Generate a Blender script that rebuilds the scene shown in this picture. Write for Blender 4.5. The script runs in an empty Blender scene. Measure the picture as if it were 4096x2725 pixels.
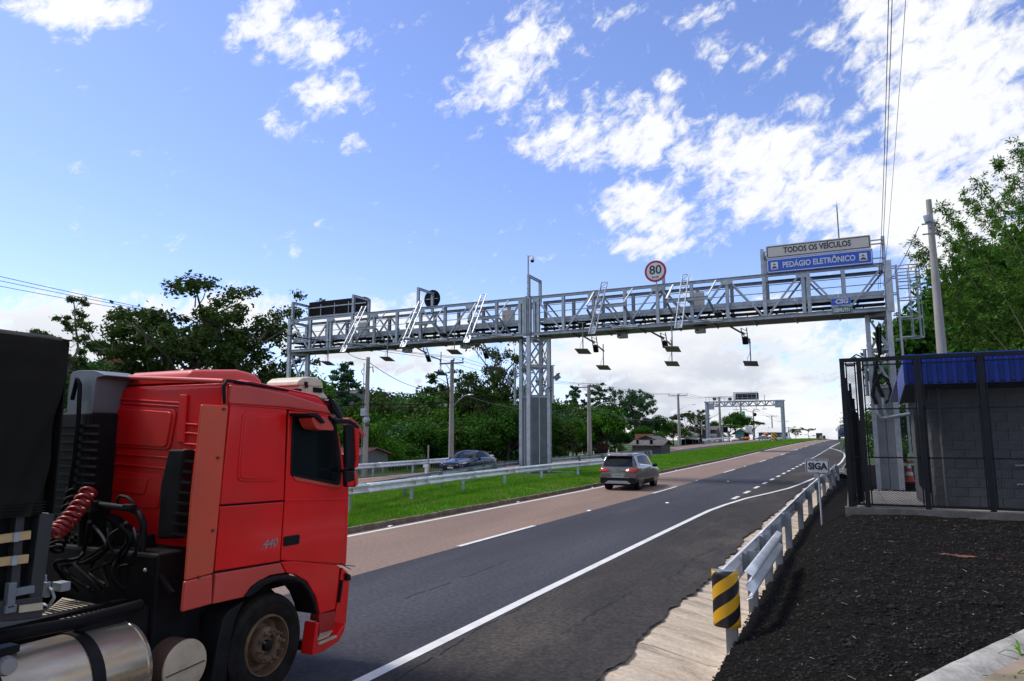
import bpy, bmesh, math, random
import numpy as np
from mathutils import Vector, Matrix

SC = bpy.context.scene
COL = SC.collection
R = math.radians

# ------------------------------------------------------------------ camera
F_PX, CX, CY, EYE = 2780.0, 2048.0, 1362.5, 2.35
PITCH = math.atan(394.5 / F_PX)
YAW = math.atan(1352.0 / (F_PX / math.cos(PITCH)))
cam_d = bpy.data.cameras.new('camera')
cam_d.sensor_width = 36.0
cam_d.lens = F_PX / 4096.0 * 36.0
cam_d.clip_start = 0.1
cam_d.clip_end = 6000
cam = bpy.data.objects.new('camera', cam_d)
cam.location = (0, 0, EYE)
cam.rotation_euler = (math.pi / 2 + PITCH, 0, YAW)
COL.objects.link(cam)
SC.camera = cam

# ------------------------------------------------------------------ exposure
SC.view_settings.view_transform = 'Standard'
SC.view_settings.look = 'None'
SC.view_settings.exposure = 0.45
SC.view_settings.gamma = 1.0
SC.view_settings.use_curve_mapping = False

# ------------------------------------------------------------------ light
SUN_EL, SUN_AZ = 56.0, -98.0          # azimuth from +Y towards +X
sd = bpy.data.lights.new('sun', 'SUN')
sd.energy = 2.6
sd.angle = R(14.0)
sd.color = (1.0, 0.955, 0.88)
sun = bpy.data.objects.new('sun', sd)
_sv = Vector((math.sin(R(SUN_AZ)) * math.cos(R(SUN_EL)), math.cos(R(SUN_AZ)) * math.cos(R(SUN_EL)), math.sin(R(SUN_EL))))
sun.rotation_euler = _sv.to_track_quat('Z', 'Y').to_euler()
sun.location = (0, 0, 60)
COL.objects.link(sun)

# measured picture rays, used to find the real positions of things
_fw = np.array([-math.sin(YAW) * math.cos(PITCH), math.cos(YAW) * math.cos(PITCH), math.sin(PITCH)])
_rt = np.array([math.cos(YAW), math.sin(YAW), 0.0])
_up = np.cross(_rt, _fw)
_O = np.array([0.0, 0.0, EYE])
def ray(x, y): return _fw + _rt * (x - CX) / F_PX - _up * (y - CY) / F_PX
def atY(x, y, Y): d = ray(x, y); return Vector(_O + d * (Y / d[1]))
def atX(x, y, X): d = ray(x, y); return Vector(_O + d * (X / d[0]))
def atZ(x, y, z): d = ray(x, y); return Vector(_O + d * ((z - EYE) / d[2]))
def atD(x, y, D): return Vector(_O + ray(x, y) * D)
def z2(a, b): return (1100 + a * .6377, 1000 + b * .6377)
def z3(a, b): return (2200 + a * .6377, 1000 + b * .6377)
def z4(a, b): return (3000 + a * .5102, 700 + b * .5102)
def z5(a, b): return (3200 + a * .5102, 1350 + b * .5102)
def z6(a, b): return (2400 + a * .7196, 1900 + b * .7196)
def z7(a, b): return (1130 + a * .26144, 1150 + b * .26144)
def zf(a, b): return (2780 + a * .25456, 1540 + b * .25456)
def pa(a, b): return (a * .90852, 1300 + b * .90852)
def pb(a, b): return (650 + a * .5263, 1900 + b * .5263)
def pc(a, b): return (1100 + a * .351, 1450 + b * .351)

# ------------------------------------------------------------------ sky
world = bpy.data.worlds.new('World')
SC.world = world
world.use_nodes = True
wt = world.node_tree
for n in list(wt.nodes): wt.nodes.remove(n)
def wn(t, **kw):
    n = wt.nodes.new(t)
    for k, v in kw.items(): setattr(n, k, v)
    return n
def wmath(op, a, b=None, c=None, clamp=False):
    n = wn('ShaderNodeMath', operation=op, use_clamp=clamp)
    for i, v in enumerate((a, b, c)):
        if v is None: continue
        if isinstance(v, (int, float)): n.inputs[i].default_value = v
        else: wt.links.new(v, n.inputs[i])
    return n.outputs[0]
def wrange(v, a, b, c, d, smooth=True):
    n = wn('ShaderNodeMapRange', interpolation_type='SMOOTHSTEP' if smooth else 'LINEAR')
    wt.links.new(v, n.inputs['Value'])
    for k, x in (('From Min', a), ('From Max', b), ('To Min', c), ('To Max', d)): n.inputs[k].default_value = x
    return n.outputs['Result']
def wmix(f, a, b, mode='MIX'):
    n = wn('ShaderNodeMix', data_type='RGBA', blend_type=mode)
    for i, v in ((0, f), (6, a), (7, b)):
        if isinstance(v, (int, float)): n.inputs[i].default_value = v
        elif isinstance(v, tuple): n.inputs[i].default_value = v
        else: wt.links.new(v, n.inputs[i])
    return n.outputs[2]
sky = wn('ShaderNodeTexSky', sky_type='NISHITA')
sky.sun_disc = False
sky.sun_elevation = R(SUN_EL)
sky.sun_rotation = R(SUN_AZ)
sky.altitude = 600
sky.air_density = 1.0
sky.dust_density = 0.6
sky.ozone_density = 2.5
tc = wn('ShaderNodeTexCoord')
sep = wn('ShaderNodeSeparateXYZ')
wt.links.new(tc.outputs['Generated'], sep.inputs[0])
az = wmath('MULTIPLY', wmath('ARCTAN2', sep.outputs[0], sep.outputs[1]), 180 / math.pi)
el = wmath('MULTIPLY', wmath('ARCSINE', sep.outputs[2]), 180 / math.pi)
cmb = wn('ShaderNodeCombineXYZ')
wt.links.new(az, cmb.inputs[0]); wt.links.new(el, cmb.inputs[1])
ae = cmb.outputs[0]
def aeof(x, y):
    d = ray(x, y); d = d / np.linalg.norm(d)
    return math.degrees(math.atan2(d[0], d[1])), math.degrees(math.asin(d[2]))
# cloud banks: (x1,y1,x2,y2, half width in picture pixels, weight), turned into directions of the sky
BANKS = [
    (-100, 20, 620, 20, 95, .85), (560, 60, 800, 150, 40, .3),
    (850, 90, 1330, 60, 120, .78), (1000, 130, 1400, 190, 130, .86), (1180, 400, 1480, 340, 110, .80), (1040, 470, 1180, 520, 70, .72),
    (1350, 570, 1490, 600, 60, .72), (1800, 330, 2300, 60, 160, .72), (1700, 400, 2250, 330, 100, .7), (1950, 480, 2300, 400, 90, .62),
    (2250, 40, 2560, 60, 70, .5), (2640, 110, 2950, 10, 60, .6), (2800, 190, 3150, 260, 80, .6), (2590, 310, 2700, 350, 55, .6),
    (2080, 560, 2700, 560, 140, .88), (2350, 380, 2800, 600, 150, .80), (2600, 640, 3600, 720, 220, 1.0), (2300, 800, 3000, 880, 130, .86),
    (2350, 1000, 2900, 960, 70, .7), (3050, 820, 4096, 780, 230, 1.0), (3200, 60, 4300, 200, 300, .92), (3500, 350, 4300, 650, 290, 1.15),
    (3150, 430, 3350, 400, 70, .6), (3600, 900, 4300, 950, 240, 1.1),
    (-300, 1340, 700, 1330, 160, 1.2), (500, 1240, 1250, 1250, 110, 1.0), (-300, 1560, 1200, 1560, 180, 1.1),
    (1150, 1350, 2050, 1330, 140, 1.0), (1250, 1230, 1700, 1260, 70, .7), (1000, 1330, 1900, 1440, 120, 1.0),
    (1640, 1530, 1700, 1530, 30, .8), (1950, 1400, 3300, 1420, 180, 1.1), (2150, 1560, 3500, 1600, 200, 1.2), (2600, 1330, 3600, 1290, 120, 1.0),
    (2800, 1700, 3700, 1740, 120, 1.1), (3300, 1400, 4300, 1500, 300, 1.1)]
dens = None
for (x1, y1, x2, y2, hw, w) in BANKS:
    a1, e1 = aeof(x1, y1); a2, e2 = aeof(x2, y2)
    cx_, cy_ = (a1 + a2) / 2, (e1 + e2) / 2
    L = math.hypot(a2 - a1, e2 - e1) / 2
    ang = math.atan2(e2 - e1, a2 - a1)
    xm, ym = (x1 + x2) / 2, (y1 + y2) / 2
    b1 = aeof(xm, ym - hw); b2 = aeof(xm, ym + hw)
    h = math.hypot(b1[0] - b2[0], b1[1] - b2[1]) / 2
    mp = wn('ShaderNodeMapping', vector_type='TEXTURE')
    mp.inputs['Location'].default_value = (cx_, cy_, 0)
    mp.inputs['Rotation'].default_value = (0, 0, ang)
    mp.inputs['Scale'].default_value = (L + h * .9, h * 1.35, 1)
    wt.links.new(ae, mp.inputs['Vector'])
    ln = wn('ShaderNodeVectorMath', operation='LENGTH')
    wt.links.new(mp.outputs[0], ln.inputs[0])
    v = wrange(ln.outputs['Value'], .15, 1.15, w, 0.0)
    dens = v if dens is None else wmath('MAXIMUM', dens, v)
def wnoise(scale, detail, rough, dist=0.0, sx=1.0, sy=1.0, rot=0.0, off=0.0):
    mp = wn('ShaderNodeMapping', vector_type='TEXTURE')
    mp.inputs['Scale'].default_value = (1 / sx, 1 / sy, 1)
    mp.inputs['Rotation'].default_value = (0, 0, rot)
    mp.inputs['Location'].default_value = (off, off * .7, off)
    wt.links.new(ae, mp.inputs['Vector'])
    n = wn('ShaderNodeTexNoise')
    n.inputs['Scale'].default_value = scale; n.inputs['Detail'].default_value = detail
    n.inputs['Roughness'].default_value = rough; n.inputs['Distortion'].default_value = dist
    wt.links.new(mp.outputs[0], n.inputs['Vector'])
    return n.outputs['Fac']
n_big = wnoise(.13, 10, .64, .4, 1.0, 2.0, R(24))
n_fine = wnoise(.55, 9, .64, .35, 1.0, 1.5, R(28), 7.3)
# elsewhere round the horizon the same broken cloud goes on
away = wmath('MAXIMUM', wrange(wmath('ABSOLUTE', wmath('ADD', az, 24.0)), 40, 52, 0, 1), wrange(el, 33, 40, 0, 1))
n_far = wnoise(.045, 4, .5, .2, 1.0, 1.6, 0, 3.1)
dens = wmath('ADD', wmath('MULTIPLY', dens, wmath('SUBTRACT', 1.0, away)), wmath('MULTIPLY', away, wrange(n_far, .40, .62, 0.1, .95)))
tot = wmath('ADD', dens, wmath('ADD', wmath('MULTIPLY', wmath('SUBTRACT', n_big, .5), 2.0), wmath('MULTIPLY', wmath('SUBTRACT', n_fine, .5), 2.1)))
alpha = wrange(tot, .28, .96, 0, 1)
n_sh = wnoise(.11, 5, .5, .2, 1.0, 2.4, 0, 11.0)
lowness = wrange(el, 11, 3, .05, 1.0)
greyf = wmath('MULTIPLY', wmath('MULTIPLY', wrange(n_sh, .38, .60, 0, 1), lowness), .85)
greyf = wmath('MULTIPLY', greyf, wrange(tot, .5, 1.0, .2, 1.0))
ccol = wmix(greyf, (.73, .74, .76, 1), (.40, .44, .53, 1))
skyc = wmix(1.0, sky.outputs[0], (.138 * 1.02, .138 * .98, .138 * 1.20, 1), 'MULTIPLY')
final = wmix(alpha, skyc, ccol)
bg = wn('ShaderNodeBackground')
bg.inputs['Strength'].default_value = 1.0
wt.links.new(final, bg.inputs['Color'])
wo = wn('ShaderNodeOutputWorld')
wt.links.new(bg.outputs[0], wo.inputs[0])
world.cycles.sampling_method = 'MANUAL'
world.cycles.sample_map_resolution = 512

# ------------------------------------------------------------------ helpers
def tagp(o, label=None, cat=None, group=None, kind=None):
    if label: o['label'] = label
    if cat: o['category'] = cat
    if group: o['group'] = group
    if kind: o['kind'] = kind
    return o
def thing(name, label, cat, loc=(0, 0, 0), rz=0.0, group=None):
    o = bpy.data.objects.new(name, None)
    o.empty_display_size = .2
    o.location = loc; o.rotation_euler = (0, 0, rz)
    COL.objects.link(o)
    return tagp(o, label, cat, group)
def wloc(p):
    v = Vector((0, 0, 0))
    while p is not None:
        v += p.location; p = p.parent
    return v
def link(name, me, parent=None, world_space=True):
    o = bpy.data.objects.new(name, me)
    COL.objects.link(o)
    if parent is not None:
        o.parent = parent
        if world_space: o.location = -wloc(parent)
    return o
def copy_tree(o, parent=None):
    c = o.copy(); COL.objects.link(c); c.parent = parent
    for ch in list(o.children): copy_tree(ch, c)
    return c

class MB:
    def __init__(s): s.v = []; s.f = []; s.m = []
    def add(s, vs, fs, mi=0):
        b = len(s.v); s.v.extend([tuple(v) for v in vs])
        for f in fs: s.f.append(tuple(b + i for i in f)); s.m.append(mi)
    def box(s, c, d, mi=0, rot=None):
        hx, hy, hz = d[0] / 2, d[1] / 2, d[2] / 2
        vs = [Vector((sx * hx, sy * hy, sz * hz)) for sz in (-1, 1) for sy in (-1, 1) for sx in (-1, 1)]
        if rot is not None: vs = [rot @ v for v in vs]
        c = Vector(c)
        s.add([v + c for v in vs], [(0, 2, 3, 1), (4, 5, 7, 6), (0, 1, 5, 4), (2, 6, 7, 3), (0, 4, 6, 2), (1, 3, 7, 5)], mi)
    def bar(s, p, q, w, h, up=(0, 0, 1), mi=0, off=(0, 0)):
        p = Vector(p); q = Vector(q); d = (q - p)
        L = d.length
        if L < 1e-6: return
        d /= L; up = Vector(up)
        if abs(d.dot(up)) > .98: up = Vector((0, 1, 0))
        side = d.cross(up).normalized(); u2 = side.cross(d).normalized()
        vs = []
        for e in (p, q):
            for a, b in ((-1, -1), (1, -1), (1, 1), (-1, 1)):
                vs.append(e + side * (a * w / 2 + off[0]) + u2 * (b * h / 2 + off[1]))
        s.add(vs, [(3, 2, 1, 0), (4, 5, 6, 7), (0, 1, 5, 4), (1, 2, 6, 5), (2, 3, 7, 6), (3, 0, 4, 7)], mi)
    def ibeam(s, p, q, w, h, up=(0, 0, 1), t=.02, mi=0):
        s.bar(p, q, w, t, up, mi, (0, h / 2 - t / 2)); s.bar(p, q, w, t, up, mi, (0, -h / 2 + t / 2)); s.bar(p, q, t, h - 2 * t - .002, up, mi)
    def tube(s, p, q, r, r2=None, n=10, mi=0, caps=True):
        p = Vector(p); q = Vector(q); r2 = r if r2 is None else r2
        d = (q - p)
        if d.length < 1e-6: return
        d.normalize(); a = Vector((0, 0, 1)) if abs(d.z) < .9 else Vector((1, 0, 0))
        u = d.cross(a).normalized(); w = d.cross(u)
        vs = []
        for e, rr in ((p, r), (q, r2)):
            for i in range(n):
                t = 2 * math.pi * i / n
                vs.append(e + (u * math.cos(t) + w * math.sin(t)) * rr)
        fs = [(i, (i + 1) % n, n + (i + 1) % n, n + i) for i in range(n)]
        if caps: fs += [tuple(range(n - 1, -1, -1)), tuple(range(n, 2 * n))]
        s.add(vs, fs, mi)
    def path(s, pts, r, n=6, mi=0):
        pts = [Vector(p) for p in pts]; rings = []
        rr = r if isinstance(r, (list, tuple)) else [r] * len(pts)
        pu = None
        for i, p in enumerate(pts):
            d = (pts[min(i + 1, len(pts) - 1)] - pts[max(i - 1, 0)]).normalized()
            if pu is None:
                a = Vector((0, 0, 1)) if abs(d.z) < .9 else Vector((1, 0, 0)); pu = d.cross(a).normalized()
            u = (pu - d * pu.dot(d)).normalized(); pu = u; w = d.cross(u)
            rings.append([p + (u * math.cos(2 * math.pi * k / n) + w * math.sin(2 * math.pi * k / n)) * rr[i] for k in range(n)])
        vs = [v for r_ in rings for v in r_]
        fs = [(i * n + k, i * n + (k + 1) % n, (i + 1) * n + (k + 1) % n, (i + 1) * n + k) for i in range(len(pts) - 1) for k in range(n)]
        fs += [tuple(range(n - 1, -1, -1)), tuple((len(pts) - 1) * n + k for k in range(n))]
        s.add(vs, fs, mi)
    def prism(s, poly, off, mi=0):
        a = [Vector(p) for p in poly]; off = Vector(off); n = len(a)
        nrm = Vector((0, 0, 0))
        for i in range(n): nrm += a[i].cross(a[(i + 1) % n])
        fs = [tuple(range(n)), tuple(range(2 * n - 1, n - 1, -1))] + [(i, i + n, (i + 1) % n + n, (i + 1) % n) for i in range(n)]
        if nrm.dot(off) > 0: fs = [tuple(reversed(f)) for f in fs]
        s.add(a + [p + off for p in a], fs, mi)
    def lathe(s, prof, c, axis='Z', n=24, mi=0):
        vs = []; c = Vector(c)
        for (r, z) in prof:
            for i in range(n):
                t = 2 * math.pi * i / n; a, b = r * math.cos(t), r * math.sin(t)
                vs.append(c + (Vector((a, b, z)) if axis == 'Z' else Vector((z, a, b)) if axis == 'X' else Vector((b, z, a))))
        m = len(prof)
        fs = [(j * n + i, j * n + (i + 1) % n, (j + 1) * n + (i + 1) % n, (j + 1) * n + i) for j in range(m - 1) for i in range(n)]
        s.add(vs, fs, mi)
    def ball(s, c, r, n=10, m=7, mi=0):
        rx, ry, rz_ = r if isinstance(r, (tuple, list)) else (r, r, r)
        c = Vector(c); vs = []
        for j in range(m + 1):
            ph = math.pi * j / m
            for i in range(n):
                t = 2 * math.pi * i / n
                vs.append(c + Vector((rx * math.sin(ph) * math.cos(t), ry * math.sin(ph) * math.sin(t), -rz_ * math.cos(ph))))
        s.add(vs, [(j * n + i, j * n + (i + 1) % n, (j + 1) * n + (i + 1) % n, (j + 1) * n + i) for j in range(m) for i in range(n)], mi)
    def grid(s, rows, mi=0, flip=False):
        n = len(rows[0]); b = []
        fs = []
        for j in range(len(rows) - 1):
            for i in range(n - 1):
                q = (j * n + i, j * n + i + 1, (j + 1) * n + i + 1, (j + 1) * n + i)
                fs.append(tuple(reversed(q)) if flip else q)
        s.add([v for r_ in rows for v in r_], fs, mi)
    def mesh(s, name, mats, smooth=0, recalc=False):
        me = bpy.data.meshes.new(name)
        me.from_pydata(s.v, [], s.f)
        if not isinstance(mats, (list, tuple)): mats = [mats]
        for m in mats: me.materials.append(m)
        if len(mats) > 1: me.polygons.foreach_set('material_index', s.m)
        if recalc:
            bm = bmesh.new(); bm.from_mesh(me); bmesh.ops.remove_doubles(bm, verts=bm.verts, dist=1e-5)
            bmesh.ops.recalc_face_normals(bm, faces=bm.faces); bm.to_mesh(me); bm.free()
        if smooth:
            me.polygons.foreach_set('use_smooth', [True] * len(me.polygons))
            me.set_sharp_from_angle(angle=R(smooth))
        me.update()
        return me
    def build(s, name, mats, parent=None, smooth=0, bevel=0, seg=2, recalc=False, world_space=True):
        o = link(name, s.mesh(name, mats, smooth, recalc), parent, world_space)
        if bevel:
            b = o.modifiers.new('bevel', 'BEVEL'); b.width = bevel; b.segments = seg; b.limit_method = 'ANGLE'; b.angle_limit = R(35)
            if smooth: b.harden_normals = True
        return o

def arr_mesh(name, verts, faces, mats, smooth=False, mi=None):
    me = bpy.data.meshes.new(name)
    verts = np.asarray(verts, dtype=np.float32); faces = np.asarray(faces, dtype=np.int32)
    nv, (nf, k) = len(verts), faces.shape
    me.vertices.add(nv); me.vertices.foreach_set('co', verts.ravel())
    me.loops.add(nf * k); me.loops.foreach_set('vertex_index', faces.ravel())
    me.polygons.add(nf)
    me.polygons.foreach_set('loop_start', np.arange(0, nf * k, k, dtype=np.int32))
    try: me.polygons.foreach_set('loop_total', np.full(nf, k, dtype=np.int32))
    except Exception: pass
    for m in (mats if isinstance(mats, (list, tuple)) else [mats]): me.materials.append(m)
    if mi is not None: me.polygons.foreach_set('material_index', np.asarray(mi, dtype=np.int32))
    if smooth: me.polygons.foreach_set('use_smooth', np.ones(nf, dtype=bool))
    me.update(calc_edges=True)
    return me

# ------------------------------------------------------------------ materials
def mat(name, col, col2=None, rough=.6, metal=0.0, scale=4.0, detail=5, bump=0.0, bscale=30.0, spec=.5, coat=0.0,
        dirt=None, dscale=1.2, damt=.5, grain=None, lo=.35, hi=.65, stretch=(1, 1, 1), transl=0.0, alpha=1.0, bdist=.01, rvar=0.0, emit=None):
    m = bpy.data.materials.new(name); m.use_nodes = True
    t = m.node_tree; b = t.nodes['Principled BSDF']; L = t.links.new
    b.inputs['Roughness'].default_value = rough; b.inputs['Metallic'].default_value = metal
    b.inputs['Specular IOR Level'].default_value = spec; b.inputs['Coat Weight'].default_value = coat
    b.inputs['Coat Roughness'].default_value = .08
    c4 = lambda c: (c[0], c[1], c[2], 1)
    b.inputs['Base Color'].default_value = c4(col)
    tc_ = t.nodes.new('ShaderNodeTexCoord'); mp = t.nodes.new('ShaderNodeMapping'); mp.inputs['Scale'].default_value = stretch
    L(tc_.outputs['Object'], mp.inputs[0])
    def nz(sc, dt=detail, ro=.6):
        n = t.nodes.new('ShaderNodeTexNoise'); n.inputs['Scale'].default_value = sc; n.inputs['Detail'].default_value = dt
        n.inputs['Roughness'].default_value = ro; L(mp.outputs[0], n.inputs['Vector']); return n.outputs['Fac']
    def rg(v, a, b2, c=0., d=1.):
        n = t.nodes.new('ShaderNodeMapRange'); L(v, n.inputs[0])
        for i, x in enumerate((a, b2, c, d)): n.inputs[i + 1].default_value = x
        return n.outputs[0]
    out = None
    if col2 is not None:
        n = t.nodes.new('ShaderNodeMix'); n.data_type = 'RGBA'; L(rg(nz(scale), lo, hi), n.inputs[0])
        n.inputs[6].default_value = c4(col); n.inputs[7].default_value = c4(col2); out = n.outputs[2]
    if dirt is not None:
        n = t.nodes.new('ShaderNodeMix'); n.data_type = 'RGBA'; L(rg(nz(dscale, 8, .7), .5, .72, 0, damt), n.inputs[0])
        if out is not None: L(out, n.inputs[6])
        else: n.inputs[6].default_value = c4(col)
        n.inputs[7].default_value = c4(dirt); out = n.outputs[2]
    if grain:
        tc2 = t.nodes.new('ShaderNodeTexNoise'); tc2.inputs['Scale'].default_value = grain[0]; tc2.inputs['Detail'].default_value = 4; tc2.inputs['Roughness'].default_value = .7; L(tc_.outputs['Object'], tc2.inputs['Vector'])
        n = t.nodes.new('ShaderNodeMix'); n.data_type = 'RGBA'; n.blend_type = 'MULTIPLY'; n.inputs[0].default_value = 1.0; L(out, n.inputs[6])
        g2 = rg(tc2.outputs['Fac'], .32, .68, 1 - grain[1], 1 + grain[1]); L(g2, n.inputs[7]); out = n.outputs[2]
    if out is not None: L(out, b.inputs['Base Color'])
    if rvar: L(rg(nz(scale * 1.7), .3, .7, rough - rvar, rough + rvar), b.inputs['Roughness'])
    if bump:
        bn = t.nodes.new('ShaderNodeBump'); bn.inputs['Strength'].default_value = bump; bn.inputs['Distance'].default_value = bdist
        L(nz(bscale, 6, .65), bn.inputs['Height']); L(bn.outputs[0], b.inputs['Normal'])
    if transl:
        tr = t.nodes.new('ShaderNodeBsdfTranslucent'); mx = t.nodes.new('ShaderNodeMixShader'); mx.inputs[0].default_value = transl
        if out is not None: L(out, tr.inputs[0])
        else: tr.inputs[0].default_value = c4(col)
        L(b.outputs[0], mx.inputs[1]); L(tr.outputs[0], mx.inputs[2]); L(mx.outputs[0], t.nodes['Material Output'].inputs[0])
    if emit:
        b.inputs['Emission Color'].default_value = c4(emit[0]); b.inputs['Emission Strength'].default_value = emit[1]
    return m

M = {}
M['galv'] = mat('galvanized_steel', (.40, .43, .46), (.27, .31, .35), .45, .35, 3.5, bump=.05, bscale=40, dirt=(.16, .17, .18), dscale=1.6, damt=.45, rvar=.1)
M['galv_dk'] = mat('weathered_shaded_zinc', (.20, .225, .25), (.14, .16, .18), .5, .3, 3.0, dirt=(.08, .08, .08), dscale=1.3, damt=.4)  # also on rear truss members, where its dark tone stands in for shade
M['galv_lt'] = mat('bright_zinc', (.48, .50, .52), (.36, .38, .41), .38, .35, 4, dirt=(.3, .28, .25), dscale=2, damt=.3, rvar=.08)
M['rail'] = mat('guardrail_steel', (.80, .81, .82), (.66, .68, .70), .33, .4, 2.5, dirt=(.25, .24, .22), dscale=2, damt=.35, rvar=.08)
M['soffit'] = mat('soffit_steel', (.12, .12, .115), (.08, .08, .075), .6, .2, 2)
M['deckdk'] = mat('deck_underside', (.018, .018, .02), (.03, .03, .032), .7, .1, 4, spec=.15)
M['black'] = mat('black_paint', (.005, .005, .006), (.009, .009, .010), .6, 0, 6, spec=.10)
M['blackmetal'] = mat('black_fence_steel', (.006, .007, .010), (.010, .011, .014), .5, .1, 5, spec=.25)
M['rubber'] = mat('tyre_rubber', (.010, .0095, .009), (.020, .018, .016), .85, 0, 6, spec=.1, dirt=(.045, .036, .026), dscale=3, damt=.35, bump=.2, bscale=60)
M['plast'] = mat('black_plastic', (.007, .007, .008), (.013, .013, .014), .55, 0, 6, spec=.13)
M['red'] = mat('red_lorry_paint', (.74, .008, .008), (.62, .007, .008), .34, 0, 1.2, coat=.16, spec=.3, dirt=(.42, .035, .022), dscale=1.1, damt=.4, rvar=.06)
M['redfadelit'] = mat('faded_lit_red_panel', (.60, .070, .026), (.50, .055, .022), .45, 0, 1.5, dirt=(.35, .09, .05), dscale=2, damt=.4)  # faded, and lightened in colour for the way the panel faces
M['redpink'] = mat('sun_bleached_red', (.56, .065, .045), (.48, .045, .03), .42, 0, 1.5, dirt=(.36, .10, .07), dscale=2, damt=.3)
M['glassd'] = mat('tinted_glass', (.004, .005, .006), None, .12, 0, spec=.06)
M['plinth'] = mat('dirty_plinth', (.14, .13, .115), (.09, .083, .073), .95, 0, 4, bump=.5, bscale=20, dirt=(.04, .037, .033), dscale=3, damt=.8)
M['glass'] = mat('dark_glass', (.006, .008, .010), None, .06, 0, spec=.28)
M['tarp'] = mat('black_tarpaulin', (.011, .0105, .010), (.018, .017, .015), .8, 0, 1.5, spec=.06, dirt=(.036, .030, .022), dscale=.8, damt=.4, bump=.3, bscale=90, stretch=(1, .25, 1))
M['alu'] = mat('stained_aluminium', (.62, .57, .48), (.42, .33, .22), .30, .75, 2.2, dirt=(.22, .15, .09), dscale=2.5, damt=.5, stretch=(1, .35, 1), rvar=.12)
M['creamp'] = mat('dusty_cream', (.50, .42, .30), (.38, .30, .20), .6, .1, 3, dirt=(.2, .14, .09), dscale=3, damt=.5)
M['beige'] = mat('cream_plastic', (.62, .54, .42), (.54, .46, .35), .5, 0, 3, dirt=(.3, .24, .17), dscale=3, damt=.3)
M['brown'] = mat('rusty_brown', (.09, .045, .03), (.05, .028, .02), .75, .1, 4, bump=.2)
M['hub'] = mat('dusty_hub_steel', (.20, .12, .065), (.09, .055, .035), .7, .1, 9, dirt=(.03, .022, .016), dscale=6, damt=.7, bump=.2)
M['greyfair'] = mat('grey_fairing', (.14, .155, .18), (.10, .112, .13), .5, 0, 2)
M['redhose'] = mat('red_hose', (.24, .009, .010), None, .4)
M['conc'] = mat('pole_concrete', (.34, .315, .28), (.27, .25, .22), .85, 0, 3, bump=.3, bscale=25, dirt=(.16, .14, .12), dscale=1.4, damt=.4, stretch=(1, 1, .35))
M['white'] = mat('white_sheet', (.62, .61, .58), (.56, .55, .52), .5, 0, 2, dirt=(.42, .40, .36), dscale=2, damt=.3)
M['signw'] = mat('sign_reflective_white', (.50, .47, .44), (.46, .44, .41), .55, 0, 1)
M['signw2'] = mat('small_sign_white', (.60, .60, .60), (.55, .55, .55), .5, 0, 3)
M['signb'] = mat('sign_blue', (.012, .075, .44), (.015, .09, .50), .45, 0, 1)
M['signk'] = mat('sign_black', (.012, .014, .02), None, .5)
M['signr'] = mat('sign_red', (.38, .006, .02), None, .5)
M['signg'] = mat('sign_green', (.006, .09, .065), None, .5)
M['cone'] = mat('cone_orange', (.72, .09, .02), (.6, .07, .02), .5, 0, 6)
M['conew'] = mat('cone_white', (.75, .74, .72), None, .5)
M['asph'] = mat('dark_asphalt', (.046, .046, .056), (.029, .029, .036), .85, 0, .45, detail=9, grain=(14, .45), bump=.35, bscale=120, dirt=(.068, .066, .074), dscale=.3, damt=.75, stretch=(1, .16, 1), bdist=.006, spec=.25)
M['pink'] = mat('pinkish_asphalt', (.225, .154, .118), (.165, .114, .089), .85, 0, .5, detail=9, grain=(14, .28), bump=.35, bscale=110, spec=.25, dirt=(.27, .195, .16), dscale=.25, damt=.6, stretch=(1, .18, 1), bdist=.006)
M['should'] = mat('brown_asphalt', (.044, .038, .035), (.026, .0235, .022), .9, 0, .8, detail=10, grain=(16, .5), bump=.5, bscale=90, dirt=(.105, .088, .070), dscale=.6, damt=.6, stretch=(1, .35, 1), bdist=.008, spec=.2)
M['paint'] = mat('road_paint', (.66, .65, .62), (.56, .55, .52), .6, 0, 3, detail=8, dirt=(.33, .31, .29), dscale=2.5, damt=.45)
M['gutter'] = mat('gutter_concrete', (.54, .45, .34), (.40, .32, .235), .9, 0, 2.2, detail=10, grain=(18, .18), bump=.6, bscale=14, dirt=(.12, .09, .065), dscale=1.5, damt=.9, stretch=(.5, 2.6, 1), bdist=.03)
M['concrete'] = mat('grey_concrete', (.36, .345, .31), (.28, .265, .235), .9, 0, 3, bump=.5, bscale=22, grain=(20, .2), dirt=(.12, .11, .09), dscale=3, damt=.85, bdist=.012)
M['kerb'] = mat('old_kerb', (.20, .155, .11), (.13, .10, .075), .9, 0, 3, bump=.6, bscale=16, dirt=(.05, .07, .025), dscale=2.5, damt=.6)
M['soil'] = mat('asphalt_millings', (.0045, .0044, .0043), (.010, .0093, .0085), .92, 0, 22, detail=8, bump=.9, bscale=55, dirt=(.040, .033, .026), dscale=16, damt=.45, bdist=.035, spec=.05)
M['soilrock'] = mat('millings_clod', (.003, .003, .003), (.034, .030, .027), .85, 0, 14, bump=.4, bscale=40, spec=.08)
M['chip'] = mat('pale_chips', (.42, .36, .26), (.25, .17, .10), .8, 0, 30)
M['reddirt'] = mat('red_dirt', (.20, .06, .028), (.04, .018, .012), .95, 0, 6, bump=.5)
M['terr'] = mat('verge_ground', (.035, .075, .015), (.055, .085, .022), .95, 0, .8, detail=8, dirt=(.10, .075, .05), dscale=.5, damt=.35)
M['grassg'] = mat('turf', (.075, .200, .008), (.050, .145, .006), .95, 0, 1.5, detail=8, dirt=(.16, .15, .04), dscale=.7, damt=.6, bump=.5, bscale=20, bdist=.03)
M['blade'] = mat('grass_blades', (.130, .310, .012), (.075, .210, .008), .7, 0, .9, detail=6, dirt=(.26, .25, .06), dscale=.7, damt=.65, transl=.3, spec=.2)
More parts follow.
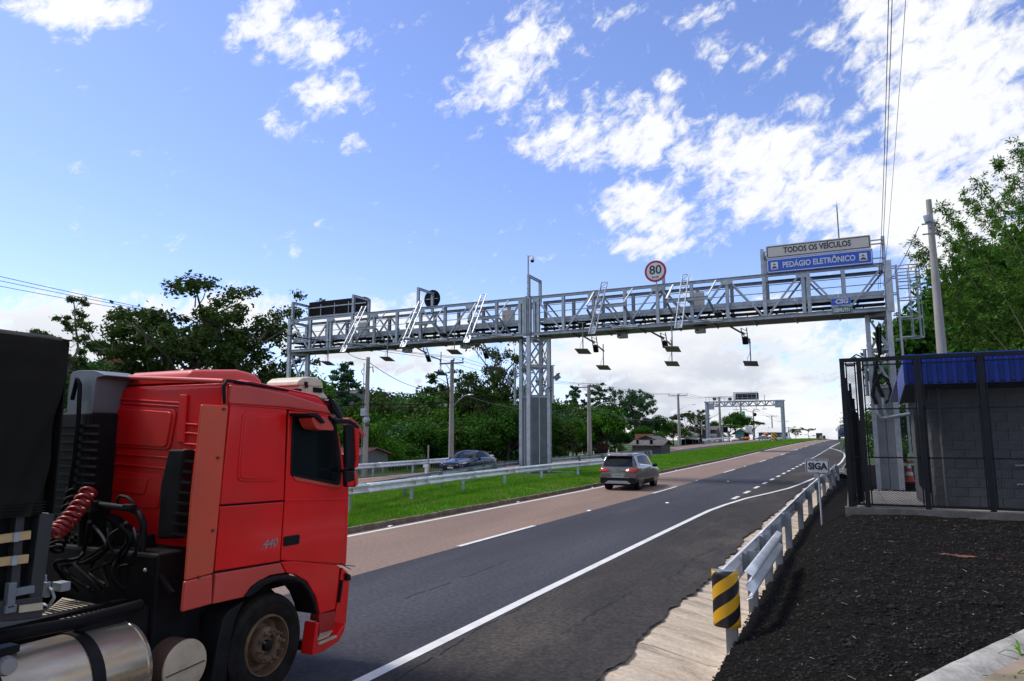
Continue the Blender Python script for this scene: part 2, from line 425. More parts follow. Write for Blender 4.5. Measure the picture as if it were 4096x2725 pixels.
M['gravel'] = mat('dark_gravel', (.05, .045, .04), (.03, .027, .025), .95, 0, 10, bump=.8, bscale=40, bdist=.03)
M['bark'] = mat('bark', (.085, .068, .052), (.05, .04, .03), .9, 0, 5, bump=.4, bscale=20, stretch=(1, 1, .3))
M['barkpale'] = mat('pale_bark', (.20, .17, .13), (.12, .10, .08), .85, 0, 5, stretch=(1, 1, .3))
M['leafA'] = mat('foliage_deep', (.020, .070, .009), (.048, .128, .013), .7, 0, .55, detail=6, lo=.3, hi=.7, transl=.22, spec=.06)
M['leafB'] = mat('foliage_mid', (.034, .112, .009), (.080, .200, .015), .7, 0, .5, detail=6, lo=.3, hi=.7, transl=.22, spec=.06)
M['leafC'] = mat('foliage_olive', (.032, .062, .015), (.070, .112, .024), .7, 0, .5, detail=6, lo=.3, hi=.7, transl=.2, spec=.06)
M['leafD'] = mat('foliage_blue_green', (.038, .095, .040), (.055, .125, .048), .6, 0, .5, detail=6, lo=.3, hi=.7, transl=.2, spec=.06)
M['leafE'] = mat('foliage_fresh', (.085, .20, .018), (.12, .21, .025), .6, 0, .5, detail=6, lo=.3, hi=.7, transl=.25, spec=.06)
M['leafP'] = mat('foliage_purple', (.045, .018, .020), (.07, .03, .028), .6, 0, .9, transl=.2, spec=.06)
M['leafY'] = mat('yellow_blossom', (.50, .36, .02), (.3, .26, .03), .6, 0, .9, transl=.2, spec=.06)
M['bamboo'] = mat('bamboo_leaf', (.024, .085, .007), (.095, .210, .015), .6, 0, .45, detail=6, lo=.3, hi=.7, transl=.3, spec=.25)
M['culm'] = mat('bamboo_culm', (.16, .14, .05), (.10, .10, .04), .5, 0, 4)
M['tile'] = mat('clay_roof_tile', (.24, .075, .065), (.17, .055, .05), .7, 0, 3, dirt=(.08, .05, .045), dscale=3, damt=.5)
M['brickw'] = mat('brick_wall_paint', (.36, .15, .09), (.28, .11, .07), .9, 0, 4)
M['fibro'] = mat('fibre_cement_roof', (.13, .115, .11), (.075, .068, .062), .9, 0, 2, dirt=(.06, .055, .05), dscale=2, damt=.5)
M['woodwall'] = mat('grey_weathered_boards', (.11, .105, .11), (.07, .066, .068), .9, 0, 6, stretch=(4, 4, .3))
M['greywall'] = mat('grey_render', (.20, .195, .19), (.15, .145, .14), .9, 0, 2)
M['teal'] = mat('teal_paint', (.10, .32, .27), (.07, .25, .21), .7, 0, 2)
M['block'] = mat('grey_painted_block', (.125, .129, .137), (.105, .109, .115), .85, 0, 5, bump=.3, bscale=30)
M['mortar'] = mat('mortar', (.092, .095, .10), None, .95)
M['bluemetal'] = mat('blue_corrugated_sheet', (.008, .055, .42), (.006, .042, .33), .4, .1, 2)
M['cable'] = mat('black_cable', (.007, .007, .008), None, .65, spec=.12)
M['twist'] = mat('twisted_conductor', (.09, .08, .078), (.03, .028, .027), .6, 0, 12)
M['suv'] = mat('bronze_grey_paint', (.150, .135, .120), None, .3, .5, coat=.5)
M['navy'] = mat('dark_navy_paint', (.004, .008, .028), None, .2, 0, coat=.5, spec=.35)
M['chrome'] = mat('chrome', (.75, .76, .78), None, .15, 1.0)
M['silver'] = mat('silver_plastic', (.32, .32, .33), None, .4, .5)
M['lampred'] = mat('red_lens', (.45, .008, .012), None, .15, 0, coat=.5)
M['lampw'] = mat('clear_lens', (.65, .58, .48), None, .12, .3, coat=.6)
M['plate'] = mat('number_plate', (.42, .46, .50), None, .5)
M['amber'] = mat('amber_reflector', (.75, .36, .02), None, .35)
M['gold'] = mat('gold_badge', (.65, .42, .10), None, .25, .8)
M['bluet'] = mat('mixer_blue', (.02, .07, .28), (.015, .05, .2), .4, 0, 2)
M['mixgrey'] = mat('cement_grey', (.30, .28, .25), (.2, .19, .17), .8, 0, 1.5)
M['skin'] = mat('skin', (.32, .17, .11), None, .6)
M['cloth_k'] = mat('black_cloth', (.012, .012, .014), None, .9)
M['orange_s'] = mat('orange_plastic', (.62, .17, .02), (.45, .10, .02), .5, 0, 4)
M['green_s'] = mat('sea_green_paint', (.16, .36, .26), None, .6)
# ------------------------------------------------------------------ lie of the land
_yk = [-400, 0, 20, 30, 47, 63.6, 80.2, 96.8, 113.4, 130, 146.6, 190, 240, 300, 380, 500, 900]
_ck = [0, 0, 0, .17, .6, .98, 1.31, 1.66, 1.97, 2.28, 2.64, 3.7, 5.2, 7.6, 11, 18, 50]
_zk = [-.02, 0, 0, .03, .25, .45, .71, 1.0, 1.25, 1.46, 1.67, 2.10, 2.22, 1.9, .8, -2, -10]
_ys = np.arange(-400, 900.5, .5)
def _smooth(v, n):
    k = np.hanning(n); k /= k.sum(); p = np.pad(v, n, mode='edge'); return np.convolve(p, k, 'same')[n:-n]
_cs = _smooth(np.interp(_ys, _yk, _ck), 41); _zs = _smooth(np.interp(_ys, _yk, _zk), 41)
def cx(y): return np.interp(y, _ys, _cs)
def zr(y): return np.interp(y, _ys, _zs)
def sst(a, b, x): t = np.clip((x - a) / (b - a), 0, 1); return t * t * (3 - 2 * t)
def vnoise(x, y, s, seed=0):
    x = np.asarray(x, float) / s; y = np.asarray(y, float) / s
    xi = np.floor(x); yi = np.floor(y); fx = x - xi; fy = y - yi
    def h(a, b): v = np.sin(a * 127.1 + b * 311.7 + seed * 74.7) * 43758.5453; return v - np.floor(v)
    fx = fx * fx * (3 - 2 * fx); fy = fy * fy * (3 - 2 * fy)
    return (h(xi, yi) * (1 - fx) + h(xi + 1, yi) * fx) * (1 - fy) + (h(xi, yi + 1) * (1 - fx) + h(xi + 1, yi + 1) * fx) * fy - .5
PAVE_Y0 = 16.5
def zpave(y): return .94 - .0465 * (np.asarray(y) - PAVE_Y0)
def T(x, y):
    """height of the ground sheet"""
    x = np.asarray(x, float); y = np.asarray(y, float)
    u = x - cx(y); z = zr(y)
    base = z - .12 + 0 * x
    # left side: valley with houses, then a wooded hill
    dl = -u - 26.0
    near = sst(150, 95, y)
    fall = -3.2 * sst(0, 11, dl) * near - .5 * sst(0, 10, dl) * (1 - near)
    hill = 17 * sst(30, 150, dl) * sst(190, 40, y) + 4 * sst(20, 120, dl) * sst(260, 120, y)
    left = z + .05 + fall + hill + vnoise(x, y, 30, 1) * 2.0 * sst(15, 60, dl)
    base = np.where(dl > 0, left * sst(0, 1.5, dl) + base * (1 - sst(0, 1.5, dl)), base)
    # right side: soil bank up to the yard, grassy slope further on
    plat = np.where(y < PAVE_Y0, .80 - .02 * np.clip(PAVE_Y0 - y, 0, 12), zpave(y) - .1)
    plat = np.maximum(plat, z - .1)
    plat = plat + 3.5 * sst(5, 26, u) * sst(20, 40, y) + .5 * sst(44, 60, y) * sst(3, 10, u)
    bank = (z + .095) + (plat - z - .095) * sst(-1.45, .10, u)
    base = np.where(u > -1.3, bank, base)
    far = sst(330, 700, np.hypot(x, y))
    return base * (1 - far) + far * (-6.0)
def hit(px, py, dz=0.0, ymax=500):
    d = ray(px, py)
    for Y in np.arange(3, ymax, .2):
        P = _O + d * (Y / d[1])
        if P[2] < zr(Y) + dz: return Vector(P)
    return Vector(P)

def onray(px, u):
    """where the picture column px meets the road offset u"""
    best = None
    for Y in np.arange(15, 480, .25):
        P = ray(px, 1757); X = P[0] / P[1] * Y; e = abs(X - (u + float(cx(Y))))
        if best is None or e < best[0]: best = (e, X, Y)
    X, Y = best[1], best[2]; return Vector((X, Y, float(T(X, Y)) if u < -26.6 else float(zr(Y)) + .1))

def struct(name, o_or_mesh, parent=None, kind='structure'):
    o = link(name, o_or_mesh, parent); o['kind'] = kind
    return o

def yline(a, b):
    ys = []; y = a
    while y < b:
        ys.append(y); y += .5 if y < 60 else 1.0 if y < 140 else 2.5 if y < 320 else 8
    ys.append(b); return np.array(ys)
def strip(name, mats, ua, ub, y0, y1, dza, dzb=None, n=2, kind='structure', mi=0, parent=None, prof=None, fine=0):
    """a sheet in road coordinates, between offsets ua and ub (numbers or functions of y)"""
    ys = yline(y0, y1)
    if fine: ys = np.unique(np.concatenate([ys, np.arange(4, 26, .035), np.arange(26, 48, .12)]))
    dzb = dza if dzb is None else dzb
    fa = ua if callable(ua) else (lambda y: ua + 0 * y); fb = ub if callable(ub) else (lambda y: ub + 0 * y)
    t = np.linspace(0, 1, n)[None, :]
    U = fa(ys)[:, None] * (1 - t) + fb(ys)[:, None] * t
    X = U + cx(ys)[:, None]; Z = zr(ys)[:, None] + dza * (1 - t) + dzb * t
    if prof is not None: Z = Z + prof(t, ys[:, None])
    V = np.stack([X, np.repeat(ys[:, None], n, 1), Z], -1).reshape(-1, 3)
    i = np.arange(len(ys) - 1)[:, None] * n + np.arange(n - 1)[None, :]
    Fq = np.stack([i, i + 1, i + n + 1, i + n], -1).reshape(-1, 4)
    o = link(name, arr_mesh(name, V, Fq, mats, smooth=True), parent)
    if kind: o['kind'] = kind
    return o

# ground sheet out to the horizon
def axis(segs):
    a = []
    for (p, q, s) in segs: a.extend(np.arange(p, q, s))
    a.append(segs[-1][1]); return np.array(a)
gx_ = axis([(-3000, -600, 300), (-600, -180, 30), (-180, -50, 5), (-50, -24, 1.0), (-24, -3, 3), (-3, 1.2, .15), (1.2, 12, .9), (12, 60, 4), (60, 300, 20), (300, 3000, 300)])
gy_ = axis([(-600, -60, 60), (-60, 0, 6), (0, 60, .8), (60, 160, 3), (160, 330, 6), (330, 800, 30), (800, 4000, 400)])
GX, GY = np.meshgrid(gx_, gy_)
GZ = T(GX, GY)
# keep the sheet just below the built soil bank in front
nx_ = len(gx_)
ii = np.arange(len(gy_) - 1)[:, None] * nx_ + np.arange(nx_ - 1)[None, :]
GZ = GZ - .36 * sst(-3.1, -2.7, GX - cx(GY)) * sst(-1.0, -1.12, GX - cx(GY)) * (GY < 62)
GZ = GZ - np.where((GX - cx(GY) > -1.4) & (GY < 62) & (GX < 12), .05, 0)
ground = struct('ground', arr_mesh('ground', np.stack([GX, GY, GZ], -1).reshape(-1, 3), np.stack([ii, ii + 1, ii + nx_ + 1, ii + nx_], -1).reshape(-1, 4), M['terr'], smooth=True))

# carriageways: the near one (dark lane and pink lane), the far one beyond the median
Y0R, Y1R = -40, 420
def right_edge(y):      # ragged outer edge of the shoulder, widening where the exit lane runs
    y = np.asarray(y, float)
    w = -2.42 + 1.35 * sst(40, 62, y) * sst(112, 96, y)
    return w + (vnoise(y, 0 * y, .12, 8) * .05 + vnoise(y, 0 * y, .35, 3) * .09 + vnoise(y, 0 * y, 1.7, 4) * .20) * sst(60, 30, y)
strip('shoulder', M['should'], -4.36, right_edge, Y0R, Y1R, 0.0, -.022, n=5, fine=1)
# hairline cracks in the shoulder
rc = random.Random(12); ck0 = MB()
for (u0, ya, yb_) in ((-4.18, 6, 16), (-4.15, 16, 30), (-3.3, 8, 11), (-2.9, 12, 17), (-3.6, 18, 24), (-6.1, 9, 13)):
    y = ya; u = u0
    while y < yb_:
        u2 = u + rc.uniform(-.035, .035); y2 = y + rc.uniform(.08, .25)
        if rc.random() < .8: ck0.add([(u - .006 + cx(y), y, .004 + zr(y)), (u + .006 + cx(y), y, .004 + zr(y)), (u2 + .006 + cx(y2), y2, .004 + zr(y2)), (u2 - .006 + cx(y2), y2, .004 + zr(y2))], [(0, 1, 2, 3)])
        u, y = u2, y2
ck0.build('shoulder_cracks', M['plast'])['kind'] = 'structure'
strip('road', M['asph'], -7.92, -4.36, Y0R, Y1R, 0.0, n=5)
strip('road', M['pink'], -11.5, -7.92, Y0R, Y1R, 0.0, n=5)
strip('far_road', M['asph'], -21.3, -18.7, Y0R, Y1R, 0.12, n=3)
strip('far_road', M['pink'], -24.95, -21.3, Y0R, Y1R, 0.12, n=3)
strip('far_shoulder', M['should'], -26.6, -24.95, Y0R, Y1R, 0.10, 0.12, n=3)
strip('dark_band', M['asph'], -11.45, -7.95, 88, 92.5, 0.004, n=2)  # darker asphalt band across the pink lane

# painted lines
lines = struct('road_markings', bpy.data.meshes.new('road_markings_root'))
bpy.data.objects.remove(lines)
def solid(name, uc, w, y0, y1, dz=.004): return strip(name, M['paint'], (lambda y: (uc(y) if callable(uc) else uc) - w / 2 + 0 * y), (lambda y: (uc(y) if callable(uc) else uc) + w / 2 + 0 * y), y0, y1, dz, n=2)
_ek = [-60, 10, 24, 26.2, 29.2, 32, 35.2, 38.2, 43.5, 52, 64, 76, 84.7, 92, 99.2, 104.2]
_eu = [-4.46, -4.46, -4.40, -4.28, -4.0, -3.5, -2.98, -2.72, -2.36, -1.95, -1.75, -1.80, -2.07, -2.6, -3.5, -4.3]
edge_u = lambda y: np.interp(y, _ek, _eu)
solid('edge_line_right', edge_u, .15, -40, 104.2, .006)
solid('edge_line_right', (lambda y: np.interp(y, [104, 106, 112, 400], [-4.3, -4.42, -4.42, -4.42])), .16, 104.2, 380, .006)
solid('edge_line_left', -11.18, .15, -40, 380)
solid('far_edge_line', -24.72, .14, -40, 300, .124 + .004)
solid('far_edge_line', -18.95, .14, -40, 300, .124 + .004)
def dash_mesh(name, w, L, y, u, dz):
    a = [(u - w / 2, y), (u + w / 2, y), (u + w / 2, y + L), (u - w / 2, y + L)]
    P = []
    for (uu, yy) in a: P.append((uu + cx(yy), yy, zr(yy) + dz))
    mb = MB(); ym = y + L / 2
    P2 = [P[0], P[1], (u + w / 2 + cx(ym), ym, zr(ym) + dz), P[2], P[3], (u - w / 2 + cx(ym), ym, zr(ym) + dz)]
    mb.add(P2, [(0, 1, 2, 5), (5, 2, 3, 4)]); return mb.mesh(name, M['paint'])
road_dark = bpy.data.objects['road']
lane_root = thing('lane_lines', None, None); lane_root['kind'] = 'structure'
for k in range(-1, 22):
    y = 13.75 + 16.25 * k
    link('lane_dash', dash_mesh('lane_dash', .13, 4.1, y, -7.93, .010), lane_root)
for k in range(0, 26):
    y = 28.6 + 2.9 * k
    link('exit_dash', dash_mesh('exit_dash', .17, 1.35, y, -4.40, .010), lane_root)
for k in range(0, 14):
    y = 10 + 16.25 * k
    link('far_lane_dash', dash_mesh('far_lane_dash', .13, 4.1, y, -21.9, .130), lane_root)
# raised pavement studs
st = MB(); st.prism([(-.06, -.05, 0), (.06, -.05, 0), (.05, 0, .022), (-.05, 0, .022)], (0, .10, 0)); stm = st.mesh('road_stud', M['conew'])
for (u, ys_) in ((-7.93, [22.2 + 16.25 * k for k in range(6)]), (-11.40, [16, 24, 32, 40, 48, 56, 72]), (-6.3, [26.0, 38.5]), (-9.9, [31.5])):
    for y in ys_:
        o = link('road_stud', stm, lane_root); o.location = (u + cx(y), y, zr(y) + .006)

# median: kerb stones, turf, bare patch under the toll column
strip('median', M['grassg'], -18.85, -11.62, Y0R, Y1R, .13, n=11, prof=lambda t, y: .16 * np.sin(np.pi * t) + .03 * vnoise(t * 7, y, .8, 9))
kerb_root = thing('median_kerb', None, None); kerb_root['kind'] = 'structure'
rk = random.Random(5); ks = []
for v in range(5):
    mb = MB(); w, h, L = .16, .17, .96
    mb.box((0, L / 2, h / 2 - .03), (w, L - .03, h)); me = mb.mesh('kerb_stone', M['kerb']); ks.append(me)
    bm = bmesh.new(); bm.from_mesh(me); bmesh.ops.subdivide_edges(bm, edges=bm.edges[:], cuts=2, use_grid_fill=True)
    for q in bm.verts: q.co += Vector((rk.uniform(-1, 1), rk.uniform(-1, 1), rk.uniform(-1, 1))) * .010
    bm.to_mesh(me); bm.free()
y = 11.0
while y < 118:
    o = link('kerb_stone', ks[rk.randrange(5)], kerb_root); o.location = (-11.56 + cx(y) + rk.uniform(-.012, .012), y, zr(y) + rk.uniform(-.012, .01))
    o.rotation_euler = (math.atan((zr(y + 1) - zr(y))), rk.uniform(-.02, .02), -math.atan(cx(y + 1) - cx(y))); y += .96
mbk = strip('kerb_far', M['kerb'], -11.64, -11.48, 118, 380, .11, n=2)
mbk = strip('kerb_far', M['kerb'], -18.9, -18.75, -40, 380, .16, n=2)

# gutter beside the shoulder: tilted concrete slabs, a flat invert and a low kerb lip
gut = thing('drain_gutter', None, None); gut['kind'] = 'structure'
rg_ = random.Random(3)
def gutter_slab(y0, y1):
    ys = np.linspace(y0 + .008, y1 - .008, 7); cols = [(-2.68, -.09), (-2.40, -.050), (-2.25, -.07), (-1.95, -.13), (-1.62, -.20), (-1.47, -.215), (-1.40, -.12), (-1.34, .05), (-1.24, .09), (-1.10, .06)]
    rows = []
    for yy in ys:
        rows.append([(u + cx(yy) + rg_.uniform(-.01, .01), yy, zr(yy) + dz + .028 * vnoise(u * 3, yy, .5, 6) + rg_.uniform(-.004, .004)) for (u, dz) in cols])
    mb = MB(); mb.grid(rows)
    return mb.mesh('gutter_slab', M['gutter'], smooth=60)
y = -6.0
while y < 58:
    L = 2.9
    link('gutter_slab', gutter_slab(y, y + L), gut); y += L

# dark millings bank between gutter and yard
def bankz(X, Y):
    z = T(X, Y)
    u = X - cx(Y)
    return z + (vnoise(X, Y, .5, 11) * .05 + vnoise(X, Y, .16, 12) * .045 + vnoise(X, Y, 1.4, 13) * .07) * sst(-1.3, -.9, u) + .012
bx_ = np.concatenate([np.arange(-1.32, 1.0, .045), np.arange(1.0, 7.2, .08)])
by_ = np.concatenate([np.arange(-2, 4, .4), np.arange(4, 17, .06), np.arange(17, 62, .25)])
BX, BY = np.meshgrid(bx_, by_)
BXX = BX + cx(BY) + np.where(BX < -1.2, vnoise(BY, BY * 0, .13, 20) * .10, 0)
BZ = bankz(BXX, BY)
n_ = len(bx_); ii = np.arange(len(by_) - 1)[:, None] * n_ + np.arange(n_ - 1)[None, :]
bank = struct('soil_bank', arr_mesh('soil_bank', np.stack([BXX, BY, BZ], -1).reshape(-1, 3), np.stack([ii, ii + 1, ii + n_ + 1, ii + n_], -1).reshape(-1, 4), M['soil'], smooth=True))
# loose clods and pale chips
def clods(name, n, smin, smax, material, label, seed, region, flat=.6):
    g = np.random.default_rng(seed)
    x = g.uniform(region[0], region[1], n); d = g.uniform(0, 1, n) ** 1.5; y = region[2] + (region[3] - region[2]) * d
    x = x + cx(y)
    keep = (x - cx(y)) < (1.05 + 0 * x) + 20
    x, y = x[keep], y[keep]; n = len(x)
    z = bankz(x, y); s = (smin + (smax - smin) * g.uniform(0, 1, n) ** 3)
    base = np.array([(1, 0, 0), (0, 1, 0), (-1, 0, 0), (0, -1, 0), (0, 0, 1), (0, 0, -1)], float)
    fc = np.array([(0, 1, 4), (1, 2, 4), (2, 3, 4), (3, 0, 4), (1, 0, 5), (2, 1, 5), (3, 2, 5), (0, 3, 5)])
    V = base[None] * (1 + g.uniform(-.35, .35, (n, 6, 3))) + g.uniform(-.25, .25, (n, 6, 3))
    a = g.uniform(0, 6.28, n); ca, sa = np.cos(a), np.sin(a)
    X = V[..., 0] * ca[:, None] - V[..., 1] * sa[:, None]; Yv = V[..., 0] * sa[:, None] + V[..., 1] * ca[:, None]
    asp = g.uniform(.5, 1, n)[:, None]
    V = np.stack([X * s[:, None] + x[:, None], Yv * (s[:, None] * asp) + y[:, None], V[..., 2] * (s[:, None] * flat) + z[:, None]], -1)
    Fc = (fc[None] + np.arange(n)[:, None, None] * 6).reshape(-1, 3)
    o = link(name, arr_mesh(name, V.reshape(-1, 3), Fc, material)); o['kind'] = 'stuff'; o['label'] = label; o['category'] = 'rubble'
    return o
clods('soil_clods', 42000, .006, .032, M['soilrock'], 'loose dark asphalt clods strewn over the black bank', 1, (-1.15, 4.6, 5.5, 16.4))
clods('edge_clods', 3500, .006, .026, M['soilrock'], 'dark crumbs spilling over the gutter lip', 4, (-1.36, -1.1, 5.5, 26))
clods('pale_chips', 420, .004, .016, M['chip'], 'pale chips and straw bits on the black bank', 2, (-1.1, 4.6, 6, 16.4), .4)
g_ = np.random.default_rng(8)
st = MB()
for i in range(110):
    x = g_.uniform(-1, 4.2); y = 6 + 10 * g_.uniform() ** 1.3; x += float(cx(y)); z = float(bankz(np.array([x]), np.array([y]))[0]) + .012
    a = g_.uniform(0, 3.14); L = g_.uniform(.01, .09) ; st.bar((x, y, z), (x + math.cos(a) * L, y + math.sin(a) * L, z + g_.uniform(-.004, .016)), .004, .003)
o = st.build('straw', M['chip']); tagp(o, 'straw stalks scattered over the black bank', 'straw', kind='stuff')
# patch of red earth
def patch(name, c, r, material, n=18, squash=.4, seed=1):
    rr = random.Random(seed); rows = []
    for k in range(4):
        q = k / 3
        rows.append([(c[0] + math.cos(t) * r * q * j, c[1] + math.sin(t) * r * squash * q * j, float(bankz(np.array([c[0] + math.cos(t) * r * q * j]), np.array([c[1] + math.sin(t) * r * squash * q * j]))[0]) + .014 + .012 * (1 - q)) for t, j in [(2 * math.pi * i / n, 1 + .35 * math.sin(3.1 * i + seed)) for i in range(n + 1)]])
    for row in rows: row[-1] = row[0]
    mb = MB(); mb.grid(rows, flip=False); o = mb.build(name, material, smooth=60); o['kind'] = 'structure'; return o
pp = atZ(*z6(2020, 458), .72); patch('red_earth_patch', pp, .15, M['reddirt'], seed=1, squash=.6)
pp = atZ(*z6(1930, 452), .72); patch('red_earth_patch', pp, .09, M['reddirt'], seed=3, squash=.5)
clods('large_clods', 700, .03, .07, M['soilrock'], 'larger dark lumps lying on the black bank', 9, (-1.0, 4.6, 5.5, 16.3), .35)
clods('red_crumbs', 260, .006, .022, M['reddirt'], 'reddish earth crumbs on the black bank', 10, (1.6, 3.3, 10.6, 12.2), .5)

# cracked concrete ditch lining in the near right corner
A0, A1 = atZ(3640, 2725, .80), atZ(4096, 2512, .80); B0_ = atZ(4030, 2688, .73); dL = (A1 - A0).normalized(); wv = (B0_ - A0) - dL * (B0_ - A0).dot(dL); wv.z = 0; wv *= 1.22
vg = MB(); vA, vB = A0 - dL * 6 + wv * .97, A0 + dL * 12 + wv * .97; vg.add([(q.x, q.y, .805) for q in (vA, vB, vB + wv * 4, vA + wv * 4)], [(3, 2, 1, 0)]); vg.build('verge_slab', mat('sandy_verge', (.27, .20, .145), (.19, .14, .10), .95, 0, 3, dirt=(.08, .10, .03), dscale=3, damt=.5, bump=.4))['kind'] = 'structure'
rows = []
for k in range(19):
    A = A0 + dL * (k - 6.0) * 1.0; B = A + wv; B.z = .73
    rows.append([A + Vector((0, 0, -.02))] + [A.lerp(B, t) + Vector((0, 0, .035 * math.sin(math.pi * min(1, t * 1.2)) + rg_.uniform(-.006, .006))) for t in (.06, .2, .4, .6, .8, .94)] + [B + Vector((0, 0, -.05))])
def refine(rows, k=5):
    R_ = []
    for i in range(len(rows) - 1):
        for j in range(k): R_.append([rows[i][c].lerp(rows[i + 1][c], j / k) + Vector((0, 0, rg_.uniform(-.004, .004))) for c in range(len(rows[0]))])
    R_.append(rows[-1]); return R_
mb = MB(); mb.grid(refine([[Vector(v) for v in r] for r in rows])); ch = mb.build('ditch_lining', M['concrete'], smooth=60); ch['kind'] = 'structure'
# crack, as a thin dark groove
ck = MB(); cp = [z_ for z_ in [(3885, 2617), (3897, 2640), (3912, 2655), (3928, 2668), (3942, 2690), (3960, 2706), (3972, 2722)]]
P = [atZ(x, y, .805) + Vector((0, 0, .0)) for (x, y) in cp]
for i in range(len(P) - 1): ck.bar(P[i], P[i + 1], .006, .002)
# ------------------------------------------------------------------ grass blades on the median and verge
def blades(name, label, n, fn, h0, h1, seed, material='blade', wid=.012, kind='stuff'):
    g = np.random.default_rng(seed); x, y, z = fn(g, n); n = len(x)
    h = g.uniform(h0, h1, n) * (.75 + .6 * (vnoise(x, y, 1.1, 5) + .5)); a = g.uniform(0, 6.28, n); w = wid * g.uniform(.7, 1.4, n)
    lx = g.normal(0, .35, n) * h; ly = g.normal(0, .35, n) * h
    A = np.stack([x - np.cos(a) * w, y - np.sin(a) * w, z - .02], -1); B = np.stack([x + np.cos(a) * w, y + np.sin(a) * w, z - .02], -1)
    C = np.stack([x + lx, y + ly, z + h], -1)
    V = np.stack([A, B, C], 1).reshape(-1, 3); Fc = np.arange(n * 3).reshape(-1, 3)
    o = link(name, arr_mesh(name, V, Fc, M[material])); tagp(o, label, 'grass', kind=kind); return o
def med(g, n):
    y = 13 + 75 * g.uniform(0, 1, n) ** 1.9; t = g.uniform(0.0, 1, n); u = -18.8 + 7.25 * t
    x = u + cx(y); bare = (np.hypot((x + 16.4) / 2.4, (y - 37.6) / 2.2) < 1)
    k = ~bare; x, y, t = x[k], y[k], t[k]
    return x, y, zr(y) + .13 + .16 * np.sin(np.pi * t)
blades('median_grass', 'bright green mown grass of the median strip', 170000, med, .05, .13, 1, wid=.014)
def med2(g, n):
    y = 70 + 170 * g.uniform(0, 1, n) ** 1.3; t = g.uniform(0, 1, n); return -18.8 + 7.25 * t + cx(y), y, zr(y) + .13 + .16 * np.sin(np.pi * t)
blades('median_grass', 'far green grass of the median towards the crest', 60000, med2, .08, .16, 3, wid=.035)
def verge(g, n):
    y = 26 + 16 * g.uniform(0, 1, n); u = g.uniform(-27.8, -26.0, n); x = u + cx(y); return x, y, T(x, y)
blades('verge_grass', 'grass tufts on the far roadside by the utility pole', 9000, verge, .08, .3, 2, wid=.02)
# bare ground round the middle column
rows = []
for k in range(4):
    q = k / 3
    rows.append([(-16.4 + math.cos(t) * 2.6 * q * (1 + .12 * math.sin(3 * t)), 37.7 + math.sin(t) * 2.4 * q, float(zr(37.7)) + .29 + .05 * (1 - q) - .05 * q) for t in np.linspace(0, 2 * math.pi, 25)])
mb = MB(); mb.grid(rows, flip=True); o = mb.build('bare_ground', M['gravel'], smooth=60); o['kind'] = 'structure'
# weeds at the near right corner
def sprig(loc, s, seed):
    r_ = random.Random(seed); mb = MB()
    for i in range(7):
        a = r_.uniform(0, 6.28); L = s * r_.uniform(.7, 1.3); up = r_.uniform(.5, 1.1); w = s * .055
        pts = [Vector(loc) + Vector((math.cos(a) * L * t, math.sin(a) * L * t, L * (up * t - .75 * t * t))) for t in (0, .3, .6, 1)]
        sd_ = Vector((-math.sin(a), math.cos(a), 0))
        rows = [[p - sd_ * w * k, p + Vector((0, 0, -.004)), p + sd_ * w * k] for p, k in zip(pts, (.5, 1, .8, .05))]
        mb.grid(rows)
    return mb
for i, (px, py, s, lab) in enumerate([(4085, 2622, .16, 'long bent grass blades leaning over the concrete lining'), (4060, 2715, .12, 'low weed tuft in the near right corner'), (3985, 2722, .08, 'small weed at the foot of the concrete lining')]):
    o = sprig(atZ(px, py, .78), s, i).build('weed', M['leafE'], smooth=60); tagp(o, lab, 'weed')

# ------------------------------------------------------------------ trees
def fr_(g): v = g.normal(size=3); return v / np.linalg.norm(v)
def leaf_cloud(g, centres, radii, n, size, flat=1.0, out=.6):
    centres = np.asarray(centres, float); radii = np.asarray(radii, float)
    w = radii ** 2; idx = g.choice(len(centres), n, p=w / w.sum())
    d = g.normal(size=(n, 3)); d /= np.linalg.norm(d, axis=1)[:, None]
    rr = radii[idx] * (g.uniform(0, 1, n) ** .45) * (1 + .25 * g.normal(size=n))
    p = centres[idx] + d * rr[:, None] * np.array([1, 1, flat])
    nr = d * out + g.normal(size=(n, 3)) * .6 + np.array([0, 0, .25]); nr /= np.linalg.norm(nr, axis=1)[:, None]
    t = np.cross(nr, g.normal(size=(n, 3))); t /= np.linalg.norm(t, axis=1)[:, None]; b = np.cross(nr, t)
    s = size * g.uniform(.55, 1.35, n)[:, None]
    V = np.stack([p - t * s, p - b * s * .55, p + t * s, p + b * s * .55], 1)
    return V
TREES = {}
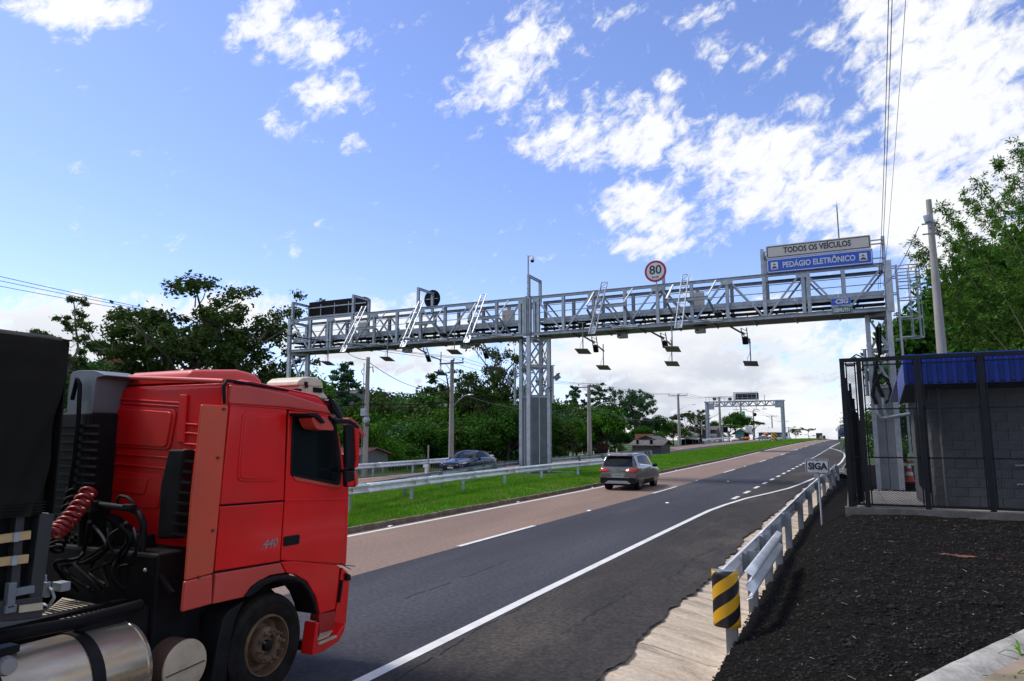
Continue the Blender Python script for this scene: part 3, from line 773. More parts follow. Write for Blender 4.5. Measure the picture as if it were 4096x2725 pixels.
def tree_meshes(kind, seed, leafmat, n=9000, size=.017, barkm='bark'):
    key = (kind, seed, leafmat)
    if key in TREES: return TREES[key]
    g = np.random.default_rng(seed * 13 + 7); cs, rs = [], []; wood = MB(); trunk_top = .55; tr = .017
    def limb(a, b, r0, r1, sag=.03):
        a = Vector(a); b = Vector(b); m = a.lerp(b, .5) + Vector((g.normal() * sag, g.normal() * sag, sag * .6))
        wood.path([a, a.lerp(m, .5) + Vector((0, 0, .004)), m, b], [r0, r0 * .8, (r0 + r1) / 2, r1], n=5)
    if kind == 'broad':
        for i in range(34):
            d = fr_(g); d[2] = abs(d[2]) * 1.0 - .35; q = g.uniform(.55, 1.0)
            c = np.array([d[0] * .36 * q, d[1] * .36 * q, .58 + d[2] * .36 * q]); cs.append(c); rs.append(g.uniform(.075, .13))
        cs.append(np.array([0, 0, .6])); rs.append(.22)
        for i in range(10): limb((0, 0, g.uniform(.2, .45)), cs[i * 3] * .9, .010, .003)
        fl = .85
    elif kind == 'open':
        trunk_top = .6; tr = .013
        for i in range(15):
            a = i * 2.4 + g.uniform(-.5, .5); z0 = .28 + .4 * (i / 15); L = g.uniform(.20, .46) * (1.15 - .55 * abs(i / 15 - .45)); zz = z0 + g.uniform(.12, .36)
            e = np.array([math.cos(a) * L, math.sin(a) * L, min(zz, .97)]); limb((0, 0, z0), e, .0085, .003, .05)
            for k in range(7):
                t = g.uniform(.35, 1.08); c = np.array([0, 0, z0]) * (1 - t) + e * t + g.normal(size=3) * np.array([.06, .06, .045]) + np.array([0, 0, .02])
                cs.append(c); rs.append(g.uniform(.028, .062))
                if k < 3: limb(np.array([0, 0, z0]) * (1 - t * .8) + e * t * .8, c, .003, .001, .01)
        for k in range(10): cs.append(np.array([g.normal() * .06, g.normal() * .06, g.uniform(.6, .97)])); rs.append(g.uniform(.04, .075))
        fl = .75
    elif kind == 'slender':
        trunk_top = .93; tr = .012
        for i in range(36):
            z = g.uniform(.25, .98); a = g.uniform(0, 6.28); L = g.uniform(.03, .17) * (1.1 - .5 * abs(z - .6)); cs.append(np.array([math.cos(a) * L, math.sin(a) * L, z])); rs.append(g.uniform(.022, .045))
            limb((0, 0, z - .07), cs[-1], .003, .001, .01)
        fl = .7
    elif kind == 'pine':
        trunk_top = .95; tr = .013
        for i in range(60):
            z = .18 + .80 * (i / 60); w = .26 * (1 - ((z - .18) / .86) ** 1.4) + .02; a = i * 2.4; L = w * g.uniform(.55, 1.05)
            cs.append(np.array([math.cos(a) * L, math.sin(a) * L, z + g.uniform(-.02, .02)])); rs.append(.030 + .035 * (1 - z))
            if i % 3 == 0: limb((0, 0, z - .02), cs[-1], .004, .0015, .01)
        for z in np.linspace(.3, .95, 10): cs.append(np.array([0, 0, z])); rs.append(.05 * (1.1 - z) + .02)
        fl = .6
    elif kind == 'umbrella':
        trunk_top = .55
        for i in range(40):
            a = g.uniform(0, 6.28); L = .5 * math.sqrt(g.uniform(0, 1)); cs.append(np.array([math.cos(a) * L, math.sin(a) * L, .86 - .22 * L * L / .25 * .6 + g.uniform(-.03, .05)])); rs.append(g.uniform(.05, .085))
        for i in range(12): limb((0, 0, g.uniform(.3, .5)), cs[i * 3], .012, .003, .03)
        fl = .5
    elif kind == 'araucaria':
        trunk_top = .86; tr = .018
        for i in range(22):
            a = i * 2.4; L = g.uniform(.16, .44); z = .82 + g.uniform(-.04, .08) + .10 * (L / .44); c = np.array([math.cos(a) * L, math.sin(a) * L, z]); cs.append(c); rs.append(g.uniform(.045, .075))
            limb((0, 0, z - .16), c, .008, .003, .0)
        for (L, a, z) in ((.2, 3.0, .45), (.22, .3, .38), (.30, .1, .36)): c = np.array([math.cos(a) * L, math.sin(a) * L, z]); cs.append(c); rs.append(.045); limb((0, 0, z - .06), c, .007, .003, 0)
        fl = .55
    elif kind == 'bush':
        trunk_top = .25; tr = .02
        for i in range(30):
            d = fr_(g); d[2] = abs(d[2]); q = g.uniform(.45, 1.0); cs.append(np.array([d[0] * .55 * q, d[1] * .55 * q, .12 + d[2] * .72 * q])); rs.append(g.uniform(.12, .2))
        for i in range(5): limb((0, 0, .05), cs[i * 3] * .9, .012, .004)
        fl = .85
    pts = [Vector((g.normal() * .008 * k, g.normal() * .008 * k, trunk_top * k / 5)) for k in range(6)]; pts[0] = Vector((0, 0, -.04))
    wood.path(pts, [tr * 1.35, tr * 1.1, tr, tr * .85, tr * .65, tr * .3], n=8)
    V = leaf_cloud(g, cs, rs, n, size, fl)
    cr = arr_mesh('crown_' + kind, V.reshape(-1, 3), np.arange(n * 4).reshape(-1, 4), M[leafmat])
    wo_ = wood.mesh('trunk_' + kind, M[barkm], smooth=60)
    TREES[key] = (cr, wo_, V); return TREES[key]
_mc = {}
def mind(px):
    k = int(px / 20)
    if k not in _mc: p = onray(k * 20 + 10, -29.0); _mc[k] = (p - Vector((0, 0, EYE))).length / np.linalg.norm(ray(px, 1757))
    return _mc[k]
def tree(label, px, ytop, D, kind, seed, leafmat, cat='tree', group=None, sx=1.0, base=None, name=None, n=9000, size=.017, barkm='bark'):
    """a tree whose top stands at picture point (px, ytop), D metres out"""
    if 1150 < px < 2720: D = max(D, mind(px) + (3 if kind == 'bush' else 5))
    top = atD(px, ytop, D)
    zb = float(T(top.x, top.y)) if base is None else base
    h = max(1.5, top.z - zb)
    cr, wo_, _ = tree_meshes(kind, seed, leafmat, n, size, barkm)
    t = thing(name or {'broad': 'broadleaf_tree', 'open': 'eucalyptus_tree', 'slender': 'slender_tree', 'pine': 'pine_tree', 'umbrella': 'umbrella_tree', 'araucaria': 'araucaria_tree', 'bush': 'bush'}[kind], label, cat, (top.x, top.y, zb), random.Random(px).uniform(0, 6.28), group)
    t.scale = (h * sx, h * sx, h)
    c = link('crown', cr, t, False); w = link('trunk', wo_, t, False)
    return t
tree('tall slender eucalyptus with tufted crown above the lorry trailer', 305, 1180, 100, 'slender', 1, 'leafC', sx=.95, n=5000, size=.011, barkm='barkpale')
tree('big open crowned eucalyptus rising highest behind the red cab', 790, 1128, 85, 'open', 2, 'leafC', sx=1.3, n=15000, size=.0105, barkm='barkpale')
tree('second open eucalyptus leaning left of the highest one', 620, 1270, 88, 'open', 3, 'leafC', sx=1.0, n=9000, size=.013, barkm='barkpale')
tree('third ragged eucalyptus to the right of the highest one', 970, 1225, 84, 'open', 4, 'leafC', sx=.9, n=9000, size=.013, barkm='barkpale')
tree('flat topped umbrella tree beyond the brick house', 448, 1335, 115, 'umbrella', 1, 'leafA', sx=.7, n=5000)
tree('dark spreading tree above the trailer roof', 140, 1297, 105, 'umbrella', 2, 'leafC', sx=.8, n=5000)
tree('leafy tree just behind the left gantry column', 1250, 1425, 62, 'broad', 2, 'leafB', sx=.75)
tree('conical dark pine between gantry column and first utility pole', 1380, 1443, 75, 'pine', 1, 'leafD', sx=1.1, n=7000)
tree('ragged grey green tree touching the first utility pole', 1480, 1505, 72, 'broad', 3, 'leafC', sx=.8)
tree('rounded dense tree on the ridge left of the small cloud', 1565, 1520, 110, 'broad', 1, 'leafA', sx=1.1)
tree('low dense tree on the ridge under the small cloud', 1665, 1545, 115, 'broad', 4, 'leafA', sx=1.2)
tree('thin tree with see-through crown by the second utility pole', 1790, 1455, 80, 'slender', 2, 'leafC', sx=1.2, n=4500, size=.012)
tree('dense round tree right of the second utility pole', 1885, 1468, 78, 'broad', 5, 'leafC', sx=.75)
tree('tall airy tree left of the middle gantry column', 1990, 1368, 74, 'open', 5, 'leafC', sx=.85, n=9000, size=.012)
tree('dark tree right of the middle gantry column', 2235, 1535, 105, 'broad', 3, 'leafA', sx=.8)
tree('pointed small pine right of the middle gantry column', 2297, 1537, 112, 'pine', 2, 'leafD', sx=.9, n=6000)
tree('pine top directly behind the third utility pole', 2390, 1532, 112, 'pine', 1, 'leafD', sx=1.2, n=7000)
tree('open pine with lumpy crown on the far ridge', 2475, 1558, 125, 'open', 6, 'leafD', sx=.8, n=7000)
tree('lumpy open tree at the right end of the far ridge', 2545, 1566, 128, 'open', 7, 'leafD', sx=.9, n=7000)
tree('round mid green tree where the ridge falls away', 2625, 1638, 130, 'broad', 1, 'leafA', sx=1.1)
tree('small bushy tree left of the fourth utility pole', 2690, 1668, 140, 'broad', 2, 'leafC', sx=1.2)
tree('dark spreading tree right of the fourth utility pole', 2745, 1642, 150, 'umbrella', 3, 'leafC', sx=1.0)
tree('ragged tree behind the wooden shed roof', 2800, 1640, 150, 'open', 8, 'leafC', sx=1.0, n=6000)
tree('dense tree just right of the far gantry left column', 2855, 1668, 185, 'broad', 4, 'leafA', sx=1.0)
tree('big dark tree under the far gantry message board', 2940, 1625, 185, 'broad', 5, 'leafA', sx=1.15)
tree('bright green round tree in front of the big dark tree', 2915, 1690, 180, 'umbrella', 1, 'leafB', sx=1.5)
tree('spreading tree sloping down to the right under far gantry', 3010, 1678, 200, 'umbrella', 2, 'leafC', sx=1.4)
tree('dense small tree left of the far gantry right column', 3115, 1715, 215, 'broad', 1, 'leafA', sx=1.3)
tree('open pine right of the far gantry right column', 3180, 1706, 230, 'open', 2, 'leafC', sx=1.3, n=6000)
tree('flat topped araucaria standing alone on the crest', 3233, 1713, 240, 'araucaria', 1, 'leafD', sx=1.55, n=5000)
# nearer greenery behind the far road
for i, (px, yt, D, k, s, lm, sx, lab) in enumerate([
    (2290, 1640, 62, 'broad', 4, 'leafB', .9, 'bright leafy tree behind the third utility pole'),
    (2420, 1600, 82, 'broad', 5, 'leafB', 1.0, 'yellow green tree mass right of the third utility pole'),
    (2200, 1760, 55, 'bush', 1, 'leafC', 1.0, 'olive shrub right of the middle column foot'),
    (2480, 1700, 80, 'broad', 1, 'leafA', 1.1, 'dark tree behind the small grey shed'),
    (2560, 1680, 95, 'broad', 3, 'leafA', 1.1, 'dark green tree above the orange wall'),
    (2640, 1712, 92, 'bush', 2, 'leafA', .95, 'dense bush left of the fourth utility pole'),
    (2400, 1745, 60, 'bush', 3, 'leafP', .8, 'purple leaved shrub beside the third utility pole'),
    (1570, 1735, 44, 'bush', 1, 'leafB', .9, 'sprawling green shrub above the far guardrail'),
    (1480, 1640, 50, 'broad', 1, 'leafB', .8, 'mid green tree behind the first utility pole'),
    (1700, 1650, 58, 'broad', 2, 'leafA', .95, 'shaded tree between the two nearest utility poles'),
    (1600, 1600, 70, 'broad', 5, 'leafB', .9, 'tree below the yellow blossom'),
    (1905, 1600, 58, 'broad', 3, 'leafA', 1.0, 'dark tree behind the navy car'),
    (2030, 1560, 62, 'broad', 4, 'leafA', .95, 'dark tree left of the middle column'),
    (2150, 1600, 64, 'broad', 1, 'leafA', .9, 'dark tree hidden partly by the middle column'),
    (1320, 1600, 52, 'broad', 5, 'leafB', .9, 'tree hidden partly by the lorry roof unit'),
    (1580, 1636, 72, 'bush', 2, 'leafY', .35, 'yellow flowering shrub on the wooded slope')]):
    tree(lab, px, yt, D, k, s, lm, 'shrub' if k == 'bush' else 'tree', sx=sx)
# the wood on the slope, one mass
g = np.random.default_rng(77); VV = []; MI = []
protos = [tree_meshes('broad', s, 'leafA')[2] for s in (1, 2, 3, 4, 5)]
def wood_at(x, y, h, sx, mi, k=2400):
    if x - float(cx(y)) > -30 and x < 0: return
    P = protos[g.integers(5)]; idx = g.choice(len(P), k, replace=False); V = P[idx].copy(); zb = float(T(x, y))
    a = g.uniform(0, 6.28); ca, sa = math.cos(a), math.sin(a); c = V.mean(1, keepdims=True); V = c + (V - c) * 1.5
    X = (V[..., 0] * ca - V[..., 1] * sa) * h * sx + x; Yv = (V[..., 0] * sa + V[..., 1] * ca) * h * sx + y
    VV.append(np.stack([X, Yv, V[..., 2] * h + zb], -1)); MI.append(np.full(k, mi))
for px in range(-150, 2420, 62):
    for (D, lo, hi) in ((68, 1540, 1610), (88, 1490, 1560), (108, 1450, 1540)):
        if px > 1180: lo, hi = lo + 38, hi + 45
        if px > 2050: lo, hi = lo + 50, hi + 60
        p = atD(px + g.uniform(-25, 25), g.uniform(lo, hi), D + g.uniform(-6, 6)); zb = float(T(p.x, p.y)); h = p.z - zb
        if h < 3: continue
        wood_at(p.x, p.y, h, g.uniform(.75, 1.1), int(g.choice([0, 0, 2, 2, 3, 3, 1])))
for px in range(-150, 2420, 70):
    for (D, lo, hi) in ((60, 1620, 1700), (76, 1570, 1640), (96, 1520, 1600)):
        if px > 1900: lo, hi = lo + 50, hi + 50
        p = atD(px + g.uniform(-30, 30), g.uniform(lo, hi), D); zb = float(T(p.x, p.y)); wood_at(p.x, p.y, max(3, p.z - zb), g.uniform(.9, 1.3), int(g.choice([0, 0, 2, 2, 3, 3, 1])), 2000)
for px in range(1150, 2500, 60):      # understorey close to the far road
    pxx = px + g.uniform(-20, 20); p = atD(pxx, g.uniform(1725, 1790), max(46, mind(pxx) + g.uniform(4, 9))); zb = float(T(p.x, p.y)); wood_at(p.x, p.y, max(2.5, p.z - zb), 1.2, int(g.choice([0, 0, 2, 2, 3, 3, 1])), 1600)
for (x0_, x1_, st_, y0_, y1_, D) in ((140, 640, 34, 1375, 1440, 104), (100, 640, 40, 1430, 1490, 92), (560, 1180, 40, 1420, 1480, 92), (1000, 1200, 30, 1390, 1450, 88)):
    for px in range(x0_, x1_, st_):
        p = atD(px + g.uniform(-12, 12), g.uniform(y0_, y1_), D); zb = float(T(p.x, p.y)); wood_at(p.x, p.y, max(4, p.z - zb), .8, int(g.choice([0, 0, 2, 2, 3, 3, 1])), 2000)
for px in range(2400, 2800, 30):
    p = atD(px + g.uniform(-20, 20), g.uniform(1690, 1730), g.uniform(115, 140)); zb = float(T(p.x, p.y)); wood_at(p.x, p.y, max(2.5, p.z - zb), 1.1, int(g.choice([0, 0, 2, 2, 3, 3, 1])), 1500)
for px in range(2840, 3120, 28):
    p = atD(px + g.uniform(-10, 10), g.uniform(1708, 1735), g.uniform(195, 215)); zb = float(T(p.x, p.y)); wood_at(p.x, p.y, max(2.5, p.z - zb), 1.2, int(g.choice([0, 0, 2, 2, 3, 3, 1])), 1000)
for (x, y, h) in ((6, 52, 6), (10, 48, 7), (3.5, 60, 5), (9, 60, 8), (14, 56, 9), (4.0, 75, 6), (6, 90, 7), (2.8, 68, 5)):
    wood_at(x, y, h, .8, int(g.choice([0, 0, 2, 2, 3, 3, 1])), 2600)
VV = np.concatenate(VV); MI = np.concatenate(MI)
o = link('woods', arr_mesh('woods', VV.reshape(-1, 3), np.arange(len(VV) * 4).reshape(-1, 4), [M['leafA'], M['leafB'], M['leafC'], M['leafD']], mi=MI)); tagp(o, 'dense dark green woodland covering the slope beyond the far road', 'woodland', kind='stuff')

# ------------------------------------------------------------------ bamboo and trees on the right
def bamboo(name, label, stems, seed, nl=24, ls=.15):
    """stems: (base, tip) points in the world"""
    g = np.random.default_rng(seed); t = thing(name, label, 'bamboo', tuple(stems[0][0])); culm = MB(); V = []
    for (b, e) in stems:
        b = Vector(b); e = Vector(e); m = b.lerp(e, .55) + Vector((0, 0, (e - b).length * .17))
        pts = []
        for k in range(15):
            s = k / 14; pts.append(b * (1 - s) ** 2 + m * 2 * s * (1 - s) + e * s * s)
        culm.path(pts, [.028 * (1 - .85 * k / 14) for k in range(15)], n=5)
        for k in range(int(84)):
            s = g.uniform(.22, 1.0) ** .8; p = b * (1 - s) ** 2 + m * 2 * s * (1 - s) + e * s * s
            d = Vector(g.normal(size=3)); d.z *= .45; d.normalize(); L = g.uniform(.15, .95) * (1.15 - .7 * s); q = p + d * L + Vector((0, 0, -.12 * L))
            culm.bar(p, q, .006, .006)
            for j in range(nl):
                w = g.uniform(.25, 1.05); c = np.array(p.lerp(q, w)) + g.normal(size=3) * .055
                dr = np.array(d) * .5 + g.normal(size=3) * .55 + np.array([0, 0, -.25]); dr /= np.linalg.norm(dr)
                sd_ = np.cross(dr, g.normal(size=3)); sd_ /= np.linalg.norm(sd_); l = ls * g.uniform(.6, 1.4)
                V.append([c, c + dr * l * .45 + sd_ * l * .14, c + dr * l, c + dr * l * .45 - sd_ * l * .14])
    culm.build('culms', M['culm'], t, smooth=60)
    V = np.array(V) - np.array(wloc(t)); o = link('leaves', arr_mesh('bamboo_leaves', V.reshape(-1, 3), np.arange(len(V) * 4).reshape(-1, 4), M['bamboo']), t, False)
    return t
def stems(base, tips, D):
    out = []
    for i, (px, py) in enumerate(tips):
        rr = random.Random(i * 7 + int(D)); e = atD(px, py, D + rr.uniform(-2, 2)); out.append((Vector(base) + Vector((rr.uniform(-.8, .8), rr.uniform(-.8, .8), 0)), e))
    return out
bamboo('bamboo_clump', 'tall arching bamboo clump over the blue roofed hut', stems((8.6, 30, 1.0), [(3900, 700), (3980, 640), (4060, 560), (4130, 590), (3850, 780), (3830, 900), (4020, 760), (3950, 840), (4080, 820), (4150, 720), (3880, 1000), (4000, 980), (4100, 980), (3940, 1100), (4060, 1110), (3800, 1060), (4150, 1000), (4200, 640)], 28.5), 1)
bamboo('bamboo_clump', 'thin bamboo sprays reaching left behind the concrete pole', stems((7.2, 30.5, 1.0), [(3660, 960), (3640, 1010), (3700, 1090), (3720, 880), (3760, 820), (3740, 1180), (3800, 1180), (3830, 960), (3780, 1260)], 29), 2, nl=20, ls=.15)
bamboo('bamboo_clump', 'shaded lower bamboo just above the hut roof', stems((9.6, 31.0, 1.0), [(3820, 1230), (3900, 1200), (3990, 1210), (4080, 1240), (4150, 1180), (3870, 1330), (3960, 1330), (4050, 1340), (4120, 1330), (4180, 1250), (3780, 1340)], 30), 3)
tree('dark leafy tree behind the ladder cage', 3650, 1150, 46, 'broad', 2, 'leafA', sx=.75)
tree('broad green tree right of the ladder cage behind the pole', 3720, 1090, 52, 'broad', 4, 'leafB', sx=.8)
tree('dark tree deep behind the bamboo', 3900, 900, 50, 'broad', 1, 'leafA', sx=.9)
tree('tallest dark tree at the right edge behind the bamboo', 4090, 720, 48, 'broad', 3, 'leafA', sx=.8)
tree('shadowed tree behind the hut roof', 3980, 1180, 40, 'broad', 5, 'leafA', sx=.95)
tree('low bright shrub behind the right gantry column', 3600, 1560, 60, 'bush', 1, 'leafB', 'shrub', sx=1.0)
tree('grassy shrub seen left of the right column through the fence', 3475, 1600, 70, 'bush', 2, 'leafB', 'shrub', sx=.9)
# ------------------------------------------------------------------ the toll gantry
YG = 36.9; YB = 38.6; ZB, ZT = 8.46, 10.63
XR, XC, XL = 2.02, -16.68, -35.12
gan = thing('toll_gantry', 'long galvanised lattice toll gantry spanning both carriageways in front', 'gantry', (XC, YG, 0))
def gp(name, fn, m='galv', parent=None, smooth=0, bevel=0):
    mb = MB(); fn(mb); return mb.build(name, M[m], parent or gan, smooth=smooth, bevel=bevel)
# chords; rear top one in darker zinc, shade put into its colour
for (yy, nm) in ((YG, 'front'), (YB, 'rear')):
    for (xa, xb) in ((XL, XC - .22), (XC + .22, XR)):
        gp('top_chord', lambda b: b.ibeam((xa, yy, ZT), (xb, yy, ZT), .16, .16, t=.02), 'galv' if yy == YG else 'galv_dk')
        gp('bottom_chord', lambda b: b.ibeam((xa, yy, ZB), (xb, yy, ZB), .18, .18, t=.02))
# uprights and diagonals; rear ones in darker zinc, shade put into the colour
RN = [XC + .38 + (XR - XC - .38) * k / 10 for k in range(11)]
LN = [XC - .3 - (XC - .3 - XL) * k / 10 for k in range(11)]
for (NN, sgn) in ((RN, 1), (LN, -1)):
    for yy in (YG, YB):
        for k, x in enumerate(NN):
            if k == 10 and sgn > 0: continue
            big = (k in (0,)) or (abs(x + 1.7) < .3) or (k == 8 and sgn < 0)
            w = .17
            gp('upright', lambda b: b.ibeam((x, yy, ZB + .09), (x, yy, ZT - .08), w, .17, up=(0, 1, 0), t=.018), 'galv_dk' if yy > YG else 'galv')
            if big and yy == YG: gp('upright', lambda b: b.ibeam((x + sgn * .25, yy, ZB + .09), (x + sgn * .25, yy, ZT - .08), w, .17, up=(0, 1, 0), t=.018))
            if k < 10:
                x2 = NN[k + 1]
                a, c = ((x, ZT - .06), (x2, ZB + .06)) if k % 2 == 0 else ((x, ZB + .06), (x2, ZT - .06))
                o = .10 * sgn
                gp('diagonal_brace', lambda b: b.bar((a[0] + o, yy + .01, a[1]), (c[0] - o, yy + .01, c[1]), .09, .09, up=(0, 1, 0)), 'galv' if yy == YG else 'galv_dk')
                if yy == YG:
                    gx0 = a[0] + o * 1.6 if k % 2 == 0 else c[0] - o * 1.6
                    s2 = sgn if k % 2 == 0 else -sgn
                    gp('gusset_plate', lambda b: b.prism([(gx0 - .16 * s2, yy - .10, ZT - .09), (gx0 + .22 * s2, yy - .10, ZT - .09), (gx0 + .05 * s2, yy - .10, ZT - .30), (gx0 - .16 * s2, yy - .10, ZT - .30)], (0, .012, 0)))
# floor between the trusses, underside ribs, walkway, kick plates, hand rails, cable tray
for (xa, xb) in ((XL, XC - .6), (XC + .6, XR - .1)):
    n = int((xb - xa) / 1.83)
    for k in range(n):
        x0 = xa + (xb - xa) * k / n; x1 = xa + (xb - xa) * (k + 1) / n
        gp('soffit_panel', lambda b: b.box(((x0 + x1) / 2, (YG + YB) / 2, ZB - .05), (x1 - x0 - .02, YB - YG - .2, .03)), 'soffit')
        gp('cross_rib', lambda b: b.bar((x0, YG + .1, ZB - .12), (x0, YB - .1, ZB - .12), .06, .10), 'galv_dk')
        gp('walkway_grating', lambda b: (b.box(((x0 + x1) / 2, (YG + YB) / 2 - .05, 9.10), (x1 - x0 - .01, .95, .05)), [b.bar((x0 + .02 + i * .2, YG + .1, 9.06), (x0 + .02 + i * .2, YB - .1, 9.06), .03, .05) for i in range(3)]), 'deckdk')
        gp('kick_plate', lambda b: b.box(((x0 + x1) / 2, YG + .32, 9.33), (x1 - x0 - .012, .012, .20)), 'galv')
        gp('floor_edge_beam', lambda b: b.box(((x0 + x1) / 2, YG + .28, 9.13), (x1 - x0, .06, .13)), 'galv')
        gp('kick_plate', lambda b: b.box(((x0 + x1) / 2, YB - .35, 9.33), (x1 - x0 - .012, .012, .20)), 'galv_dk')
    for zz in (9.78, 10.18):
        for yy in (YG + .32,): gp('hand_rail', lambda b: b.tube((xa, yy, zz), (xb, yy, zz), .022, n=8), 'galv_dk', smooth=60)
    gp('cable_tray', lambda b: (b.box(((xa + xb) / 2, YB - .55, 8.86), (xb - xa, .30, .05)), [b.bar((xa + i * .61, YB - .7, 8.80), (xa + i * .61, YB - .2, 8.62), .05, .05) for i in range(int((xb - xa) / .61))]), 'black')
    gp('cable_bundle', lambda b: [b.path([(xa + (xb - xa) * i / 30, YB - .55 + .05 * math.sin(i * 1.3 + j), 8.72 + .05 * math.sin(i * .9 + 2 * j)) for i in range(31)], .022, 5) for j in range(3)], 'cable')
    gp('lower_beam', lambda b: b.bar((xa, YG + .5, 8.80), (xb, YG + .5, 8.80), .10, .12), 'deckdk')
# diamond plan columns
def column(x, zb, only=None, ztop=8.36, zpan=4.75, strip_=True):
    s = .90
    legs = [(x, YG), (x + s, YG + s), (x, YG + 2 * s), (x - s, YG + s)]
    if only: legs = [legs[k] for k in only]
    col = gp('column', lambda b: [b.bar((a, c_, zb), (a, c_, ztop), .22, .20, up=(0, 1, 0)) for (a, c_) in legs[:1]], 'galv_lt')
    def sub(name, fn, m='galv'):
        mb = MB(); fn(mb); return mb.build(name, M[m], col)
    for (a, c_) in legs[1:]: sub('leg', lambda b: b.ibeam((a, c_, zb), (a, c_, ztop), .21, .21, up=(0, 1, 0), t=.02), 'galv_lt')
    for i in range(len(legs)):
        p, q = legs[i], legs[(i + 1) % len(legs)]; d = Vector((q[0] - p[0], q[1] - p[1], 0)).normalized(); e = .14
        a = Vector((p[0], p[1], 0)) + d * e; c_ = Vector((q[0], q[1], 0)) - d * e
        for zz in (ztop - .1, (ztop + zpan) / 2 + .05, zpan + .08):
            sub('tie_beam', lambda b: b.ibeam((a.x, a.y, zz), (c_.x, c_.y, zz), .10, .16, t=.014), 'galv')
        zs = [ztop - .22, (ztop + zpan) / 2 + .17, (ztop + zpan) / 2 - .07, zpan + .18]
        for (z1, z2_) in ((zs[0], zs[1]), (zs[2], zs[3])):
            nrm = Vector((d.y, -d.x, 0)) * .03
            sub('cross_brace', lambda b: b.bar((a.x + nrm.x, a.y + nrm.y, z1), (c_.x + nrm.x, c_.y + nrm.y, z2_), .02, .10))
            sub('cross_brace', lambda b: b.bar((a.x - nrm.x, a.y - nrm.y, z2_), (c_.x - nrm.x, c_.y - nrm.y, z1), .02, .10))
        # cladding panels, three rows of two
        rows_ = [(zb + .02, zb + 1.25), (zb + 1.262, zb + 3.2), (zb + 3.212, zpan)]
        for (z1, z2_) in rows_:
            for (t0, t1) in ((0, .485), (.515, 1)):
                u = a.lerp(c_, t0); v = a.lerp(c_, t1)
                sub('cladding_panel', lambda b: b.bar((u.x, u.y, (z1 + z2_) / 2), (v.x, v.y, (z1 + z2_) / 2), .02, z2_ - z1), 'clad')
        m_ = a.lerp(c_, .5); off = Vector((d.y, -d.x, 0)) * .018
        if strip_: sub('cover_strip', lambda b: b.bar((m_.x + off.x, m_.y + off.y, zb), (m_.x + off.x, m_.y + off.y, zpan), .03, .05, up=(d.x, d.y, 0)), 'galv_lt')
    return col
M['clad'] = mat('grey_cladding', (.125, .140, .160), (.100, .112, .130), .5, .25, 1.6, dirt=(.17, .18, .19), dscale=1.0, damt=.4)
column(XC, float(zr(YG)) - .1); column(XL, -2.2, (0, 1, 2), zpan=2.5); column(XR, float(zpave(YG)) - .02, (0, 2, 3), strip_=False)
gp('base_plate', lambda b: b.box((XR, YG + .9, .0), (2.3, 2.3, .03)), 'galv_dk')
# the heavy splice column above the middle leg
gp('splice_post', lambda b: (b.bar((XC, YG, ZB - .1), (XC, YG, ZT + .12), .34, .20, up=(0, 1, 0)), b.box((XC, YG - .12, (ZB + ZT) / 2), (.16, .03, ZT - ZB + .1))), 'galv_dk')
gp('splice_post', lambda b: [b.box((XC + dx, YG - .13, (ZB + ZT) / 2 + .03), (.05, .03, ZT - ZB)) for dx in (-.14, .14)], 'galv_lt')
gp('end_post', lambda b: b.ibeam((XR + .1, YG, ZB - .15), (XR + .1, YG, ZT + .16), .30, .26, up=(0, 1, 0), t=.03), 'galv_lt')
gp('end_post', lambda b: b.ibeam((XR + .05, YB, ZB - .15), (XR + .1, YB, ZT), .2, .2, up=(0, 1, 0), t=.03), 'galv')
gp('end_post', lambda b: b.ibeam((XL - .05, YG, ZB - .15), (XL - .05, YG, ZT + .1), .24, .22, up=(0, 1, 0), t=.03), 'galv')
gp('end_post', lambda b: b.ibeam((XL - .05, YB, ZB - .15), (XL - .05, YB, ZT), .2, .2, up=(0, 1, 0), t=.03), 'galv')
for xx in (XL - .05, XR + .1):
    for zz in (ZB, ZT - .1): gp('end_tie', lambda b: b.ibeam((xx, YG + .1, zz), (xx, YB - .1, zz), .12, .16), 'galv')
# portal frames that carry signs: (x, top)
def portal(x, zt, parent=gan):
    p = gp('portal_frame', lambda b: b.ibeam((x, YG, ZT), (x, YG, zt), .16, .16, up=(0, 1, 0)))
    def sub(fn):
        mb = MB(); fn(mb); mb.build('portal_member', M['galv'], p)
    sub(lambda b: b.ibeam((x, YG + .081, zt - .08), (x, YB - .081, zt - .08), .12, .16)); sub(lambda b: b.ibeam((x, YB, ZT), (x, YB, zt), .16, .16, up=(0, 1, 0)))
xa = atY(*z7(165, 220), YG); portal(xa.x, 12.0)
xb_ = atY(*z7(1090, 110), YG); portal(xb_.x, atY(*z7(1090, 110), YG).z)
xc_ = atY(*z2(900, 235), YG); portal(xc_.x, xc_.z)
xd = atY(*z2(1590, 155), YG); portal(XC + .02, xd.z)
xe = atY(*z4(92, 585), YG); portal(xe.x, xe.z)
gp('sign_post', lambda b: b.ibeam((XR - .02, YG, ZT), (XR - .02, YG, atY(*z4(1047, 480), YG).z), .15, .15, up=(0, 1, 0)), 'galv_lt')
pz = atY(*z3(712, 170), YB); gp('sign_post', lambda b: b.ibeam((pz.x, YB, ZT), (pz.x, YB, pz.z + .3), .15, .15, up=(0, 1, 0)))
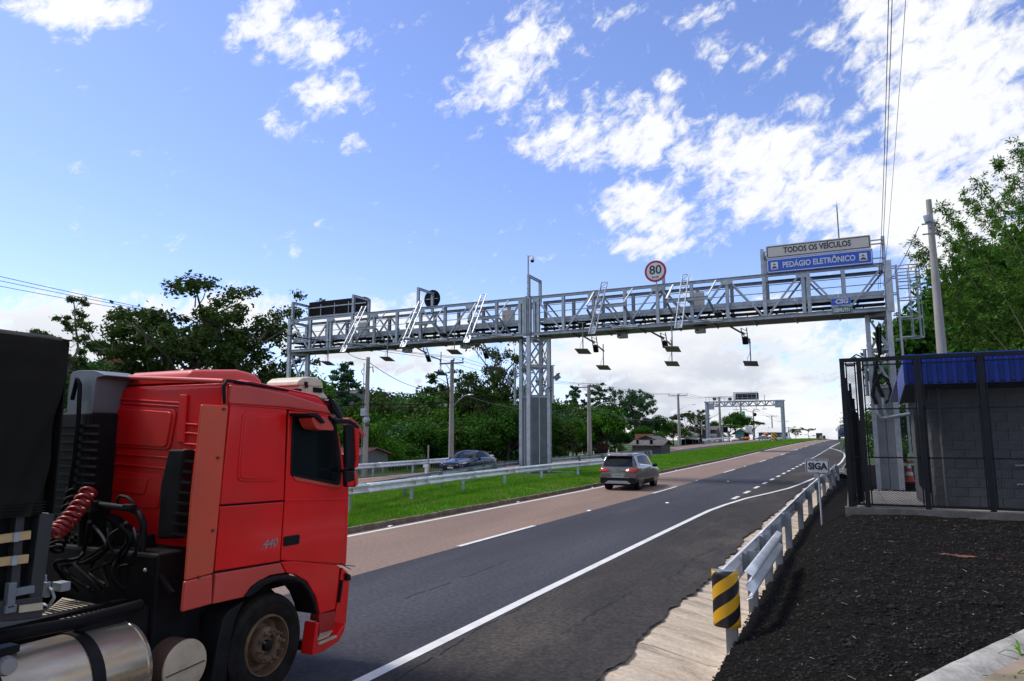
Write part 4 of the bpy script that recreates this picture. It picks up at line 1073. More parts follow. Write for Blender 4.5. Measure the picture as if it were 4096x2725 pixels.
# caged ladder at the right end
lx, ly = XR + .45, YG + .25
HZ_ = [atY(*z4(1200, q), YG + .25).z for q in (722, 775, 825, 880, 975, 1122, 1278)]
def cage(b):
    z0, z1 = HZ_[-1], HZ_[0]
    for zz in HZ_:
        pts = [(lx, ly - .3, zz)] + [(lx + .46 + .50 * math.cos(t), ly + .40 * math.sin(t), zz) for t in np.linspace(-math.pi * .62, math.pi * .62, 15)] + [(lx, ly + .3, zz)]
        for i in range(len(pts) - 1): b.bar(pts[i], pts[i + 1], .012, .055)
    for t in (-1.5, -.75, 0, .75, 1.5):
        b.bar((lx + .46 + .49 * math.cos(t), ly + .39 * math.sin(t), z0), (lx + .46 + .49 * math.cos(t), ly + .39 * math.sin(t), z1), .04, .012)
lad = gp('access_ladder', lambda b: [b.bar((lx, ly + s, 1.6), (lx, ly + s, HZ_[0] + .1), .075, .03, up=(0, 1, 0)) for s in (-.24, .24)], 'galv_lt')
mb = MB(); cage(mb); mb.build('safety_cage', M['galv'], lad)
mb = MB(); [mb.tube((lx, ly - .24, 1.8 + .3 * i), (lx, ly + .24, 1.8 + .3 * i), .014, n=6) for i in range(29)]; mb.build('rung', M['galv'], lad)
mb = MB(); [mb.bar((XR + .2, ly + s, zz), (lx, ly + s, zz), .04, .05) for zz in (10.5, 10.0, 9.2, 8.2, 7.0, 5.6, 4.2) for s in (-.24, .24)]; mb.build('ladder_bracket', M['galv'], lad)

# inclined lattice booms standing out from the front truss, with their outriggers
booms = [(z7(1250, 290), z7(920, 985), 505), (z2(918, 322), z2(800, 608), 850), (z2(1310, 280), z2(1200, 580), 1245), (z3(342, 203), z3(262, 527), 320), (z3(850, 155), z3(805, 490), 820)]
def boom(top, bot):
    A = atY(*top, YG - .45); x = A.x
    Bp = atX(*bot, x); 
    if not (YG - 2.6 < Bp.y < YG - .2): Bp = atY(*bot, YG - 1.3)
    A = Vector((x, A.y, A.z)); w = .17
    bo = gp('lattice_boom', lambda b: [b.bar((A.x + s, A.y, A.z), (Bp.x + s, Bp.y, Bp.z), .055, .055) for s in (-w, w)], 'galv')
    d = Bp - A; n = 9; mb = MB()
    for k in range(n):
        p = A + d * (k / n); q = A + d * ((k + 1) / n); mb.bar((p.x - w, p.y, p.z), (p.x + w, p.y, p.z), .03, .03)
        s = w if k % 2 else -w; mb.bar((p.x - s, p.y, p.z), (q.x + s, q.y, q.z), .025, .025)
    mb.build('lacing', M['galv'], bo)
    mb = MB(); mb.prism([(Bp.x - w, Bp.y, Bp.z), (Bp.x + w, Bp.y, Bp.z), (Bp.x + w, Bp.y - d.y * .14, Bp.z - d.z * .14), (Bp.x - w, Bp.y - d.y * .14, Bp.z - d.z * .14)], (0, .03, 0)); mb.build('end_plate', M['galv'], bo)
    # outrigger beams
    t = .46; P = A + d * t; zz = P.z
    gp('outrigger_beam', lambda b: b.ibeam((x - 1.0, YG - .62, zz), (x + 1.15, YG - .62, zz), .14, .19), 'galv')
    gp('outrigger_beam', lambda b: b.ibeam((x + .1, YG - .45, zz), (x + .1, YG + 0, zz), .14, .19), 'galv')
    for s in (-1.0, 1.15):
        gp('outrigger_strut', lambda b: b.bar((x + s + (.25 if s < 0 else .35), YG - .09, ZT - .02), (x + s, YG - .68, zz + .12), .10, .05), 'galv')
        gp('outrigger_strut', lambda b: b.bar((x + s, YG - .62, zz - .1), (x + s + .35, YG + .1, ZB + .1), .09, .09), 'galv_dk')
    gp('outrigger_arm', lambda b: b.bar((x + .1, YG - .1, ZB + .15), (x - .1, Bp.y + .1, Bp.z + .45), .06, .06), 'galv')
    gp('outrigger_arm', lambda b: b.bar((x + 1.1, YG - .12, ZB - .02), (x + .1, Bp.y + .2, Bp.z + .55), .07, .07), 'galv')
    gp('perforated_strip', lambda b: b.box((x + 1.0, YG - .12, ZB + .04), (1.5, .02, .14)), 'galv_lt')
    return x, A, Bp
BX_ = [boom(a, b) for (a, b, _) in booms]

# antenna plates on hanging rods
def antenna(c, rod_top, label, sz=.52):
    """c: picture point of the plate, rod_top: picture point of the rod's top, all at their real distance"""
    (px, py, D), (rx, ry) = c, rod_top
    P = atY(px, py, D); Q = atX(rx, ry, P.x) if False else atY(rx, ry, D); Q = Vector((P.x, P.y, Q.z))
    t = thing('antenna_panel', label, 'antenna', tuple(P), 0, 'antenna plates hanging from the gantry')
    mb = MB(); rot = Matrix.Rotation(R(-17), 3, 'X') @ Matrix.Rotation(R(4), 3, 'Y'); mb.box(P, (sz * 1.45, sz * 1.35, .035), rot=rot); mb.build('plate', M['antp'], t, bevel=.006)
    mb = MB(); mb.tube(P + Vector((0, 0, .02)), Q, .032, n=8); mb.build('rod', M['galv_dk'], t, smooth=60)
    mb = MB(); mb.lathe([(.0, .0), (.07, .01), (.06, .04), (.03, .05)], P + Vector((0, 0, .02)), n=12); mb.build('flange', M['galv_dk'], t)
    mb = MB(); mb.path([P + Vector((-.15, 0, .03)), P + Vector((-.17, 0, .3)), P + Vector((-.05, 0, .55)), P + Vector((0, 0, .7))], .010, 5); mb.build('lead', M['cable'], t)
    return t
M['antp'] = mat('grey_antenna_plate', (.13, .125, .115), (.10, .095, .09), .5, .1, 3)
L_ = [('antenna plate hanging under the left end below the dark message board', z7(692, 1160), z7(697, 790), YG - 1.3),
      ('antenna plate under the left span above the first utility pole', z2(704, 684), z2(709, 480), YG - 1.3),
      ('antenna plate under the left span left of the tall airy tree', z2(1125, 640), z2(1128, 470), YG - 1.3),
      ('antenna plate hanging low over the second utility pole', z2(1040, 775), z2(1043, 640), YB + 1.5),
      ('antenna plate hanging low beside the middle column', z2(1393, 746), z2(1391, 612), YB + 1.5),
      ('higher antenna plate just right of the middle column', z3(207, 636), z3(208, 455), YG - 1.2),
      ('lower antenna plate to the right of the middle column', z3(336, 738), z3(341, 590), YB + 1.4),
      ('higher antenna plate of the pair below the speed sign', z3(768, 622), z3(765, 430), YG - 1.2),
      ('lower antenna plate of the pair below the speed sign', z3(766, 714), z3(764, 565), YB + 1.4),
      ('rightmost antenna plate under the right span', z3(1260, 713), z3(1256, 555), YB + 1.4)]
for lab, c, rt, D in L_:
    antenna((c[0], c[1], D), rt, lab)
# short lattice arms with dark camera boxes below the rear truss
def arm(top, bot, rod, label):
    A = atY(*top, YB + .1); Bp = atY(*bot, YB + 1.1); t = thing('camera_arm', label, 'camera arm', tuple(A), 0, 'camera arms below the rear truss')
    mb = MB(); w = .14
    for s in (-w, w): mb.bar((A.x + s, A.y, A.z), (Bp.x + s, Bp.y, Bp.z), .05, .05)
    d = Bp - A
    for k in range(5): p = A + d * (k / 5); q = A + d * ((k + 1) / 5); mb.bar((p.x - w, p.y, p.z), (q.x + w, q.y, q.z), .025, .025)
    mb.build('lattice', M['galv_dk'], t)
    mb = MB(); P = A + d * .78; mb.box(P, (.24, .12, d.length * .42), rot=d.to_track_quat('Z', 'Y').to_matrix()); mb.build('camera_box', M['black'], t)
    Rr = atY(*rod, YB + 1.4); mb = MB(); mb.bar(Bp + Vector((.1, 0, .35)), Rr, .06, .08); mb.build('side_bar', M['galv_dk'], t)
    mb = MB(); mb.bar(A + Vector((-.7, -.2, .12)), A + d * .4, .05, .09); mb.build('stay', M['galv_dk'], t)
arm(z3(275, 545), z3(290, 640), z3(340, 636), 'camera arm under the right span nearest the middle column')
arm(z3(708, 520), z3(725, 612), z3(765, 600), 'camera arm under the right span below the speed sign')
arm(z3(1215, 490), z3(1228, 590), z3(1256, 585), 'camera arm furthest right under the right span')
arm(z2(940, 615), z2(968, 700), z2(1040, 690), 'camera arm left of the second utility pole')
arm(z2(1305, 595), z2(1330, 680), z2(1390, 672), 'camera arm beside the tall airy tree')
# sensor boxes under the floor
for (p, lab) in ((z3(455, 540), 'pale sensor box under the right span near the middle'), (z3(943, 508), 'pale sensor box under the right span right of the speed sign'), (z2(1195, 606), 'pale sensor box under the left span near the middle column'), (z2(830, 633), 'pale sensor box under the left span centre')):
    P = atY(*p, YG + .9); t = thing('sensor_box', lab, 'sensor', tuple(P), 0, 'sensor boxes under the gantry floor')
    mb = MB(); mb.box(P, (.52, .5, .24)); mb.build('housing', M['sbox'] if 'sbox' in M else M.setdefault('sbox', mat('pale_box', (.33, .33, .31), (.28, .28, .27), .5)), t, bevel=.03)
    mb = MB(); mb.box(P + Vector((-.10, -.252, .02)), (.12, .012, .08)); mb.box(P + Vector((.06, -.252, .02)), (.03, .012, .03)); mb.build('lens', M['black'], t)
    mb = MB(); mb.box(P + Vector((0, 0, .17)), (.7, .5, .08)); mb.build('mount', M['galv_dk'], t)
# cameras on the front under rods
for (p, lab) in ((z3(205, 470), 'small housed camera at the truss right of the middle column'), (z3(1055, 405), 'small housed camera on the lower chord of the right span'), (z2(1055, 533), 'small housed camera on the left span near its centre'), (z7(1490, 820), 'small housed camera beside the second lattice boom')):
    P = atY(*p, YG - .35); t = thing('gantry_camera', lab, 'camera', tuple(P), 0, 'housed cameras on the front truss')
    mb = MB(); mb.box(P + Vector((0, 0, .09)), (.42, .5, .02)); mb.build('sun_shield', M['galv'], t)
    mb = MB(); mb.box(P, (.34, .42, .15), rot=Matrix.Rotation(R(-12), 3, 'X')); mb.build('housing', M['plast'], t, bevel=.02)
    mb = MB(); mb.bar(P, P + Vector((0, .33, -.05)), .05, .05); mb.build('bracket', M['galv_dk'], t)
# control cabinets standing on the walkway
for (p, w, h, lab) in ((z7(1230, 600), .62, .80, 'cream control cabinet behind the first lattice boom'), (z2(1465, 395), .75, .72, 'cream control cabinet left of the middle column'), (z3(925, 300), .70, .80, 'cream control cabinet right of the speed sign')):
    P = atY(*p, YB - .5); t = thing('control_cabinet', lab, 'cabinet', (P.x, P.y, 9.13), 0, 'control cabinets on the walkway')
    mb = MB(); mb.box((P.x, P.y, 9.9), (w, .3, h)); mb.build('case', M['cab'] if 'cab' in M else M.setdefault('cab', mat('cabinet_cream', (.50, .46, .42), (.45, .42, .38), .5)), t, bevel=.01)
    mb = MB(); mb.box((P.x - w * .35, P.y - .156, 9.9), (.03, .012, .12)); mb.build('lock', M['black'], t)
    mb = MB(); [mb.bar((P.x + s * w * .45, P.y, 9.12), (P.x + s * w * .45, P.y, 9.9 - h / 2), .05, .05) for s in (-1, 1)]; mb.build('leg', M['galv_dk'], t)

# ------------------------------------------------------------------ signs
def text(name, s, size, m, parent, loc, w=None, bold=0.0, shear=0.0, rotz=0.0, rotx=R(90), ext=.002, align='CENTER'):
    cu = bpy.data.curves.new(name, 'FONT'); cu.body = s; cu.size = size; cu.align_x = align; cu.align_y = 'CENTER'; cu.offset = bold; cu.shear = shear; cu.extrude = ext; cu.resolution_u = 3
    o = bpy.data.objects.new(name, cu); COL.objects.link(o); bpy.context.view_layer.update()
    me = bpy.data.meshes.new_from_object(o.evaluated_get(bpy.context.evaluated_depsgraph_get())); bpy.data.objects.remove(o); bpy.data.curves.remove(cu)
    me.materials.clear(); me.materials.append(M[m]); me.name = name
    xs = [v.co.x for v in me.vertices]; cw = max(xs) - min(xs); k = (w / cw) if w else 1.0
    mx = Matrix.Translation(Vector(loc)) @ Matrix.Rotation(rotz, 4, 'Z') @ Matrix.Rotation(rotx, 4, 'X') @ Matrix.Diagonal((k, 1, 1, 1))
    me.transform(mx); return link(name, me, parent)
def rrect(x0, x1, z0, z1, r, y, n=5):
    pts = []
    for (cx0, cz0, a0) in ((x1 - r, z1 - r, 0), (x0 + r, z1 - r, 90), (x0 + r, z0 + r, 180), (x1 - r, z0 + r, 270)):
        for k in range(n + 1): a = R(a0 + 90 * k / n); pts.append((cx0 + r * math.cos(a), y, cz0 + r * math.sin(a)))
    return pts
YS_ = YG - .22
TL = atY(*z4(122, 558), YS_); BRr = atY(*z4(943, 472), YS_); x0, x1 = TL.x, BRr.x
zt = (TL.z + BRr.z) / 2; zm = (atY(*z4(124, 662), YS_).z + atY(*z4(945, 580), YS_).z) / 2; zb_ = (atY(*z4(134, 774), YS_).z + atY(*z4(955, 695), YS_).z) / 2
t = thing('road_sign', 'grey white overhead sign reading TODOS OS VEICULOS', 'road sign', ((x0 + x1) / 2, YS_, zm))
mb = MB(); mb.prism(rrect(x0, x1, zm + .02, zt, .04, YS_), (0, .04, 0)); mb.build('board', M['signw'], t)
mb = MB(); o_ = rrect(x0 + .045, x1 - .045, zm + .065, zt - .045, .07, YS_ - .003); i_ = rrect(x0 + .085, x1 - .085, zm + .105, zt - .085, .04, YS_ - .003)
mb.add(o_ + i_, [(k, (k + 1) % len(o_), len(o_) + (k + 1) % len(o_), len(o_) + k) for k in range(len(o_))]); mb.build('border', M['signk'], t)
W = x1 - x0
text('lettering', 'TODOS OS VEÍCULOS', .40, 'signk', t, (x0 + W * .497, YS_ - .004, (zm + zt) / 2 + .03), w=W * .645, bold=.011)
mb = MB(); [mb.bar((x0 - .1, YS_ + .07, zz), (XR + .0, YS_ + .07, zz), .05, .06) for zz in (zm + .22, zt - .28, zb_ + .25)]; mb.build('support_rail', M['galv'], t)
t = thing('road_sign', 'blue overhead sign reading PEDAGIO ELETRONICO with two car symbols', 'road sign', ((x0 + x1) / 2, YS_, zb_))
mb = MB(); mb.prism(rrect(x0, x1 + .04, zb_, zm, .04, YS_), (0, .04, 0)); mb.build('board', M['signb'], t)
mb = MB(); o_ = rrect(x0 + .03, x1 + .01, zb_ + .03, zm - .03, .07, YS_ - .003); i_ = rrect(x0 + .07, x1 - .03, zb_ + .07, zm - .07, .05, YS_ - .003)
mb.add(o_ + i_, [(k, (k + 1) % len(o_), len(o_) + (k + 1) % len(o_), len(o_) + k) for k in range(len(o_))]); mb.build('border', M['signw2'], t)
text('lettering', 'PEDÁGIO ELETRÔNICO', .40, 'signw2', t, (x0 + W * .505, YS_ - .004, (zm + zb_) / 2 - .01), w=W * .69, bold=.009)
for fx in (.078, .922):
    xx = x0 + W * fx; zz = (zm + zb_) / 2; h = .19
    mb = MB(); mb.box((xx, YS_ - .005, zz), (2 * h * .9, .006, 2 * h)); sy = mb.build('symbol', M['signw2'], t)
    mb = MB(); yy = YS_ - .010; mb.box((xx, yy, zz - .10), (.22, .004, .055)); mb.prism([(xx - .08, yy, zz - .073), (xx + .08, yy, zz - .073), (xx + .055, yy, zz - .03), (xx - .055, yy, zz - .03)], (0, .004, 0))
    mb.box((xx - .075, yy, zz - .14), (.04, .004, .03)); mb.box((xx + .075, yy, zz - .14), (.04, .004, .03))
    mb.prism([(xx - .085, yy, zz + .045), (xx + .085, yy, zz + .045), (xx + .02, yy, zz + .10), (xx - .02, yy, zz + .10)], (0, .004, 0)); mb.box((xx, yy, zz + .115), (.02, .004, .03))
    for k in range(3): mb.box((xx + (k - 1) * .035, yy, zz + .015), (.01, .004, .03))
    mb.build('car_mark', M['signk'], sy)
# speed limit sign
C = atY(*z3(661, 134), YS_); rad = atY(*z3(730, 134), YS_).x - C.x
t = thing('speed_sign', 'round speed limit sign 80 km/h with red rim above the truss', 'road sign', tuple(C))
def disc(mb, c, r, y, th, mi=0, n=40): mb.prism([(c.x + r * math.cos(2 * math.pi * k / n), y, c.z + r * math.sin(2 * math.pi * k / n)) for k in range(n)], (0, th, 0), mi)
mb = MB(); disc(mb, C, rad, YS_, .03); mb.build('rim', M['signr'], t)
mb = MB(); disc(mb, C, rad * .80, YS_ - .004, .003); mb.build('face', M['signw2'], t)
text('numeral', '80', rad * 1.15, 'signk', t, (C.x, YS_ - .006, C.z + rad * .10), w=rad * 1.12, bold=.012)
text('unit', 'km/h', rad * .32, 'signk', t, (C.x - rad * .02, YS_ - .006, C.z - rad * .54), w=rad * .60, bold=.003)
mb = MB(); mb.tube((C.x + .02, YG - .16, ZT - .2), (C.x + .02, YG - .16, C.z), .035, n=8); mb.build('pole', M['galv'], t)
# small maker's board on the bottom chord
a = atY(*z4(635, 963), YG - .16); b = atY(*z4(797, 1083), YG - .16); mid = (a.z + b.z) / 2
t = thing('name_board', 'small double board with blue CSG half above green DEMUTH half', 'sign', ((a.x + b.x) / 2, YG - .16, b.z))
mb = MB(); mb.box(((a.x + b.x) / 2, YG - .145, mid), (b.x - a.x, .03, a.z - b.z)); mb.build('board', M['galv'], t)
W2 = b.x - a.x; H2 = a.z - b.z
mb = MB(); mb.box(((a.x + b.x) / 2, YG - .163, a.z - H2 * .27), (W2 * .97, .004, H2 * .38)); mb.build('blue_panel', M['signb'], t)
mb = MB(); zz0 = b.z + H2 * .03; xm = (a.x + b.x) / 2
mb.prism([(a.x + .02, YG - .165, zz0), (b.x - .02, YG - .165, zz0), (b.x - .02, YG - .165, zz0 + H2 * .36), (xm + .1, YG - .165, zz0 + H2 * .40), (xm - .08, YG - .165, zz0 + H2 * .46), (xm - .2, YG - .165, zz0 + H2 * .38), (a.x + .02, YG - .165, zz0 + H2 * .36)], (0, .004, 0)); mb.build('green_panel', M['signg'], t)
text('logo', 'CSG', H2 * .36, 'signw2', t, (xm + .03, YG - .168, a.z - H2 * .27), w=W2 * .66, bold=.014, shear=.15)
mb = MB(); [mb.box((a.x + W2 * (.17 + .02 * k), YG - .168, a.z - H2 * (.27 + .035 * (k - 1))), (W2 * .12, .003, .008)) for k in range(3)]; mb.build('speed_line', M['signw2'], t)
text('lettering', 'DEMUTH', H2 * .30, 'signw2', t, (xm, YG - .168, zz0 + H2 * .18), w=W2 * .82, bold=.012)
text('small_line', 'CONSTRUTORA', H2 * .06, 'signw2', t, (xm - .08, YG - .168, zz0 + H2 * .37), w=W2 * .3)
# message board seen from behind, left end
a = atY(*z7(400, 232), YB - .15); b = atY(*z7(1250, 135), YB - .15); c_ = atY(*z7(395, 470), YB - .15)
zt_ = (a.z + b.z) / 2; zb2 = c_.z
t = thing('message_board', 'black electronic message board seen from behind at the left end', 'message board', ((a.x + b.x) / 2, YB, zb2))
mb = MB(); mb.box(((a.x + b.x) / 2, YB + .15, (zt_ + zb2) / 2), (b.x - a.x, .5, zt_ - zb2)); mb.build('case', M['black'], t, bevel=.02)
for k in range(1, 4):
    xx = a.x + (b.x - a.x) * (k / 4 - .02); mb = MB(); mb.box((xx, YB - .13, (zt_ + zb2) / 2 - .12), (.05, .05, (zt_ - zb2) * .8)); mb.build('back_rib', M['galv'], t)
for f in (.60, .04): mb = MB(); mb.box(((a.x + b.x) / 2, YB - .19, zb2 + (zt_ - zb2) * f), (b.x - a.x + .4, .06, .08)); mb.build('cross_rail', M['galv'], t)
# round sign seen from behind
C = atY(*z2(986, 308), YB + .1); rd = abs(atY(*z2(1036, 308), YB + .1).x - C.x)
t = thing('speed_sign', 'black back of a round road sign on the left span', 'road sign', tuple(C)); mb = MB(); disc(mb, C, rd, YB + .09, .03); mb.build('disc', M['black'], t)
mb = MB(); mb.box((C.x, YB + .06, C.z), (rd * 1.5, .03, .05)); mb.build('clamp', M['galv'], t)
# dome camera on its pole
P = atY(*z2(1590, 35), YG - .15); t = thing('dome_camera', 'white dome camera on a thin pole at the gantry middle', 'camera', (P.x, P.y, ZT))
mb = MB(); mb.tube((P.x - .02, P.y, ZT - .1), (P.x - .02, P.y, P.z), .05, .045, n=10); mb.build('pole', M['galv'], t, smooth=60)
C = atY(*z2(1614, 62), YG - .15); mb = MB(); mb.path([(P.x, P.y, C.z + .25), (C.x - .05, P.y, C.z + .27), (C.x, P.y, C.z + .18)], .035, 8); mb.build('arm', M['signw2'], t, smooth=60)
mb = MB(); mb.lathe([(0, .2), (.06, .2), (.10, .10), (.13, .02), (.13, -.04)], C, n=16); mb.build('housing', M['signw2'], t, smooth=60)
mb = MB(); mb.ball(C + Vector((0, 0, -.05)), (.115, .115, .13), 14, 8); mb.build('dome', M['glass'], t, smooth=80)
mb = MB(); [mb.box((P.x - .02, P.y - .01, ZT + .25 + .35 * k), (.14, .13, .02)) for k in range(3)]; mb.build('strap', M['signw2'], t)
# lightning rod
P = atY(*z4(672, 250), YB); Q = atY(*z4(686, 500), YB); t = thing('lightning_rod', 'slender lightning rod rising behind the white overhead sign', 'lightning rod', (P.x + .05, YB, ZT))
mb = MB(); mb.tube((P.x + .05, YB, ZB + .5), (P.x + .05, YB, P.z), .045, .03, n=8); mb.build('mast', M['galv_dk'], t, smooth=60)
mb = MB(); mb.tube((P.x + .05, YB, P.z), (P.x + .05, YB, P.z + .35), .012, .004, n=5); [mb.tube((P.x + .05, YB, P.z + .02), (P.x + .05 + math.cos(a_) * .16, YB + math.sin(a_) * .16, P.z + .12), .005, n=4) for a_ in (0, 1.6, 3.1, 4.7)]; mb.build('tip', M['galv_dk'], t)
# floodlights and tubes on the middle column
for (p, s, lab) in ((z2(1768, 802), 1, 'grey floodlight on the right side of the middle column'), (z2(1468, 835), -1, 'grey floodlight on the left side of the middle column'), (z2(1715, 885), 1, 'housed camera low on the right of the middle column')):
    P = atY(*p, YG + .9); t = thing('floodlight' if 'flood' in lab else 'column_camera', lab, 'floodlight' if 'flood' in lab else 'camera', tuple(P))
    mb = MB(); rot = Matrix.Rotation(R(-35 * s), 3, 'Y')
    mb.box(P, (.30, .26, .22), rot=rot); mb.build('body', M['galv_dk'] if 'flood' in lab else M['galv'], t, bevel=.03)
    mb = MB(); mb.box(P + rot @ Vector((.17 * s, 0, 0)), (.03, .30, .26), rot=rot); mb.build('front_glass', M['glass'], t)
    mb = MB(); mb.box(P + Vector((0, 0, .15)), (.42, .3, .015), rot=rot); mb.build('hood', M['galv'], t)
    mb = MB(); mb.path([P + Vector((-.1 * s, 0, .05)), P + Vector((-.02, 0, .27)), P + Vector((.2 * s, 0, .2))], .012, 5); mb.build('lead', M['cable'], t)
for (p, q, lab) in ((z2(1505, 740), z2(1505, 970), 'steel conduit tube left of the middle column'), (z2(1740, 725), z2(1745, 960), 'steel conduit tube right of the middle column'), (z5(505, 95), z5(520, 455), 'steel conduit tube left of the right column')):
    A = atY(*p, YG + .9); B_ = atY(*q, YG + .9); mb = MB(); mb.tube(A, (A.x, A.y, B_.z), .075, n=12); mb.box((A.x, A.y, A.z), (.3, .05, .04)); mb.box((A.x, A.y, B_.z), (.3, .05, .04)); o = mb.build('mounting_tube', M['galv'], None, smooth=50); tagp(o, lab, 'tube', 'mounting tubes beside the gantry columns')
# cables coiled in the right column
t = thing('cable_loop', 'black looped cable drop inside the right gantry column', 'cable', (1.6, YG - .1, 4))
def pth(pts, Y): return [atY(*p, Y) for p in pts]
mb = MB(); yy = YG - .2
mb.path(pth([z5(625, -80), z5(628, 120), z5(600, 190), z5(575, 360)], yy), .07, 8); mb.path(pth([z5(625, 290), z5(580, 380), z5(570, 450), z5(600, 525)], yy), .09, 8)
mb.path(pth([z5(625, 290), z5(690, 330), z5(712, 420), z5(700, 490), z5(670, 515)], yy), .06, 8); mb.path(pth([z5(600, 310), z5(615, 390), z5(640, 445), z5(655, 470)], yy), .09, 8); mb.path(pth([z5(600, -80), z5(604, 40), z5(620, 120)], yy), .06, 8)
mb.build('cable', M['cable'], t, smooth=60)
mb = MB(); mb.path(pth([z5(600, 530), z5(608, 590), z5(630, 630), z5(660, 632), z5(900, 592)], yy), .075, 8); mb.path(pth([z5(652, 470), z5(655, 540), z5(668, 600), z5(690, 622)], yy), .075, 8); mb.build('conduit', M['galv'], t, smooth=60)
# ------------------------------------------------------------------ the red lorry
XT = -5.0
lor = thing('lorry', 'red lorry cab with fuel tank passing close on the left', 'lorry', (XT - 1.1, 5.2, 0))
def S_(p, X=XT): return atX(p[0], p[1], X)
def crm(pts, k=5):
    P = [Vector(p) for p in pts]; P = [P[0]] + P + [P[-1]]; o = []
    for i in range(1, len(P) - 2):
        for j in range(k): t = j / k; a, b, c, d = P[i - 1:i + 3]; o.append(.5 * (2 * b + (c - a) * t + (2 * a - 5 * b + 4 * c - d) * t * t + (3 * b - a - 3 * c + d) * t ** 3))
    return o + [P[-2]]
def lb(name, fn, m, parent=None, smooth=0, bevel=0, seg=2, recalc=False):
    mb = MB(); fn(mb); mats = [M[k] for k in m] if isinstance(m, (list, tuple)) else M[m]
    return mb.build(name, mats, parent or lor, smooth=smooth, bevel=bevel, seg=seg, recalc=recalc)
XW = -7.15
def yz(y, z, X): return (X, y, z)
# main shell behind the skin
YR = 4.50      # rear wall
shell = [(YR, 1.18), (YR, 2.86), (4.75, 2.90), (5.3, 2.86), (5.75, 2.82), (5.93, 2.70), (6.16, 2.0), (6.22, 1.6), (6.20, 1.02), (6.12, .95), (5.2, 1.12)]
body = lb('cab_body', lambda b: b.prism([(XT - .035, y, z) for y, z in shell], (XW - XT + .07, 0, 0)), 'red', smooth=40, bevel=.07, seg=4)
lb('roof', lambda b: b.grid([[(X, y, zz + .05 * (1 - ((X + 6.07) / 1.08) ** 2) ** .5 if abs(X + 6.07) < 1.079 else zz) for X in np.linspace(XW + .03, XT - .035, 14)] for (y, zz) in ((YR + .02, 2.83), (4.8, 2.87), (5.3, 2.83), (5.72, 2.79), (5.9, 2.69))], flip=True), 'red', smooth=60)
def skin(name, pts, m='red', d=.03, bev=.010, X=XT, parent=None, smooth=30):
    P = [S_(p, X) for p in pts]
    return lb(name, lambda b: b.prism(P, (-d, 0, 0)), m, parent, bevel=bev, seg=3, smooth=smooth)
def rnd(pts, r=14, n=4):
    """round the corners of a picture-space outline"""
    out = []; k = len(pts)
    for i in range(k):
        p0, p1, p2 = Vector(pts[i - 1]), Vector(pts[i]), Vector(pts[(i + 1) % k])
        a = (p0 - p1); c = (p2 - p1); ra = min(r, a.length * .45); rc = min(r, c.length * .45); A = p1 + a.normalized() * ra; C = p1 + c.normalized() * rc
        for j in range(n + 1):
            t = j / n; q = A * (1 - t) ** 2 + p1 * 2 * t * (1 - t) + C * t * t; out.append((q.x, q.y))
    return out
# side skin: upper rear quarter, lower rear quarter, door, skirts
skin('upper_side_panel', [pa(1016, 352), pa(1264, 372), pa(1250, 772), pa(972, 792)])
skin('lower_side_panel', [pa(971, 800), pa(1250, 779), pa(1233, 1040), pa(946, 1086)])
fr = skin('inset_frame', rnd([pa(1072, 384), pa(1240, 398), pa(1228, 690), pa(1046, 690)], 26), 'red', d=.012, bev=.006, X=XT + .010)
skin('inset_panel', rnd([pa(1084, 396), pa(1230, 409), pa(1218, 678), pa(1058, 678)], 22), 'red', d=.012, bev=.008, X=XT + .018)
door = skin('door', [pa(1274, 376), pa(1420, 392), pa(1474, 404), pa(1500, 520), pa(1524, 712), pa(1522, 900), pa(1503, 1052), pa(1238, 1036), pa(1256, 770)], 'red')
skin('door_crease', [pa(1258, 768), pa(1528, 764), pa(1528, 771), pa(1258, 776)], 'red', d=.012, bev=.004, X=XT + .010, parent=door)
seal = skin('window_frame', rnd([pc(206, 600), pc(640, 640), pc(700, 672), pc(762, 1190), pc(748, 1412), pc(186, 1300)], 18), 'plast', d=.02, bev=.006, X=XT + .014, parent=door)
gl = skin('window_pane', rnd([pc(232, 716), pc(400, 660), pc(655, 690), pc(716, 1190), pc(706, 1356), pc(206, 1268)], 14), 'cabglass' if 'cabglass' in M else M.setdefault('cabglass', mat('cab_window', (.006, .011, .012), None, .06, 0, spec=.35)).name and 'cabglass', d=.006, bev=0, X=XT + .018, parent=door)
skin('window_lower_trim', [pc(205, 1290), pc(745, 1400), pc(735, 1432), pc(640, 1424), pc(240, 1352)], 'redpink', d=.03, bev=.01, X=XT + .014, parent=door)
hd = skin('door_handle', rnd([pb(925, 470), pb(1046, 452), pb(1042, 525), pb(922, 546)], 8), 'plast', d=.012, bev=.004, X=XT + .010, parent=door)
skin('grip', [pb(965, 474), pb(1036, 464), pb(1034, 486), pb(962, 496)], 'black', d=.03, bev=.004, X=XT + .035, parent=hd) if False else None
skin('roof_rail_panel', [pa(1016, 262), pa(1100, 268), pa(1262, 300), pa(1440, 356), pa(1464, 396), pa(1400, 384), pa(1262, 366), pa(1012, 350)], 'redpink', d=.05, bev=.022)
skin('drip_rail', [pa(1012, 350), pa(1262, 366), pa(1440, 392), pa(1440, 396), pa(1262, 371), pa(1012, 355)], 'red', d=.02, bev=.003, X=XT + .008)
skin('rear_skirt', [pa(950, 1096), pa(1236, 1048), pa(1258, 1092), pa(1190, 1103), pa(1130, 1135), pa(1080, 1198), pa(938, 1230)], 'redpink', d=.05)
skin('front_skirt', [pa(1238, 1044), pa(1300, 1040), pa(1497, 1062), pa(1487, 1160), pa(1476, 1252), pa(1408, 1272), pa(1392, 1200), pa(1352, 1130), pa(1300, 1100), pa(1262, 1092)], 'red', d=.05)
